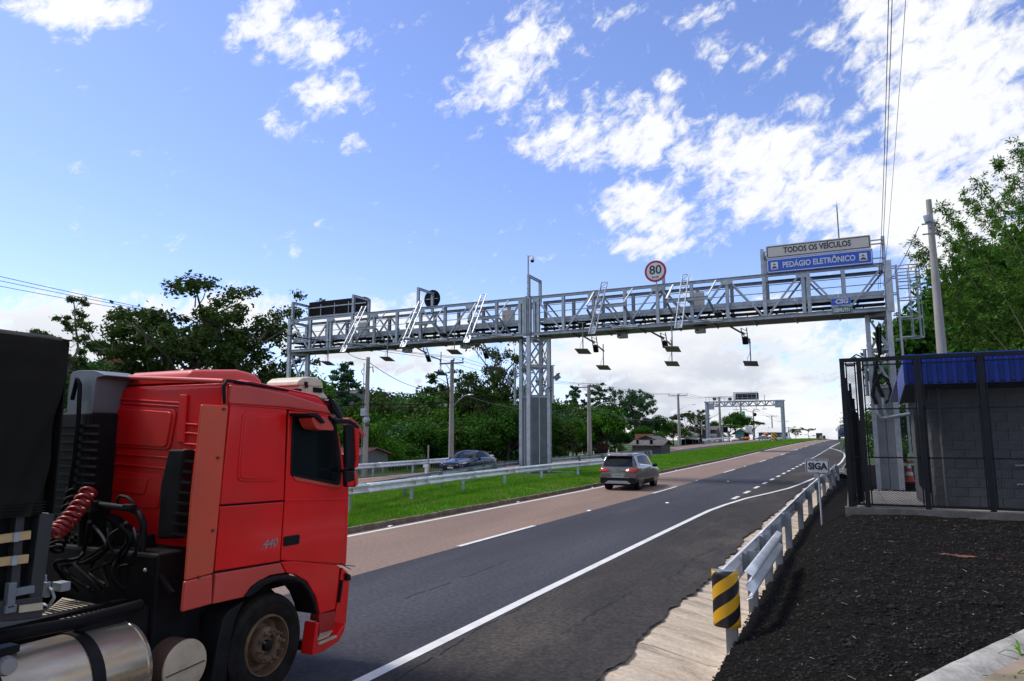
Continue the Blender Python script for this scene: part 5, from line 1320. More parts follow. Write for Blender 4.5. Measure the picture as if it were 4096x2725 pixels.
# wheel arch lip
arch = [pb(632, 930), pb(690, 850), pb(760, 800), pb(860, 768), pb(960, 758), pb(1040, 775), pb(1100, 820), pb(1150, 900), pb(1180, 985), pb(1192, 1058)]
arin = [pb(1168, 1060), pb(1152, 990), pb(1118, 905), pb(1068, 840), pb(1020, 812), pb(940, 800), pb(860, 812), pb(780, 845), pb(715, 900), pb(668, 935)]
skin('wheel_arch', arch + arin, 'plast', d=.28, bev=.02, X=XT + .03)
# side deflector behind the door, faded paint, light on its facing put into colour
fa_ = lb('side_fairing', lambda b: b.prism([S_(p, XT + .012) for p in [pa(892, 350), pa(1008, 356), pa(940, 1094), pa(818, 1126), pa(846, 760)]], (-.03, 0, 0)), 'redfadelit', bevel=.012, seg=3, smooth=30)
lb('fairing_foot', lambda b: b.prism([S_(p, XT + .02) for p in [pa(818, 1130), pa(938, 1098), pa(934, 1230), pa(804, 1266)]], (-.04, 0, 0)), 'redpink', bevel=.014, seg=3, smooth=30)
lb('fairing_bolt', lambda b: [b.lathe([(0, .02), (.012, .018), (.014, 0)], S_(pa(*p), XT + .012), 'X', 8) for p in ((957, 585), (935, 905), (874, 1110), (985, 370))], 'brown')
# panel gaps: a black plate added behind them stands in for joint shadows
lb('joint_shadow_plate', lambda b: b.prism([S_(p, XT - .032) for p in [pa(1010, 350), pa(1290, 372), pa(1252, 1060), pa(940, 1100)]], (-.01, 0, 0)), 'plast')
# rear wall pressings
def RW(p): return atY(p[0], p[1], YR - .004)
def rearbar(name, pts, d=.02, m='red', y=YR):
    P = [atY(p[0], p[1], y) for p in pts]
    return lb(name, lambda b: b.prism(P, (0, -d, 0)), m, bevel=.008, seg=3, smooth=30)
rearbar('rear_panel_frame', rnd([pa(466, 350), pa(782, 372), pa(752, 552), pa(434, 532)], 24), .014)
rearbar('rear_panel_field', rnd([pa(486, 364), pa(768, 384), pa(740, 540), pa(452, 520)], 20), .026)
for (a, b2) in (((432, 556), (742, 580)), ((430, 600), (740, 628)), ((470, 318), (800, 340)), ((460, 334), (796, 356))):
    rearbar('rear_rib', [pa(a[0], a[1]), pa(b2[0], b2[1]), pa(b2[0], b2[1] + 9), pa(a[0], a[1] + 9)], .018)
rearbar('rear_lower_frame', rnd([pa(430, 634), pa(720, 662), pa(700, 812), pa(406, 780)], 22), .010)
rearbar('rear_lower_field', rnd([pa(510, 662), pa(660, 676), pa(642, 748), pa(488, 732)], 10), .020)
for k, yy in enumerate((430, 470, 518, 545)): rearbar('rear_step_rib', [pa(812, yy), pa(878, yy + 6), pa(876, yy + 16), pa(810, yy + 9)], .02)
rearbar('rear_post', [pa(798, 306), pa(830, 308), pa(818, 520), pa(786, 516)], .022)
lb('rear_edge_rail', lambda b: b.path([atY(*pa(425, 240), YR - .01), atY(*pa(560, 232), YR - .01), atY(*pa(800, 240), YR - .01), atY(*pa(985, 248), YR - .01)], .022, 8), 'redpink', smooth=60)
lb('roof_seal', lambda b: b.path([S_(pa(988, 348), XT + .01), S_(pa(984, 270), XT + .02), S_(pa(998, 246), XT + .0), S_(pa(1040, 250), XT - .02), S_(pa(1270, 290), XT - .03)], [.014, .018, .018, .014, .008], 8), 'cable', smooth=60)
lb('air_snorkel', lambda b: b.prism([atY(*pa(*p), YR - .03) for p in [(792, 548), (862, 548), (848, 660), (826, 935), (742, 935), (756, 700)]], (0, -.12, 0)), 'plast', bevel=.02, smooth=30)
lb('snorkel_rib', lambda b: [b.bar(atY(*pa(752 + 9 * (7 - k), 600 + 46 * k + 0), YR - .16), atY(*pa(826 + 5 * (7 - k), 604 + 46 * k), YR - .16), .02, .02) for k in range(8)], 'plast')
# roof deflector box, roof cooler, visor
RB = [pa(834, 262), pa(838, 208), pa(862, 196), pa(1056, 196), pa(1130, 216), pa(1156, 240), pa(1172, 300)]
lb('roof_hatch', lambda b: b.prism([atX(p[0], p[1], -5.55) for p in RB], (-.9, 0, 0)), 'redpink', smooth=40, bevel=.05, seg=4)
PX = -5.30
lb('roof_cooler_base', lambda b: b.prism([atX(*pc(*p), PX) for p in [(262, 340), (268, 296), (300, 240), (548, 262), (545, 330), (600, 398), (596, 416), (480, 396)]], (-.42, 0, 0)), 'beige', smooth=40, bevel=.03, seg=3)
lb('roof_cooler_dome', lambda b: b.prism([atX(*pc(*p), PX + .01) for p in [(254, 262), (270, 210), (320, 172), (390, 163), (470, 172), (530, 205), (552, 250), (545, 282), (440, 276), (300, 262)]], (-.46, 0, 0)), 'beige', smooth=40, bevel=.04, seg=4)
lb('roof_cooler_vent', lambda b: [b.bar(atX(*pc(440, 288 + 14 * k), PX + .012), atX(*pc(536, 300 + 14 * k), PX + .012), .012, .012) for k in range(4)], 'black')
lb('roof_cooler_lens', lambda b: (b.box(atX(*pc(355, 240), PX + .02), (.02, .035, .035)), b.box(atX(*pc(362, 275), PX + .02), (.02, .03, .03))), 'plast')
lb('roof_cooler_hose', lambda b: b.path([atX(*pc(290, 318), PX + .03), atX(*pc(250, 312), PX + .05), atX(*pc(180, 318), PX + .06), atX(*pc(60, 300), PX + .05), atX(*pc(-60, 290), PX + .02)], .018, 6), 'cable', smooth=60)
vis = lb('sun_visor', lambda b: b.prism([atX(*pc(*p), -5.03) for p in [(650, 430), (672, 418), (720, 470), (792, 622), (770, 630), (712, 590), (672, 500)]], (-2.0, 0, 0)), 'visor' if 'visor' in M else M.setdefault('visor', mat('smoked_visor', (.05, .055, .065), None, .15, 0)).name and 'visor', bevel=.006)
lb('visor_bracket', lambda b: b.prism([atX(*pc(*p), -5.01) for p in [(620, 385), (634, 385), (700, 500), (770, 640), (740, 640), (660, 520)]], (-.03, 0, 0)), 'plast')
lb('windscreen', lambda b: b.prism([(XT - .12, 5.965, 2.60), (XT - .12, 6.19, 1.90), (XW + .12, 6.19, 1.90), (XW + .12, 5.965, 2.60)], (0, .012, .004)), 'glass')
lb('front_grille', lambda b: [b.box(((XT + XW) / 2, 6.24, 1.15 + .14 * k), (1.5, .03, .05)) for k in range(4)], 'plast')
# mirrors
mr = lb('mirror', lambda b: b.prism([atX(*pc(*p), XT + .22) for p in rnd([(812, 705), (870, 700), (925, 745), (942, 800), (938, 1190), (900, 1212), (820, 1205)], 14)], (-.05, 0, 0)), 'plast', smooth=35, bevel=.02, seg=3)
lb('mirror_shell', lambda b: b.prism([atX(*pc(*p), XT + .235) for p in rnd([(912, 748), (944, 756), (962, 830), (950, 1190), (912, 1208), (926, 1100)], 10)], (-.07, 0, 0)), 'red', mr, smooth=35, bevel=.012)
m2 = lb('mirror', lambda b: b.prism([atX(*pc(*p), XT + .22) for p in rnd([(812, 1236), (900, 1236), (944, 1262), (944, 1385), (925, 1422), (822, 1420)], 20)], (-.06, 0, 0)), 'plast', smooth=35, bevel=.02, seg=3)
lb('mirror_reflection', lambda b: b.prism([atX(*pc(*p), XT + .226) for p in [(828, 1370), (905, 1345), (905, 1408), (832, 1408)]], (-.01, 0, 0)), 'red', m2)  # reflection of the cab put into the glass as red colour
lb('mirror_shell', lambda b: b.prism([atX(*pc(*p), XT + .232) for p in rnd([(905, 1240), (944, 1262), (948, 1390), (922, 1412)], 8)], (-.07, 0, 0)), 'redpink', m2, smooth=35)
lb('mirror_arm', lambda b: (b.prism([atX(*pc(*p), XT + .12) for p in [(630, 606), (700, 640), (860, 652), (940, 700), (930, 745), (850, 690), (716, 700), (640, 640)]], (-.04, 0, 0)), b.path([atX(*pc(880, 1200), XT + .16), atX(*pc(880, 1245), XT + .16)], .03, 6), b.path([atX(*pc(770, 1240), XT), atX(*pc(880, 1225), XT + .16)], .025, 6)), 'plast', bevel=.01)
lb('kerb_mirror', lambda b: b.prism([atX(*pc(*p), XT + .24) for p in rnd([(414, 632), (500, 612), (590, 630), (640, 690), (672, 750), (660, 776), (500, 766), (462, 740)], 16)], (-.17, 0, 0)), 'redpink', smooth=35, bevel=.02, seg=3)
lb('kerb_mirror_arm', lambda b: b.prism([atX(*pc(*p), XT + .27) for p in rnd([(392, 575), (470, 574), (520, 608), (575, 682), (560, 698), (530, 680), (470, 620), (398, 612)], 8)], (-.26, 0, 0)), 'plast', bevel=.01)
lb('front_mirror', lambda b: b.prism([atX(*pc(*p), XT + .02) for p in rnd([(820, 640), (870, 630), (950, 700), (1036, 838), (1010, 852), (945, 770), (850, 690)], 10)], (-.16, 0, 0)), 'redpink', smooth=35, bevel=.015)
lb('front_mirror_clip', lambda b: b.prism([atX(*pc(*p), XT + .03) for p in [(895, 690), (960, 730), (950, 760), (900, 720)]], (-.03, 0, 0)), 'plast')
# bumper, corner, step
lb('front_corner', lambda b: b.prism([S_(p, XT - .03) for p in [pa(1528, 560), pa(1540, 720), pa(1536, 900), pa(1528, 1062), pa(1500, 1056), pa(1520, 900), pa(1524, 712)]], (-.2, 0, 0)), 'red', smooth=40, bevel=.03)
lb('bumper_pillar', lambda b: b.prism([S_(p, XT - .02) for p in [pb(1372, 700), pb(1416, 740), pb(1428, 800), pb(1398, 1140), pb(1340, 1140), pb(1306, 1130), pb(1330, 1000)]], (-.35, 0, 0)), 'red', smooth=40, bevel=.02)
lb('pillar_slot', lambda b: b.prism([S_(p, XT - .015) for p in [pb(1360, 800), pb(1376, 800), pb(1352, 970), pb(1336, 970)]], (-.02, 0, 0)), 'black')
lb('marker_lamp', lambda b: b.prism([S_(p, XT + .02) for p in [pb(1404, 750), pb(1430, 760), pb(1432, 800), pb(1404, 806)]], (-.06, 0, 0)), 'plast')
lb('aerial', lambda b: [b.tube(S_(pb(1370, 686), XT), S_(pb(1464 - 30 * k, 694 + 26 * k), XT + .1), .004, n=4) for k in range(2)], 'plast')
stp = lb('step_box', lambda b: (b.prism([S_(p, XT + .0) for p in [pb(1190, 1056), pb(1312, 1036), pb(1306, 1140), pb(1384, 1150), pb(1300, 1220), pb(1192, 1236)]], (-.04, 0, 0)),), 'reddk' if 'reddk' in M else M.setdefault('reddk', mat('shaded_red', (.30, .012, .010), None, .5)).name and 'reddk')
lb('step_rim', lambda b: b.prism([S_(p, XT + .10) for p in [pb(1172, 1120), pb(1194, 1122), pb(1180, 1268), pb(1186, 1296), pb(1318, 1240), pb(1362, 1160), pb(1396, 1128), pb(1384, 1190), pb(1338, 1270), pb(1230, 1340), pb(1140, 1374)]], (-.16, 0, 0)), 'red', stp, smooth=40, bevel=.012)
lb('step_tread', lambda b: [b.bar(S_(pb(1180 + 4 * k, 1254 - 14 * k), XT + .09 - .025 * k), S_(pb(1262 + 10 * k, 1222 - 12 * k), XT + .09 - .025 * k), .012, .012) for k in range(4)] + [b.bar(S_(pb(1184, 1284), XT + .10), S_(pb(1316, 1226), XT + .10), .03, .02)], 'creamp', stp)
lb('step_flap', lambda b: b.prism([S_(p, XT + .0) for p in [pb(1100, 1266), pb(1170, 1262), pb(1140, 1350), pb(1092, 1340)]], (-.2, 0, 0)), 'plast')
text('badge', '440', .105, 'silver', lor, S_(pb(812, 524), XT + .004), w=.19, shear=.35, rotz=R(90), rotx=R(90), ext=.004)
# front wheel
WC = Vector((XT - .02, 5.17, .44)); Rw = .462
wh = lb('wheel', lambda b: b.lathe([(.27, -.30), (.40, -.31), (.445, -.28), (Rw, -.22), (Rw, -.08), (.448, -.025), (.41, .0), (.34, .004), (.285, -.012), (.262, -.03), (.258, -.12), (.20, -.14)], WC, 'X', 48), 'rubber', smooth=40)
lb('tread_groove', lambda b: [b.lathe([(Rw + .002, -.22 + .045 * k), (Rw + .002, -.205 + .045 * k)], WC, 'X', 40) for k in range(4)], 'black', wh)
lb('sidewall_ring', lambda b: b.lathe([(.40, .001), (.395, .008), (.385, .008), (.38, .003)], WC, 'X', 40), 'rubber', wh, smooth=40)
lb('rim', lambda b: b.lathe([(.275, -.02), (.268, .0), (.256, .0), (.246, -.05), (.240, -.12), (.20, -.125), (.150, -.06), (.135, -.02), (.09, -.02), (.085, -.05), (.0, -.05)], WC, 'X', 40), 'hub', wh, smooth=35)
hb = lb('hub', lambda b: b.lathe([(.165, -.07), (.160, -.01), (.145, .012), (.10, .012), (.088, -.005), (.085, -.03), (.0, -.03)], WC, 'X', 36), 'hub', wh, smooth=35)
lb('hub_cap', lambda b: b.lathe([(.05, -.04), (.048, .005), (.03, .018), (0, .02)], WC, 'X', 20), 'plast', wh, smooth=50)
for k in range(10):
    a = 2 * math.pi * k / 10 + .15; c = WC + Vector((.03, .132 * math.cos(a), .132 * math.sin(a)))
    lb('wheel_nut', lambda b: b.lathe([(.020, -.03), (.020, .0), (.014, .012), (.011, .045), (0, .046)], c, 'X', 6), 'hub', wh)
wl = copy_tree(wh, lor); wl.location += Vector((-1.62, 0, 0))
lb('inner_guard', lambda b: b.prism([(XT - .33, 5.17 + .52 * math.cos(t), .46 + .52 * math.sin(t)) for t in np.linspace(-.2, math.pi + .2, 16)], (-.02, 0, 0)), 'plast')
lb('mudguard', lambda b: b.prism([S_(p, XT - .03) for p in [pb(640, 940), pb(600, 1010), pb(560, 1100), pb(530, 1240), pb(500, 1450), pb(490, 1600), pb(370, 1600), pb(420, 1300), pb(460, 1100), pb(500, 1040)]], (-.5, 0, 0)), 'plast', smooth=30, bevel=.02)
# chassis, catwalk, tanks
lb('chassis_rail', lambda b: [b.bar((x, .5, .90), (x, 6.0, .90), .09, .22) for x in (XT - .62, XT - 1.5)], 'black')
lb('chassis_rail', lambda b: b.path([S_(pa(-60, 1385), XT - .25), S_(pa(180, 1340), XT - .25), S_(pa(330, 1312), XT - .25), S_(pa(620, 1232), XT - .25)], .045, 8), 'black', smooth=60)
lb('side_cover', lambda b: b.prism([S_(p, XT - .3) for p in [pa(330, 1300), pa(640, 1235), pa(820, 1262), pa(940, 1240), pa(930, 1400), pa(640, 1420), pa(330, 1345)]], (-.05, 0, 0)), 'plast')
cw = [(185, 1275), (275, 1200), (530, 1250), (310, 1306)]
CP = [atZ(*pa(*p), .98) for p in cw]
M['grate'] = mat('dusty_tread_plate', (.46, .40, .31), (.36, .30, .22), .7, .2, 5)
plt = lb('catwalk', lambda b: b.prism(CP, (0, 0, -.02)), 'grate')
def holes(b):
    for i in range(9):
        for j in range(11):
            u, v = (i + .8) / 10.2, (j + .8) / 12.2; A = CP[0].lerp(CP[1], u); B_ = CP[3].lerp(CP[2], u); q = A.lerp(B_, v); dd = (B_ - A).normalized()
            b.bar(q - dd * .022 + Vector((0, 0, .003)), q + dd * .022 + Vector((0, 0, .003)), .013, .004)
lb('grate_slot', holes, 'black', plt)
TX, TZ, TR_ = XT - .33, .56, .35
tank = lb('fuel_tank', lambda b: b.lathe([(0, 0), (TR_ * .88, .004), (TR_ * .97, .03), (TR_, .07), (TR_, 1.62), (TR_ * .97, 1.67), (TR_ * .86, 1.70), (0, 1.71)], (TX, 2.26, TZ), 'Y', 48), 'alu', smooth=40)
for yy in (2.78, 3.45): lb('tank_strap', lambda b: b.lathe([(TR_, 0), (TR_ + .012, 0), (TR_ + .012, .09), (TR_, .09)], (TX, yy, TZ), 'Y', 40), 'plast', tank, smooth=30)
lb('tank_weld', lambda b: b.lathe([(TR_, 0), (TR_ + .006, .008), (TR_ + .006, .014), (TR_, .022)], (TX, 3.88, TZ), 'Y', 40), 'alu', tank, smooth=60)
P = S_(pa(22, 1500), XT + .02); lb('filler_cap', lambda b: b.lathe([(0, .05), (.05, .05), (.06, .03), (.06, 0)], P, 'X', 24), 'silver', tank, smooth=40)
lb('tank_sensor', lambda b: (b.box((TX + .05, 2.98, TZ + TR_ + .02), (.12, .16, .05)), b.path([(TX + .05, 2.95, TZ + TR_ + .03), (TX + .02, 2.8, TZ + TR_ + .06), (TX - .05, 2.7, TZ + TR_ + .03)], .012, 5)), 'plast', tank, bevel=.01)
lb('tank_lead', lambda b: b.path([(TX + .06, 2.9, TZ + TR_ + .04), (TX + .05, 2.78, TZ + TR_ + .05)], .012, 5), 'amber', tank)
muf = lb('silencer', lambda b: b.lathe([(.205, -.62), (.205, .0), (.195, .012)], (XT - .06, 4.27, .50), 'X', 36), 'brown', smooth=40)
lb('silencer_cover', lambda b: b.lathe([(.20, -.005), (.212, .004), (.208, .018), (.18, .022), (0, .024)], (XT - .05, 4.27, .50), 'X', 36), 'creamp', muf, smooth=40)
lb('cover_seam', lambda b: b.bar((XT - .022, 4.08, .47), (XT - .022, 4.45, .50), .008, .008), 'brown', muf)
# dark machinery, frames, hoses behind the cab
YF = 4.15
lb('gearbox_mass_block', lambda b: (b.box((XT - 1.0, 4.35, .95), (1.5, .5, .9)), b.box((XT - 1.25, 3.75, .75), (.8, 1.2, .3))), 'black', bevel=.03)
lb('radiator_cowl', lambda b: b.prism([atY(*pa(*p), YR - .10) for p in [(610, 905), (690, 920), (692, 1030), (740, 1040), (815, 1060), (810, 1200), (420, 1190), (400, 860), (520, 830)]], (0, -.12, 0)), 'black', bevel=.02)
lb('tube_frame', lambda b: (b.path([atY(*pa(*p), YF) for p in [(356, 1000), (362, 860), (378, 795), (420, 790), (560, 806), (612, 830), (632, 880), (625, 1000), (610, 1180)]], .030, 8), b.path([atY(*pa(*p), YF) for p in [(400, 800), (398, 960)]], .02, 6)), 'plast', smooth=60)
lb('bracket_block', lambda b: (b.box(atY(*pa(405, 800), YF - .03), (.14, .1, .10)), b.box(atY(*pa(570, 802), YF - .03), (.12, .06, .05))), 'plast', bevel=.01)
rr_ = random.Random(4)
lb('hose_bundle', lambda b: [b.path(crm([atY(pa(x0 + rr_.uniform(-30, 30), y0)[0], pa(x0, y0 + rr_.uniform(-20, 20))[1], YF - .2 + rr_.uniform(-.1, .1)) for (x0, y0) in ((400 + 26 * k, 880), (400 + 22 * k + rr_.uniform(-40, 40), 960), (330 + 30 * k, 1040), (250 + 34 * k, 1090 + rr_.uniform(-30, 30)), (360 + 24 * k, 1160))]), .012 + .007 * rr_.random(), 6) for k in range(10)], 'cable', smooth=60)
lb('hose_loop', lambda b: b.path([atY(*pa(*p), YF) for p in [(520, 796), (516, 770), (532, 752), (560, 758), (585, 778), (592, 802)]], .014, 6), 'cable', smooth=60)
lb('spring_hose', lambda b: [b.path([atY(*pa(232 + 18 * k + 8 * math.cos(t), 1010 - 12 * k + 14 * math.sin(t)), YF + .02) for t in np.linspace(0, 6.1, 9)], .014, 5) for k in range(9)], 'cable', smooth=60)
def coil(b, a, c_, r, turns, th):
    pts = []
    for i in range(turns * 12 + 1):
        t = i / (turns * 12); p = a.lerp(c_, t) + Vector((0, 0, -.05 * math.sin(math.pi * t))); ang = t * turns * 2 * math.pi; d = (c_ - a).normalized(); u = d.cross(Vector((0, 0, 1))).normalized(); w = d.cross(u)
        pts.append(p + u * math.cos(ang) * r + w * math.sin(ang) * r)
    b.path(pts, th, 6)
lb('red_air_coil', lambda b: coil(b, atY(*pa(400, 720), YF - .1), atY(*pa(228, 925), YF - .5), .062, 9, .017), 'redhose', smooth=60)
lb('black_air_coil', lambda b: coil(b, atY(*pa(330, 716), YF + .05), atY(*pa(240, 1000), YF - .3), .055, 10, .015), 'cable', smooth=60)
lb('coupling', lambda b: (b.box(atY(*pa(205, 1165), YF - .5), (.05, .04, .12)), b.path([atY(*pa(*p), YF - .5) for p in [(200, 1100), (202, 1140), (230, 1170), (240, 1200), (215, 1240), (190, 1230)]], .014, 6), b.box(atY(*pa(270, 1150), YF - .45), (.12, .08, .07))), 'galv', bevel=.01)
lb('reflector', lambda b: b.ball(atY(*pa(640, 1080), YF - .05), .018, 8, 6), 'silver')
for q1, q2 in (((640, 1020), (760, 1180)), ((120, 1120), (330, 1180))): lb('diagonal_stay', lambda b: b.bar(atY(*pa(*q1), YF), atY(*pa(*q2), YF), .035, .03), 'plast')
# air intake stack
stk = lb('intake_stack', lambda b: b.prism([(x, y, 1.35) for (x, y) in [(atY(*pa(255, 700), 4.2).x - .12, 4.2), (atY(*pa(415, 300), 4.2).x - .02, 4.2), (atY(*pa(415, 300), 4.2).x - .02, 4.48), (atY(*pa(255, 700), 4.2).x - .12, 4.48)]], (0, 0, 1.25)), 'plast', bevel=.02)
lb('stack_rib', lambda b: [b.box((atY(*pa(350, 500), 4.2).x, 4.19, 1.5 + .075 * k), (.62, .03, .022)) for k in range(14)], 'plast', stk)
lb('stack_hood', lambda b: b.prism([atY(*pa(*p), 4.22) for p in rnd([(292, 398), (300, 300), (312, 210), (345, 200), (420, 200), (470, 222), (424, 232), (404, 392)], 12)], (0, .35, 0)), 'greyfair', stk, smooth=40, bevel=.04, seg=3)
lb('stack_pipe', lambda b: b.path([atY(*pa(*p), 4.16) for p in [(318, 330), (340, 236), (352, 262), (346, 400), (326, 600), (300, 760)]], .022, 6), 'cable', stk, smooth=60)

# ------------------------------------------------------------------ the tarpaulined trailer behind it
tra = thing('trailer', 'lorry trailer under a black tarpaulin at the left edge', 'trailer', (XT - 1.1, 0, 0))
def tb(name, fn, m, parent=None, smooth=0, bevel=0, seg=2):
    mb = MB(); fn(mb); return mb.build(name, M[m], parent or tra, smooth=smooth, bevel=bevel, seg=seg)
A = S_(pa(325, 76)); Bt = S_(pa(238, 832)); yfr = A.y
print('trailer front', A, Bt)
def tarp(b):
    rows = []; ys_ = np.concatenate([np.arange(-3.5, yfr - .6, .25), np.arange(yfr - .6, yfr + .001, .06)]); 
    for z in np.linspace(Bt.z, A.z, 26):
        q = (z - Bt.z) / (A.z - Bt.z); row = []
        for y in ys_:
            e = max(0, 1 - (yfr - y) / .9)
            x = XT + .012 * math.sin(y * 9 + q * 5) * (1 - q) + .03 * e * math.sin((y - q * .5) * 26) * (1 - .5 * q) + .02 * float(vnoise(y * 1.0, z * 1.0, .35, 2)) - .05 * e ** 6
            row.append((x, y - (.10 * (1 - q) * e ** 2) * (1 if y > yfr - .6 else 0), z))
        rows.append(row)
    for k, (dx, dz) in enumerate(((-.03, .015), (-.35, .08), (-1.1, .16), (-1.9, .08), (-2.2, 0), (-2.2, Bt.z - A.z))):
        rows.append([(XT + dx, y, A.z + dz + .02 * float(vnoise(y, dx, .5, 4))) for y in ys_])
    b.grid(rows, flip=False)
    b.prism([(XT - .05, yfr - .01, Bt.z), (XT - .05, yfr - .01, A.z), (XT - 1.1, yfr - .01, A.z + .15), (XT - 2.2, yfr - .01, A.z), (XT - 2.2, yfr - .01, Bt.z)], (0, .012, 0))
tp = tb('tarpaulin', tarp, 'tarp', smooth=50)
tb('tarp_hem', lambda b: [b.box((XT + .012, (yfr - 3.5) / 2 - .05, Bt.z + .03 + .02 * k), (.012, yfr + 3.4, .006)) for k in range(4)], 'tarp', tp)
zb_t = S_(pa(190, 1290)).z; zs1 = S_(pa(130, 905)).z; zs2 = S_(pa(125, 1010)).z
tb('frame_post', lambda b: b.prism([S_(p, XT - .02) for p in [pa(176, 832), pa(240, 832), pa(186, 1200), pa(130, 1200)]], (-.12, 0, 0)), 'steel' if 'steel' in M else M.setdefault('steel', mat('dark_grey_steel', (.035, .036, .040), (.028, .028, .03), .55, .2, 5)).name and 'steel', bevel=.006)
tb('frame_post', lambda b: b.prism([S_(p, XT - .04) for p in [pa(72, 832), pa(112, 832), pa(84, 1200), pa(44, 1200)]], (-.10, 0, 0)), 'steel', bevel=.006)
M['lath'] = mat('pale_side_lath', (.55, .38, .19), (.42, .28, .13), .6, 0, 8, stretch=(1, .2, 1))
for (p, q) in (((-300, 962), (134, 904)), ((-300, 1058), (124, 1008))):
    a_, b_ = S_(pa(*p), XT - .01), S_(pa(*q), XT - .01); tb('side_lath', lambda b: b.bar(a_ - Vector((0, 0, .03)), b_ - Vector((0, 0, .03)), .02, .055), 'lath')
    tb('lath_clip', lambda b: b.bar(a_.lerp(b_, .80) - Vector((-.012, 0, .03)), a_.lerp(b_, .86) - Vector((-.012, 0, .03)), .02, .06), 'galv')
tb('load_floor', lambda b: b.box((XT - 1.1, -1.0, (zs1 + zs2) / 2), (2.0, 2 * (yfr + 1) - .1, .9)), 'black')
tb('side_beam', lambda b: b.prism([S_(p, XT + .0) for p in [pa(-400, 1330), pa(-400, 1250), pa(60, 1212), pa(192, 1192), pa(184, 1290), pa(60, 1305)]], (-.12, 0, 0)), 'steel', bevel=.008)
tb('marker_plate', lambda b: b.prism([S_(p, XT + .012) for p in [pa(86, 1236), pa(192, 1222), pa(188, 1254), pa(84, 1268)]], (-.01, 0, 0)), 'creamp')
tb('latch', lambda b: (b.box(S_(pa(44, 1190), XT), (.05, .05, .16)), b.box(S_(pa(40, 1250), XT), (.05, .07, .05)), b.box(S_(pa(105, 1170), XT), (.04, .12, .05))), 'galv_dk', bevel=.006)
tb('under_frame', lambda b: b.box((XT - 1.1, -1.2, zb_t - .12), (1.4, 2 * (yfr + 1.2) - .6, .14)), 'black')
for yy in (-2.2, -3.5):
    tw = lb('wheel', lambda b: b.lathe([(.1, -.3), (.40, -.31), (.46, -.22), (.46, -.08), (.41, .0), (.26, -.03), (0, -.04)], (XT - .04, yy, .45), 'X', 32), 'rubber', tra, smooth=40)
# ------------------------------------------------------------------ guardrails
WP = [(-.155, .0), (-.145, .012), (-.115, .072), (-.070, .080), (-.035, .020), (0, .004), (.035, .020), (.070, .080), (.115, .072), (.145, .012), (.155, .0)]
def guardrail(label, path, face, posts=None, top=.78, group=None, post_side=1, amber=None, mat_='rail', post_m=None, drop_end=0, name='guardrail', post_h=None):
    """path: list of (x, y, ground z); face: +1 when the corrugation bulges to +x of travel"""
    pts = [Vector(p) for p in path]
    # resample
    L = [0]
    for i in range(1, len(pts)): L.append(L[-1] + (pts[i] - pts[i - 1]).length)
    def at(s):
        s = max(0, min(L[-1], s))
        for i in range(1, len(pts)):
            if s <= L[i] + 1e-9: return pts[i - 1].lerp(pts[i], (s - L[i - 1]) / max(1e-9, L[i] - L[i - 1]))
        return pts[-1]
    t = thing(name, label, 'guardrail', tuple(pts[0]), 0, group)
    n = max(2, int(L[-1] / 1.0)); seg = 4.0; k0 = 0.0
    while k0 < L[-1] - .05:
        k1 = min(L[-1], k0 + seg); m = max(2, int((k1 - k0) / .7) + 1); rows = []
        for j in range(m):
            s = k0 + (k1 - k0) * j / (m - 1) + (.06 if j == m - 1 and k1 < L[-1] else 0); p = at(s); d = (at(s + .2) - at(s - .2)); d.z = 0; d.normalize(); nn = Vector((d.y, -d.x, 0)) * face
            e = 0
            if drop_end and s > L[-1] - drop_end: e = ((s - L[-1] + drop_end) / drop_end) ** 2 * .45
            rows.append([p + nn * (w + .003 * (int(k0 / seg) % 2)) + Vector((0, 0, top - .155 + h - e)) for (h, w) in WP])
        mb = MB(); mb.grid(rows); o = mb.build('rail_beam', M[mat_], t, smooth=70); sm = o.modifiers.new('thick', 'SOLIDIFY'); sm.thickness = .005
        k0 = k1
    ps = posts if posts is not None else [i * 4.0 + .3 for i in range(int(L[-1] / 4) + 1)]
    for i, s in enumerate(ps):
        p = at(s); d = (at(s + .2) - at(s - .2)); d.z = 0; d.normalize(); nn = Vector((d.y, -d.x, 0)) * face; q = p - nn * .11
        mb = MB(); zt = top + .0
        for o_, ww, hh in ((0, .012, .12), ): mb.bar((q.x, q.y, p.z - .25), (q.x, q.y, p.z + zt), .010, .12, up=(nn.x, nn.y, 0))
        for s_ in (-1, 1): c_ = q + nn * .06 * s_ + d * .028; mb.bar((c_.x, c_.y, p.z - .25), (c_.x, c_.y, p.z + zt), .060, .008, up=(nn.x, nn.y, 0))
        po = mb.build('post', M[post_m or ('galv_dk' if mat_ == 'galv' else 'galv')], t)
        mb = MB(); mb.bar((p - nn * .03).to_tuple()[:2] + (p.z + top - .28,), (p - nn * .03).to_tuple()[:2] + (p.z + top - .03,), .07, .07, up=(nn.x, nn.y, 0)); mb.build('spacer', M['galv_dk'], po)
        if amber:
            c_ = p + nn * .03 + Vector((0, 0, top - .155)); mb = MB(); mb.prism([c_ + d * .05 + Vector((0, 0, .05)), c_ + d * .05 - Vector((0, 0, .05)), c_ - d * .05 + nn * .05 - Vector((0, 0, .05)), c_ - d * .05 + nn * .05 + Vector((0, 0, .05))], d * .01); mb.build('reflector', M[amber], po)
    return t
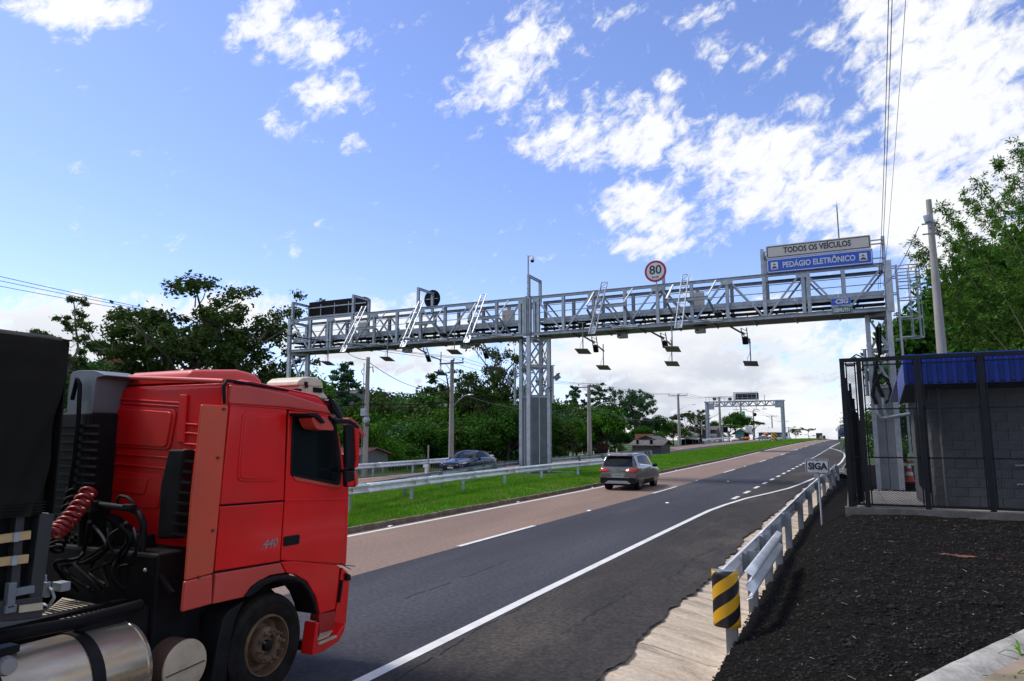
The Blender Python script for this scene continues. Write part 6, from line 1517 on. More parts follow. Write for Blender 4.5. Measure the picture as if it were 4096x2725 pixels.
# right hand rail with its overlapping end piece
py_ = [8.28, 10.15, 11.98, 13.63, 15.66, 19.0, 22.8, 26.9, 30.4, 34.0, 36.3, 40.2]
RXv = lambda y: np.interp(y, [8, 12, 16, 23, 31, 36, 41], [-1.37, -1.33, -1.30, -1.23, -1.07, -.85, -.70])
pr_path = [(float(RXv(y)) - .06, y, float(zr(y)) + .10) for y in np.arange(8.35, 41.6, 1.1)]
guardrail('steel guardrail along the gutter seen from behind, ending at the striped marker', pr_path, -1, posts=[max(.02, y - 8.35) for y in py_], top=.75, post_m='galv_dk')
sh = [(-1.13, y, .15) for y in (8.2, 9.4, 10.6, 12.0)]
guardrail('short bright rail piece lapped on the near side of the gutter guardrail', sh, 1, posts=[], top=.77, name='guardrail_end')
# yellow and black end marker
mk = thing('end_marker', 'yellow and black striped end marker on the near guardrail end', 'marker', (-1.36, 8.2, .1))
a = atY(*z6(620, 540), 8.15); b = atY(*z6(775, 545), 8.15); zt = .90; zb3 = .30; xm = (a.x + b.x) / 2 - .03; hw = (b.x - a.x) / 2
rows = []
for z in np.linspace(zb3, zt, 12): rows.append([(xm - hw * math.cos(t), 8.32 - .12 * math.sin(t), z) for t in np.linspace(0, math.pi, 25)])
mb = MB(); mb.grid(rows); 
ms = bpy.data.materials.new('hazard_stripes'); ms.use_nodes = True; nt = ms.node_tree; bs = nt.nodes['Principled BSDF']; bs.inputs['Roughness'].default_value = .38
tcx = nt.nodes.new('ShaderNodeTexCoord'); sp = nt.nodes.new('ShaderNodeSeparateXYZ'); nt.links.new(tcx.outputs['Object'], sp.inputs[0])
def nm(op, a, b=None):
    n = nt.nodes.new('ShaderNodeMath'); n.operation = op
    for i, v in enumerate((a, b)):
        if v is None: continue
        if isinstance(v, (int, float)): n.inputs[i].default_value = v
        else: nt.links.new(v, n.inputs[i])
    return n.outputs[0]
# unrolled distance round the curved sheet: angle from its axis
ang = nm('ARCTAN2', nm('SUBTRACT', sp.outputs[0], xm), nm('MULTIPLY', nm('SUBTRACT', 8.36, sp.outputs[1]), hw / .12))
fr2 = nm('FRACT', nm('ADD', nm('MULTIPLY', nm('SUBTRACT', sp.outputs[2], nm('MULTIPLY', ang, .135)), 1 / .272), .48))
st_ = nm('GREATER_THAN', fr2, .5); mx = nt.nodes.new('ShaderNodeMix'); mx.data_type = 'RGBA'; nt.links.new(st_, mx.inputs[0]); mx.inputs[6].default_value = (.62, .33, .012, 1); mx.inputs[7].default_value = (.012, .012, .015, 1); nt.links.new(mx.outputs[2], bs.inputs['Base Color'])
M['hazard'] = ms
o = mb.build('striped_sheet', ms, mk, smooth=70); sm = o.modifiers.new('thick', 'SOLIDIFY'); sm.thickness = .006
mb = MB(); mb.grid([[(xm - hw * math.cos(t), 8.318 - .122 * math.sin(t), z) for t in np.linspace(0, math.pi, 25)] for z in (zt, zt + .004)]); mb.add([(xm - hw * math.cos(t) * .97, 8.32 - .11 * math.sin(t), zt + .002) for t in np.linspace(0, math.pi, 17)], [tuple(range(17))]); mb.build('top_cap', M['galv_dk'], mk)
mb = MB(); mb.box((xm, 8.36, (zt + zb3) / 2 + .03), (hw * 1.9, .02, .2)); mb.build('back_bracket', M['galv_dk'], mk)
# median rails
g1 = [(-13.1, 13.5), (-13.3, 17.5), (-13.9, 23.7), (-14.1, 30), (-13.9, 34), (-13.3, 38), (-12.9, 42)]
guardrail('bright guardrail with amber reflectors crossing the median before the middle column', [(x, y, float(zr(y)) + .22) for x, y in g1], 1, posts=[3.2, 7.0, 11.2, 15.2, 19.2, 23.2, 27], top=.80, amber='amber')
g2 = [(-13.7, 17.0), (-14.8, 21.5), (-15.9, 26.1), (-16.9, 31), (-17.95, 36.5), (-17.9, 40), (-17.3, 46), (-16.6, 53), (-15.7, 61)]
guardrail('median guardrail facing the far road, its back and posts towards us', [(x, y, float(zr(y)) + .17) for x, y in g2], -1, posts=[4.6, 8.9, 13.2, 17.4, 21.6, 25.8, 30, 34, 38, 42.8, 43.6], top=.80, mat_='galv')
g3 = [(-25.35 + float(cx(y)), y, float(zr(y)) + .1) for y in np.arange(22, 50, 2)]
guardrail('guardrail with red reflectors along the outer edge of the far road', g3, 1, posts=[3.6 + 4 * i for i in range(6)], top=.80, amber='lampred')
P0 = atZ(*zf(115, 932), 1.62)
g4 = [hit(*zf(*p), .12) for p in [(115, 932), (205, 912), (275, 905), (340, 899), (400, 893), (450, 888), (560, 880)]]
guardrail('curved white guardrail beside the far gantry left column', [(p.x, p.y, p.z) for p in g4], 1, posts=[1 + 4 * i for i in range(10)], top=.80, name='guardrail')
g5 = [(-15.2 + .2 * k * .0 + float(cx(y)), y, float(zr(y)) + .16) for k, y in enumerate(np.arange(138, 172, 3))]
guardrail('far median guardrail behind the small striped marker', g5, 1, posts=[1 + 4 * i for i in range(8)], top=.85, drop_end=5)
g6 = [(-17.4 + float(cx(y)), y, float(zr(y)) + .2) for y in np.arange(134, 166, 3)]
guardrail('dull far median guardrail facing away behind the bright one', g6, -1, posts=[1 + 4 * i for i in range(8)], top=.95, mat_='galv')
P = hit(*zf(1250, 905), .15); t = thing('end_marker', 'small far striped marker at the median rail near the crest', 'marker', tuple(P))
mb = MB(); mb.grid([[(P.x - .5 * math.cos(q), P.y - .3 * math.sin(q), z) for q in np.linspace(0, math.pi, 13)] for z in (P.z + .25, P.z + 1.9)])
mf = bpy.data.materials.new('far_stripes'); mf.use_nodes = True; nt = mf.node_tree; bs = nt.nodes['Principled BSDF']; tcx = nt.nodes.new('ShaderNodeTexCoord'); sp = nt.nodes.new('ShaderNodeSeparateXYZ'); nt.links.new(tcx.outputs['Object'], sp.inputs[0])
st_ = nm('GREATER_THAN', nm('FRACT', nm('MULTIPLY', nm('ADD', sp.outputs[2], nm('MULTIPLY', sp.outputs[0], 1.0)), 1.6)), .5); mx = nt.nodes.new('ShaderNodeMix'); mx.data_type = 'RGBA'; nt.links.new(st_, mx.inputs[0]); mx.inputs[6].default_value = (.62, .33, .012, 1); mx.inputs[7].default_value = (.02, .012, .015, 1); nt.links.new(mx.outputs[2], bs.inputs['Base Color'])
mb.build('striped_sheet', mf, t, smooth=70); mb = MB(); mb.bar((P.x, P.y, P.z - .1), (P.x, P.y, P.z + 1.7), .15, .1, up=(0, 1, 0)); mb.build('post', M['galv'], t)

# ------------------------------------------------------------------ SIGA sign
B0 = atY(*z5(175, 1475), 17.3); t = thing('siga_sign', 'small white sign reading SIGA on a thin post by the guardrail', 'sign', tuple(B0))
a = atY(*z5(40, 952), 17.28); b = atY(*z5(237, 1073), 17.28); TR2 = atY(*z5(228, 950), 17.28)
x0, x1, z1, z0 = (a.x + atY(*z5(48, 1073), 17.28).x) / 2, (b.x + TR2.x) / 2, a.z, b.z
mb = MB(); mb.prism(rrect(x0, x1, z0, z1, .05, 17.25), (0, .012, 0)); mb.build('board', M['signw2'], t)
mb = MB(); o_ = rrect(x0 + .012, x1 - .012, z0 + .012, z1 - .012, .045, 17.246); i_ = rrect(x0 + .030, x1 - .030, z0 + .030, z1 - .030, .03, 17.246); mb.add(o_ + i_, [(k, (k + 1) % len(o_), len(o_) + (k + 1) % len(o_), len(o_) + k) for k in range(len(o_))]); mb.build('border', M['signk'], t)
text('lettering', 'SIGA', .20, 'signk', t, ((x0 + x1) / 2, 17.244, (z0 + z1) / 2), w=(x1 - x0) * .80, bold=.009)
mb = MB(); [mb.lathe([(.012, 0), (0, -.006)], p_, 'Y', 8) for p_ in (((x0 + x1) / 2, 17.249, z1 - .035), ((x0 + x1) / 2, 17.249, z0 + .035))]; mb.build('bolt', M['signk'], t)
mb = MB(); mb.tube((B0.x, 17.29, B0.z - .1), ((x0 + x1) / 2 + .01, 17.29, z1 - .04), .024, n=10); mb.build('post', M['galv_lt'], t, smooth=50)

# ------------------------------------------------------------------ utility poles and wires
def pole(label, base, h, r0, r1, arm=None, lamp=None, top_kit=True, extra=None, ratio=None):
    t = thing('utility_pole', label, 'utility pole', tuple(base), 0, 'utility poles along the far road')
    b = Vector(base); mb = MB(); mb.path([b + Vector((0, 0, -1.5)), b, b + Vector((0, 0, h * .5)), b + Vector((0, 0, h))], [r0 * 1.05, r0, (r0 + r1) / 2, r1], n=12); mb.build('shaft', M['conc'], t, smooth=60)
    tops = []
    if arm:
        zz = b.z + h - .25; mb = MB(); mb.bar((b.x - arm, b.y - .1, zz), (b.x + arm, b.y - .1, zz), .09, .11); cr = mb.build('crossarm', M['galv_dk'], t)
        mb = MB(); mb.bar((b.x - arm * .5, b.y - .1, zz - .02), (b.x, b.y - .1, zz - .6), .03, .03); mb.build('brace', M['galv_dk'], t)
        for f in (-.95, .2, .95):
            p = Vector((b.x + arm * f, b.y - .1, zz + .05)); mb = MB(); mb.lathe([(.012, 0), (.012, .1), (.05, .12), (.06, .16), (.045, .20), (.055, .24), (.03, .29), (0, .3)], p, n=10); mb.build('insulator', M['brown'], cr, smooth=40); tops.append(p + Vector((0, 0, .3)))
    if lamp:
        zz = b.z + h * lamp[0]; dx, dy = lamp[1]; mb = MB(); mb.path([(b.x, b.y, zz), (b.x + dx * .4, b.y + dy * .4, zz + .5), (b.x + dx * .8, b.y + dy * .8, zz + .85), (b.x + dx, b.y + dy, zz + .9)], .028, 6); la = mb.build('lamp_arm', M['galv'], t, smooth=60)
        mb = MB(); mb.ball((b.x + dx * 1.12, b.y + dy * 1.12, zz + .88), (.28, .14, .06), 12, 6); mb.build('lamp_head', M['galv_lt'], la, smooth=60)
    return t, tops
p1 = onray(1463, -25.9); h1 = atY(1467, 1430, p1.y).z - p1.z; t1, _ = pole('utility pole with meter boxes right of the red cab', p1, h1, .165, .115)
def pz(px, py, Y): return atY(px, py, Y)
mb = MB(); C = pz(1456, 1650, p1.y - .2); mb.box(C, (.34, .25, .42)); mb.build('meter_box', M['galv'], t1, bevel=.02)
mb = MB(); C = pz(1466, 1680, p1.y - .2); mb.lathe([(0, -.12), (.18, -.1), (.18, .1), (0, .12)], C, 'Y', 16); mb.build('meter_dome', M['galv'], t1, smooth=40)
mb = MB(); C = pz(1470, 1700, p1.y - .2); mb.box(C, (.24, .2, .14)); mb.build('meter_case', M['brown'], t1, bevel=.02)
mb = MB(); mb.tube((p1.x - .16, p1.y - .15, p1.z), (p1.x - .16, p1.y - .15, p1.z + h1 * .95), .022, n=6); mb.build('conduit', M['galv_dk'], t1, smooth=60)
mb = MB(); [mb.path([pz(1467 + s * 10, 1470, p1.y - .15), pz(1467 + s * 24, 1468, p1.y - .15), pz(1467 + s * 26, 1490, p1.y - .15)], .03, 6) for s in (1,)]; mb.path([pz(1456, 1475, p1.y - .15), pz(1445, 1485, p1.y - .15), pz(1452, 1500, p1.y - .15)], .02, 6); mb.build('clamp', M['cable'], t1, smooth=60)
p2 = onray(1805, -26.3); h2 = atY(1813, 1440, p2.y).z - p2.z; t2_, tops2 = pole('utility pole with crossarm and street lamp behind the navy car', p2, h2, .20, .13, arm=1.0, lamp=(.55, (1.6, -.4)))
p3 = onray(2358, -26.0); h3 = atY(2348, 1540, p3.y).z - p3.z; t3_, tops3 = pole('utility pole with crossarm and lamp right of the middle column', p3, h3, .26, .17, arm=1.15, lamp=(.62, (2.1, -.3)))
p4 = onray(2718, -26.0); h4 = atY(2715, 1577, p4.y).z - p4.z; t4_, tops4 = pole('utility pole standing before the wooden shed', p4, h4, .27, .16, arm=1.5, lamp=(.68, (2.2, -.3)))
p5 = atD(*zf(405, 850), 152); h5 = atY(*zf(383, 190), p5.y).z - p5.z; t5_, tops5 = pole('utility pole in front of the black hoarding under the far gantry', p5, h5, .33, .2, arm=1.6)
p6 = atD(*zf(740, 850), 190); h6 = atY(*zf(715, 290), p6.y).z - p6.z; t6_, tops6 = pole('utility pole with green transformer and stacked boxes', p6, h6, .33, .22, arm=1.6)
p7 = atD(*zf(932, 800), 215); h7 = atY(*zf(920, 400), p7.y).z - p7.z; t7_, tops7 = pole('dark utility pole against the sloping tree under the far gantry', p7, h7, .28, .18, arm=1.9)
p8 = atD(*zf(1224, 860), 235); h8 = atY(*zf(1214, 486), p8.y).z - p8.z; t8_, tops8 = pole('slim utility pole left of the far gantry right column', p8, h8, .25, .17, arm=1.8)
p9 = atD(*zf(1395, 820), 262); h9 = atY(*zf(1395, 568), p9.y).z - p9.z; t9_, tops9 = pole('short looking utility pole behind the far gantry right column', p9, h9, .25, .18, arm=2.0)
p10 = atD(*zf(1480, 800), 275); h10 = atY(*zf(1480, 662), p10.y).z - p10.z; t10_, tops10 = pole('lowest utility pole among the crest trees', p10, h10, .25, .18, arm=2.2)
mb = MB(); C = atY(*zf(755, 455), p6.y - .4); mb.lathe([(0, -.7), (.5, -.7), (.5, .7), (0, .75)], C, n=16); mb.build('transformer', M['green_s'], t6_, smooth=40)
for r_ in range(3):
    for c__ in range(2): mb = MB(); mb.box(atY(*zf(728 + 22 * c__, 588 + 23 * r_), p6.y - .4), (.95, .3, 1.1)); mb.build('box', M['creamp'], t6_)
mb = MB(); C = atY(*zf(943, 466), p7.y - .4); mb.ball(C, (.5, .4, .6), 10, 7); mb.build('transformer', M['black'], t7_, smooth=50)
# small thin posts
for (pa_, pb_, D, lab) in ((zf(100, 560), zf(108, 740), 140, 'thin grey post in front of the wooden shed'), (zf(1158, 665), zf(1158, 760), 225, 'thin post near the pale roofed stall'), (z2(963, 1225), z2(963, 1318), 40, 'thin wooden post below the shrubs behind the far guardrail')):
    A = atD(*pa_, D); B_ = atY(*pb_, A.y); mb = MB(); mb.tube((A.x, A.y, B_.z - .6), A, .05 * D / 100 + .02, n=6); o = mb.build('thin_post', M['conc'], None); tagp(o, lab, 'post')
def wire(label, a, b, sag, r, m='cable', name='wire', group=None, n=26):
    a = Vector(a); b = Vector(b); pts = [a.lerp(b, i / n) - Vector((0, 0, sag * 4 * (i / n) * (1 - i / n))) for i in range(n + 1)]
    mb = MB(); mb.path(pts, r, 5); o = mb.build(name, M[m], None); tagp(o, label, 'wire', group); return o
# high three phase line coming from the left, to pole 2 and on
for k, (py, tp) in enumerate(((1100, tops2[0]), (1120, tops2[1]), (1144, tops2[2]))):
    A = atD(-150, py - 28, 30 + 2 * k); wire(['topmost', 'middle', 'lowest'][k] + ' of the three long wires rising to the upper left', A, tp, .35, .014)
lines_ = [(tops2, tops3, p2, p3, 2, 3), (tops3, tops4, p3, p4, 3, 4), (tops4, tops5, p4, p5, 4, 5), (tops5, tops6, p5, p6, 5, 6), (tops6, tops7, p6, p7, 6, 7), (tops7, tops8, p7, p8, 7, 8), (tops8, tops9, p8, p9, 8, 9)]
_ord = {2: 'second', 3: 'third', 4: 'fourth', 5: 'fifth', 6: 'sixth', 7: 'seventh', 8: 'eighth', 9: 'ninth'}
for (ta, tb_, qa, qb, i, j) in lines_:
    for k in range(3): wire('%s wire between the %s and %s utility poles counted from the cab' % (['left crossarm end', 'middle crossarm', 'right crossarm end'][k], _ord[i], _ord[j]), ta[k], tb_[k], .5, .012 + .004 * (i > 3) * (i - 3), group='line wires between utility poles %d and %d' % (i, j))
# braided service cables
hh = {1: (p1, h1), 2: (p2, h2), 3: (p3, h3), 4: (p4, h4)}
A = atD(-200, 1400, 24); wire('braided cable running over the lorry to the first utility pole', A, pz(1468, 1560, p1.y), .6, .024, 'twist', n=60)
wire('braided cable between first and second utility pole', pz(1468, 1560, p1.y), pz(1806, 1563, p2.y), .25, .024, 'twist')
wire('lower black cable between first and second utility pole', pz(1468, 1617, p1.y), pz(1806, 1608, p2.y), .1, .028)
A = atD(-200, 1600, 24); wire('lower black cable running behind the cab to the first pole', A, pz(1468, 1617, p1.y), .3, .024)
wire('thick cable falling from gantry side to the first pole top', atY(*z7(1000, 1005), YB + 6), pz(1466, 1440, p1.y), .1, .020)
wire('cable sloping down from the first pole behind the trees', pz(1470, 1445, p1.y), pz(1740, 1560, p1.y + 16), .45, .02)
wire('braided cable between second and third utility pole', pz(1806, 1563, p2.y), pz(2352, 1620, p3.y), 1.0, .03, 'twist')
wire('lower cable between second and third utility pole', pz(1806, 1608, p2.y), pz(2352, 1640, p3.y), .7, .03)
wire('braided cable between third and fourth utility pole', pz(2352, 1620, p3.y), pz(2716, 1657, p4.y), 1.3, .04, 'twist')
wire('lower cable between third and fourth utility pole', pz(2352, 1640, p3.y), pz(2716, 1675, p4.y), 1.0, .04)
wire('braided cable from the fourth utility pole to the far gantry', pz(2716, 1657, p4.y), atD(*zf(400, 430), 150), 1.2, .05, 'twist')
# wires on the right, from overhead to the gantry and the concrete pole
wire('left one of the two twisted wires dropping to the right gantry end', atD(3560, -260, 14), atY(*z4(1005, 900), YG), .5, .010, n=50)
wire('right one of the two twisted wires dropping to the right gantry end', atD(3576, -260, 14.3), atY(*z4(1020, 890), YG), .45, .010, n=50)
wire('thin single wire dropping from above to the gantry end post', atD(3640, -260, 15), atY(*z4(1045, 870), YG - .3), .3, .007, n=40)
cpb = atD(*z4(1485, 1560), 21.5); cpt = atY(*z4(1400, 196), cpb.y)
t = thing('concrete_pole', 'tapered concrete pole standing behind the blue roofed hut', 'pole', (cpb.x, cpb.y, .9)); mb = MB(); mb.path([(cpt.x, cpt.y, 0), (cpt.x, cpt.y, cpt.z * .5), (cpt.x, cpt.y, cpt.z)], [.19, .14, .080], n=14); mb.build('shaft', M['conc'], t, smooth=60)
cq = atY(*z4(1398, 350), cpb.y - .25); mb = MB(); mb.lathe([(0, -.1), (.10, -.09), (.14, .10), (.135, .13), (0, .14)], cq, n=16); lp = mb.build('pole_lamp', M['galv'], t, smooth=40)
cq2 = atY(*z4(1412, 420), cpb.y - .3); mb = MB(); mb.bar(cq, cq2, .06, .09); [mb.bar(cq2 + Vector((-.22, 0, dz)), cq2 + Vector((.22, 0, dz)), .04, .04) for dz in (-.17, .16)]; mb.build('bracket', M['galv_dk'], t)
wire('thin slack wire from the concrete pole to the gantry end', cq2 + Vector((-.3, 0, .1)), atY(*z4(1045, 870), YG - .3), .25, .011)

# ------------------------------------------------------------------ fence, yard and hut
YFN = PAVE_Y0; zf0 = float(zpave(YFN))
def FX(px): return atY(*z5(px, 700), YFN).x
fence = thing('yard_fence', 'tall black expanded metal fence in front of the blue roofed hut', 'fence', (0, YFN, zf0))
top = atY(*z5(600, 170), YFN).z; bot = zf0 + .02
def fb(name, fn, m='blackmetal', parent=None, **k):
    mb = MB(); fn(mb); return mb.build(name, M[m], parent or fence, **k)
pxs = [(365, .085), (497, .075), (963, .085), (1462, .10), (1960, .10)]
fx = [atY(*z5(p, 760), YFN).x for p, _ in pxs]
for i, x in enumerate(fx): fb('fence_post', lambda b: b.box((x, YFN, (top + bot) / 2 - .02), (.095, .095, top - bot + .04)))
fb('top_rail', lambda b: b.box(((fx[0] + fx[-1]) / 2, YFN, top + .0), (fx[-1] - fx[0] + .1, .10, .08)))
fb('bottom_rail', lambda b: b.box(((fx[0] + fx[-1]) / 2, YFN - .005, bot + .05), (fx[-1] - fx[0], .04, .04)))
def exmesh(b, p0, p1, z0, z1, dx=.062, dz=.034, w=.0032):
    """expanded metal strands between two plan points"""
    p0 = Vector(p0); p1 = Vector(p1); L = (p1 - p0).length; d = (p1 - p0) / L; nx = int(L / dx); nz = int((z1 - z0) / dz); V = []
    P0 = np.array([p0.x, p0.y, 0]); Dv = np.array([d.x, d.y, 0]); up_ = np.array([0, 0, 1.0])
    i, j = np.meshgrid(np.arange(nx), np.arange(nz)); i = i.ravel(); j = j.ravel()
    for (s0, t0, s1, t1) in ((0, .5, .5, 1), (.5, 1, 1, .5), (0, .5, .5, 0), (.5, 0, 1, .5)):
        A = P0 + Dv * ((i + s0) * dx)[:, None] + up_ * (z0 + (j + t0) * dz)[:, None]; B = P0 + Dv * ((i + s1) * dx)[:, None] + up_ * (z0 + (j + t1) * dz)[:, None]
        o = up_ * w; V.append(np.stack([A - o, B - o, B + o, A + o], 1))
    return np.concatenate(V)
def mesh_panel(parent, p0, p1, z0, z1, **k):
    V = exmesh(None, p0, p1, z0, z1, **k); V = V - np.array(wloc(parent)) * 0
    o = link('wire_mesh', arr_mesh('wire_mesh', V.reshape(-1, 3), np.arange(len(V) * 4).reshape(-1, 4), M['blackmetal']), parent); o['kind'] = 'stuff'; return o
zr1, zr2 = atY(*z5(700, 560), YFN).z, atY(*z5(700, 942), YFN).z
for i in range(len(fx) - 1):
    a, b_ = fx[i] + .06, fx[i + 1] - .06
    pn = fb('panel_frame', lambda b: [b.box((a + .015, YFN, (top + bot) / 2), (.028, .03, top - bot - .1)), b.box((b_ - .015, YFN, (top + bot) / 2), (.028, .03, top - bot - .1)), b.box(((a + b_) / 2, YFN, top - .12), (b_ - a, .03, .03)), b.box(((a + b_) / 2, YFN, bot + .05), (b_ - a, .028, .03))] + [b.box(((a + b_) / 2, YFN, z), (b_ - a, .03, .028)) for z in (zr1, zr2)])
    mesh_panel(pn, (a, YFN + .01, 0), (b_, YFN + .01, 0), bot + .05, top - .1)
# side run of the fence, back towards the gantry
side = [(fx[0], YFN), (fx[0] + .02, 19.5), (fx[0] + .08, 22.5), (fx[0] + .16, 25.5), (fx[0] + .26, 28.5), (fx[0] + .36, 31.5), (fx[0] + .46, 34.5)]
sf = thing('side_fence', 'black mesh fence receding along the gutter side of the yard', 'fence', (fx[0], YFN + .1, zf0))
for i in range(1, len(side)):
    (xa, ya), (xb2, yb2) = side[i - 1], side[i]; z0a = float(zpave(yb2)); tpz = z0a + (top - zf0)
    fb('fence_post', lambda b: b.box((xb2, yb2, (z0a + tpz) / 2), (.09, .09, tpz - z0a)), parent=sf)
    za = float(zpave(ya))
    fb('side_rail', lambda b: [b.bar((xa, ya + .05, za + h), (xb2, yb2, z0a + h), .04, .04) for h in (.05, (zr2 - zf0), (zr1 - zf0), top - zf0)], parent=sf)
    zlo = min(za, z0a) + .03; mesh_panel(sf, (xa, ya + .06, 0), (xb2, yb2, 0), zlo + .05, tpz - .02, dx=.07, dz=.040, w=.0042)
fb('spare_panel', lambda b: [b.bar((fx[0] + .16 + .05 * k, YFN + .5 + k * .5, zf0 + .05), (fx[0] + .13 + .05 * k, YFN + .55 + k * .5, zf0 + 2.6 - .3 * k), .05, .6, up=(0, 1, 0)) for k in range(3)], 'black', sf)
# plinth
mb = MB(); mb.box(((fx[0] - .12 + 7.5) / 2, YFN, zf0 - .12), (7.5 - fx[0] + .12, .20, .26)); mb.box((fx[0] - .02, (YFN + .1 + 36) / 2, zf0 - .62), (.2, 36 - YFN - .1, .5)); o = mb.build('plinth', M['plinth'], None); o['kind'] = 'structure'
# paving slabs
yd = thing('yard_paving', None, None); yd['kind'] = 'structure'
M['paver'] = mat('yard_paver', (.30, .27, .235), (.24, .215, .185), .9, 0, 3, dirt=(.13, .11, .09), dscale=2, damt=.4)
y = YFN + .11
while y < 37.8:
    L = .6 if y < 24 else 1.2; x = fx[0] + .1 + .16 * (y - YFN) / 18 * 2.2
    while x < 3.2:
        z0a, z1a = float(zpave(y)), float(zpave(y + L)); mb = MB(); w = .595
        mb.add([(x, y, z0a), (x + w, y, z0a), (x + w, y + L - .012, z1a), (x, y + L - .012, z1a), (x, y, z0a - .06), (x + w, y, z0a - .06), (x + w, y + L - .012, z1a - .06), (x, y + L - .012, z1a - .06)], [(0, 1, 2, 3), (4, 5, 1, 0), (1, 5, 6, 2), (3, 2, 6, 7), (4, 0, 3, 7)])
        mb.build('slab', M['paver'], yd); x += .607
    y += L
# hut
HX0, HY0, HY1, HZ = atY(*z5(1075, 1330), 17.7).x, 17.7, 23.2, 3.55
hut = thing('equipment_hut', 'grey block hut with blue corrugated roof edge behind the black fence', 'building', (HX0 + 3, HY0, zf0))
def hb_(name, fn, m, parent=None, **k):
    mb = MB(); fn(mb); return mb.build(name, M[m], parent or hut, **k)
wl_ = hb_('wall', lambda b: (b.box((HX0 + 3.7, HY0 + .075, (zf0 + HZ) / 2 - .1), (7.3, .12, HZ - zf0 + .3)), b.box((HX0 + .075, (HY0 + HY1) / 2 + .1, (zf0 + HZ) / 2 - .1), (.12, HY1 - HY0 - .2, HZ - zf0 + .3)), b.box((HX0 + 3.7, HY1, (zf0 + HZ) / 2 - .1), (7.3, .12, HZ - zf0 + .3))), 'mortar')
bm_ = MB(); bm_.box((.195, .03, .095), (.386, .06, .186)); bmesh_block = bm_.mesh('block', M['block'])
hm_ = MB(); hm_.box((.0975, .03, .095), (.190, .06, .186)); half_block = hm_.mesh('block', M['block'])
sm_ = MB(); sm_.box((.03, .195, .095), (.06, .386, .186)); side_block = sm_.mesh('block', M['block'])
rb = random.Random(9)
for r_ in range(14):
    z = zf0 + .01 + r_ * .197; x = HX0 + (.0 if r_ % 2 == 0 else -.0)
    if r_ % 2: o = link('block', half_block, wl_, False); o.location = Vector((x, HY0 - .0 + rb.uniform(0, .004), z)); x += .2
    while x < 5.9: o = link('block', bmesh_block, wl_, False); o.location = Vector((x, HY0 + rb.uniform(0, .004), z)); x += .4
    y = HY0 + (.07 if r_ % 2 else .27)
    while y < HY1 - .4: o = link('block', side_block, wl_, False); o.location = Vector((HX0 + rb.uniform(0, .004), y, z)); y += .4
hb_('downpipe', lambda b: (b.tube((atY(*z5(1105, 700), HY0 - .08).x, HY0 - .08, zf0), (atY(*z5(1105, 700), HY0 - .08).x, HY0 - .08, HZ), .035, n=8), b.tube((atY(*z5(1125, 900), HY0 - .08).x, HY0 - .08, zf0 + 1.35), (atY(*z5(1125, 900), HY0 - .08).x, HY0 - .08, zf0 + 1.48), .05, n=8)), 'block', smooth=50)
hb_('side_louvre', lambda b: [b.bar((HX0 - .03, HY0 + 1.0, zf0 + .3 + .07 * k), (HX0 - .03, HY0 + 3.6, zf0 + .3 + .07 * k), .05, .02) for k in range(26)] + [b.box((HX0 - .02, HY0 + 2.3, zf0 + 1.2), (.02, 2.7, 2.0))], 'black')
# corrugated blue edge
FY = 16.95; tlz = atY(*z5(940, 150), FY).z; blz = atY(*z5(940, 368), FY).z; FX0 = atY(*z5(810, 250), FY).x
print('hut', HX0, FX0, tlz, blz, top)
def corr(b):
    n = int((8.2 - FX0) / .02); rows = []
    for z in (blz, tlz): rows.append([(FX0 + .02 * i, FY - .032 * (1 if (i % 9) < 4 else 0) , z) for i in range(n)])
    b.grid(rows)
hb_('corrugated_fascia', corr, 'bluemetal')
hb_('cap_flashing', lambda b: b.box(((FX0 + 8.2) / 2, FY + .01, tlz + .02), (8.2 - FX0, .10, .05)), 'bluemetal')
SB = atY(*z5(770, 520), 19.0); ST = atY(*z5(770, 330), 19.0)
hb_('side_fascia', lambda b: b.prism([(FX0, FY, blz), (FX0, FY, tlz), (FX0, 19.3, ST.z), (FX0, 19.3, SB.z)], (.02, 0, 0)), 'bluemetal')
hb_('soffit', lambda b: b.prism([(FX0 + .02, FY, blz + .02), (8.2, FY, blz + .02), (8.2, 19.3, SB.z + .25), (FX0 + .02, 19.3, SB.z + .02)], (0, 0, .02)), 'black')
hb_('roof_sheet', lambda b: b.prism([(FX0, FY + .05, tlz - .04), (8.2, FY + .05, tlz - .04), (8.2, 23.6, ST.z - .3), (FX0, 23.6, ST.z - .3)], (0, 0, -.03)), 'bluemetal')
hb_('door_bars', lambda b: [b.bar(atY(*z5(1685, 1004), HY0 - .06), atY(*z5(1900, 1002), HY0 - .06), .03, .03), b.bar(atY(*z5(1700, 1152), HY0 - .06), atY(*z5(1900, 1150), HY0 - .06), .03, .03)], 'galv_lt')
# small floodlight on the front fence, tyres and cone
P = atY(*z5(395, 205), 20); t = thing('yard_lamp', 'white bowl lamp hanging inside the fence corner', 'lamp', tuple(P)); mb = MB(); mb.lathe([(.02, .14), (.10, .10), (.20, .0), (.19, -.02), (0, -.05)], P, n=14); mb.build('bowl', M['signw2'], t, smooth=50); mb = MB(); mb.path([P + Vector((0, 0, .12)), P + Vector((.15, .2, .25)), P + Vector((.3, .5, .2))], .018, 5); mb.build('arm', M['black'], t)

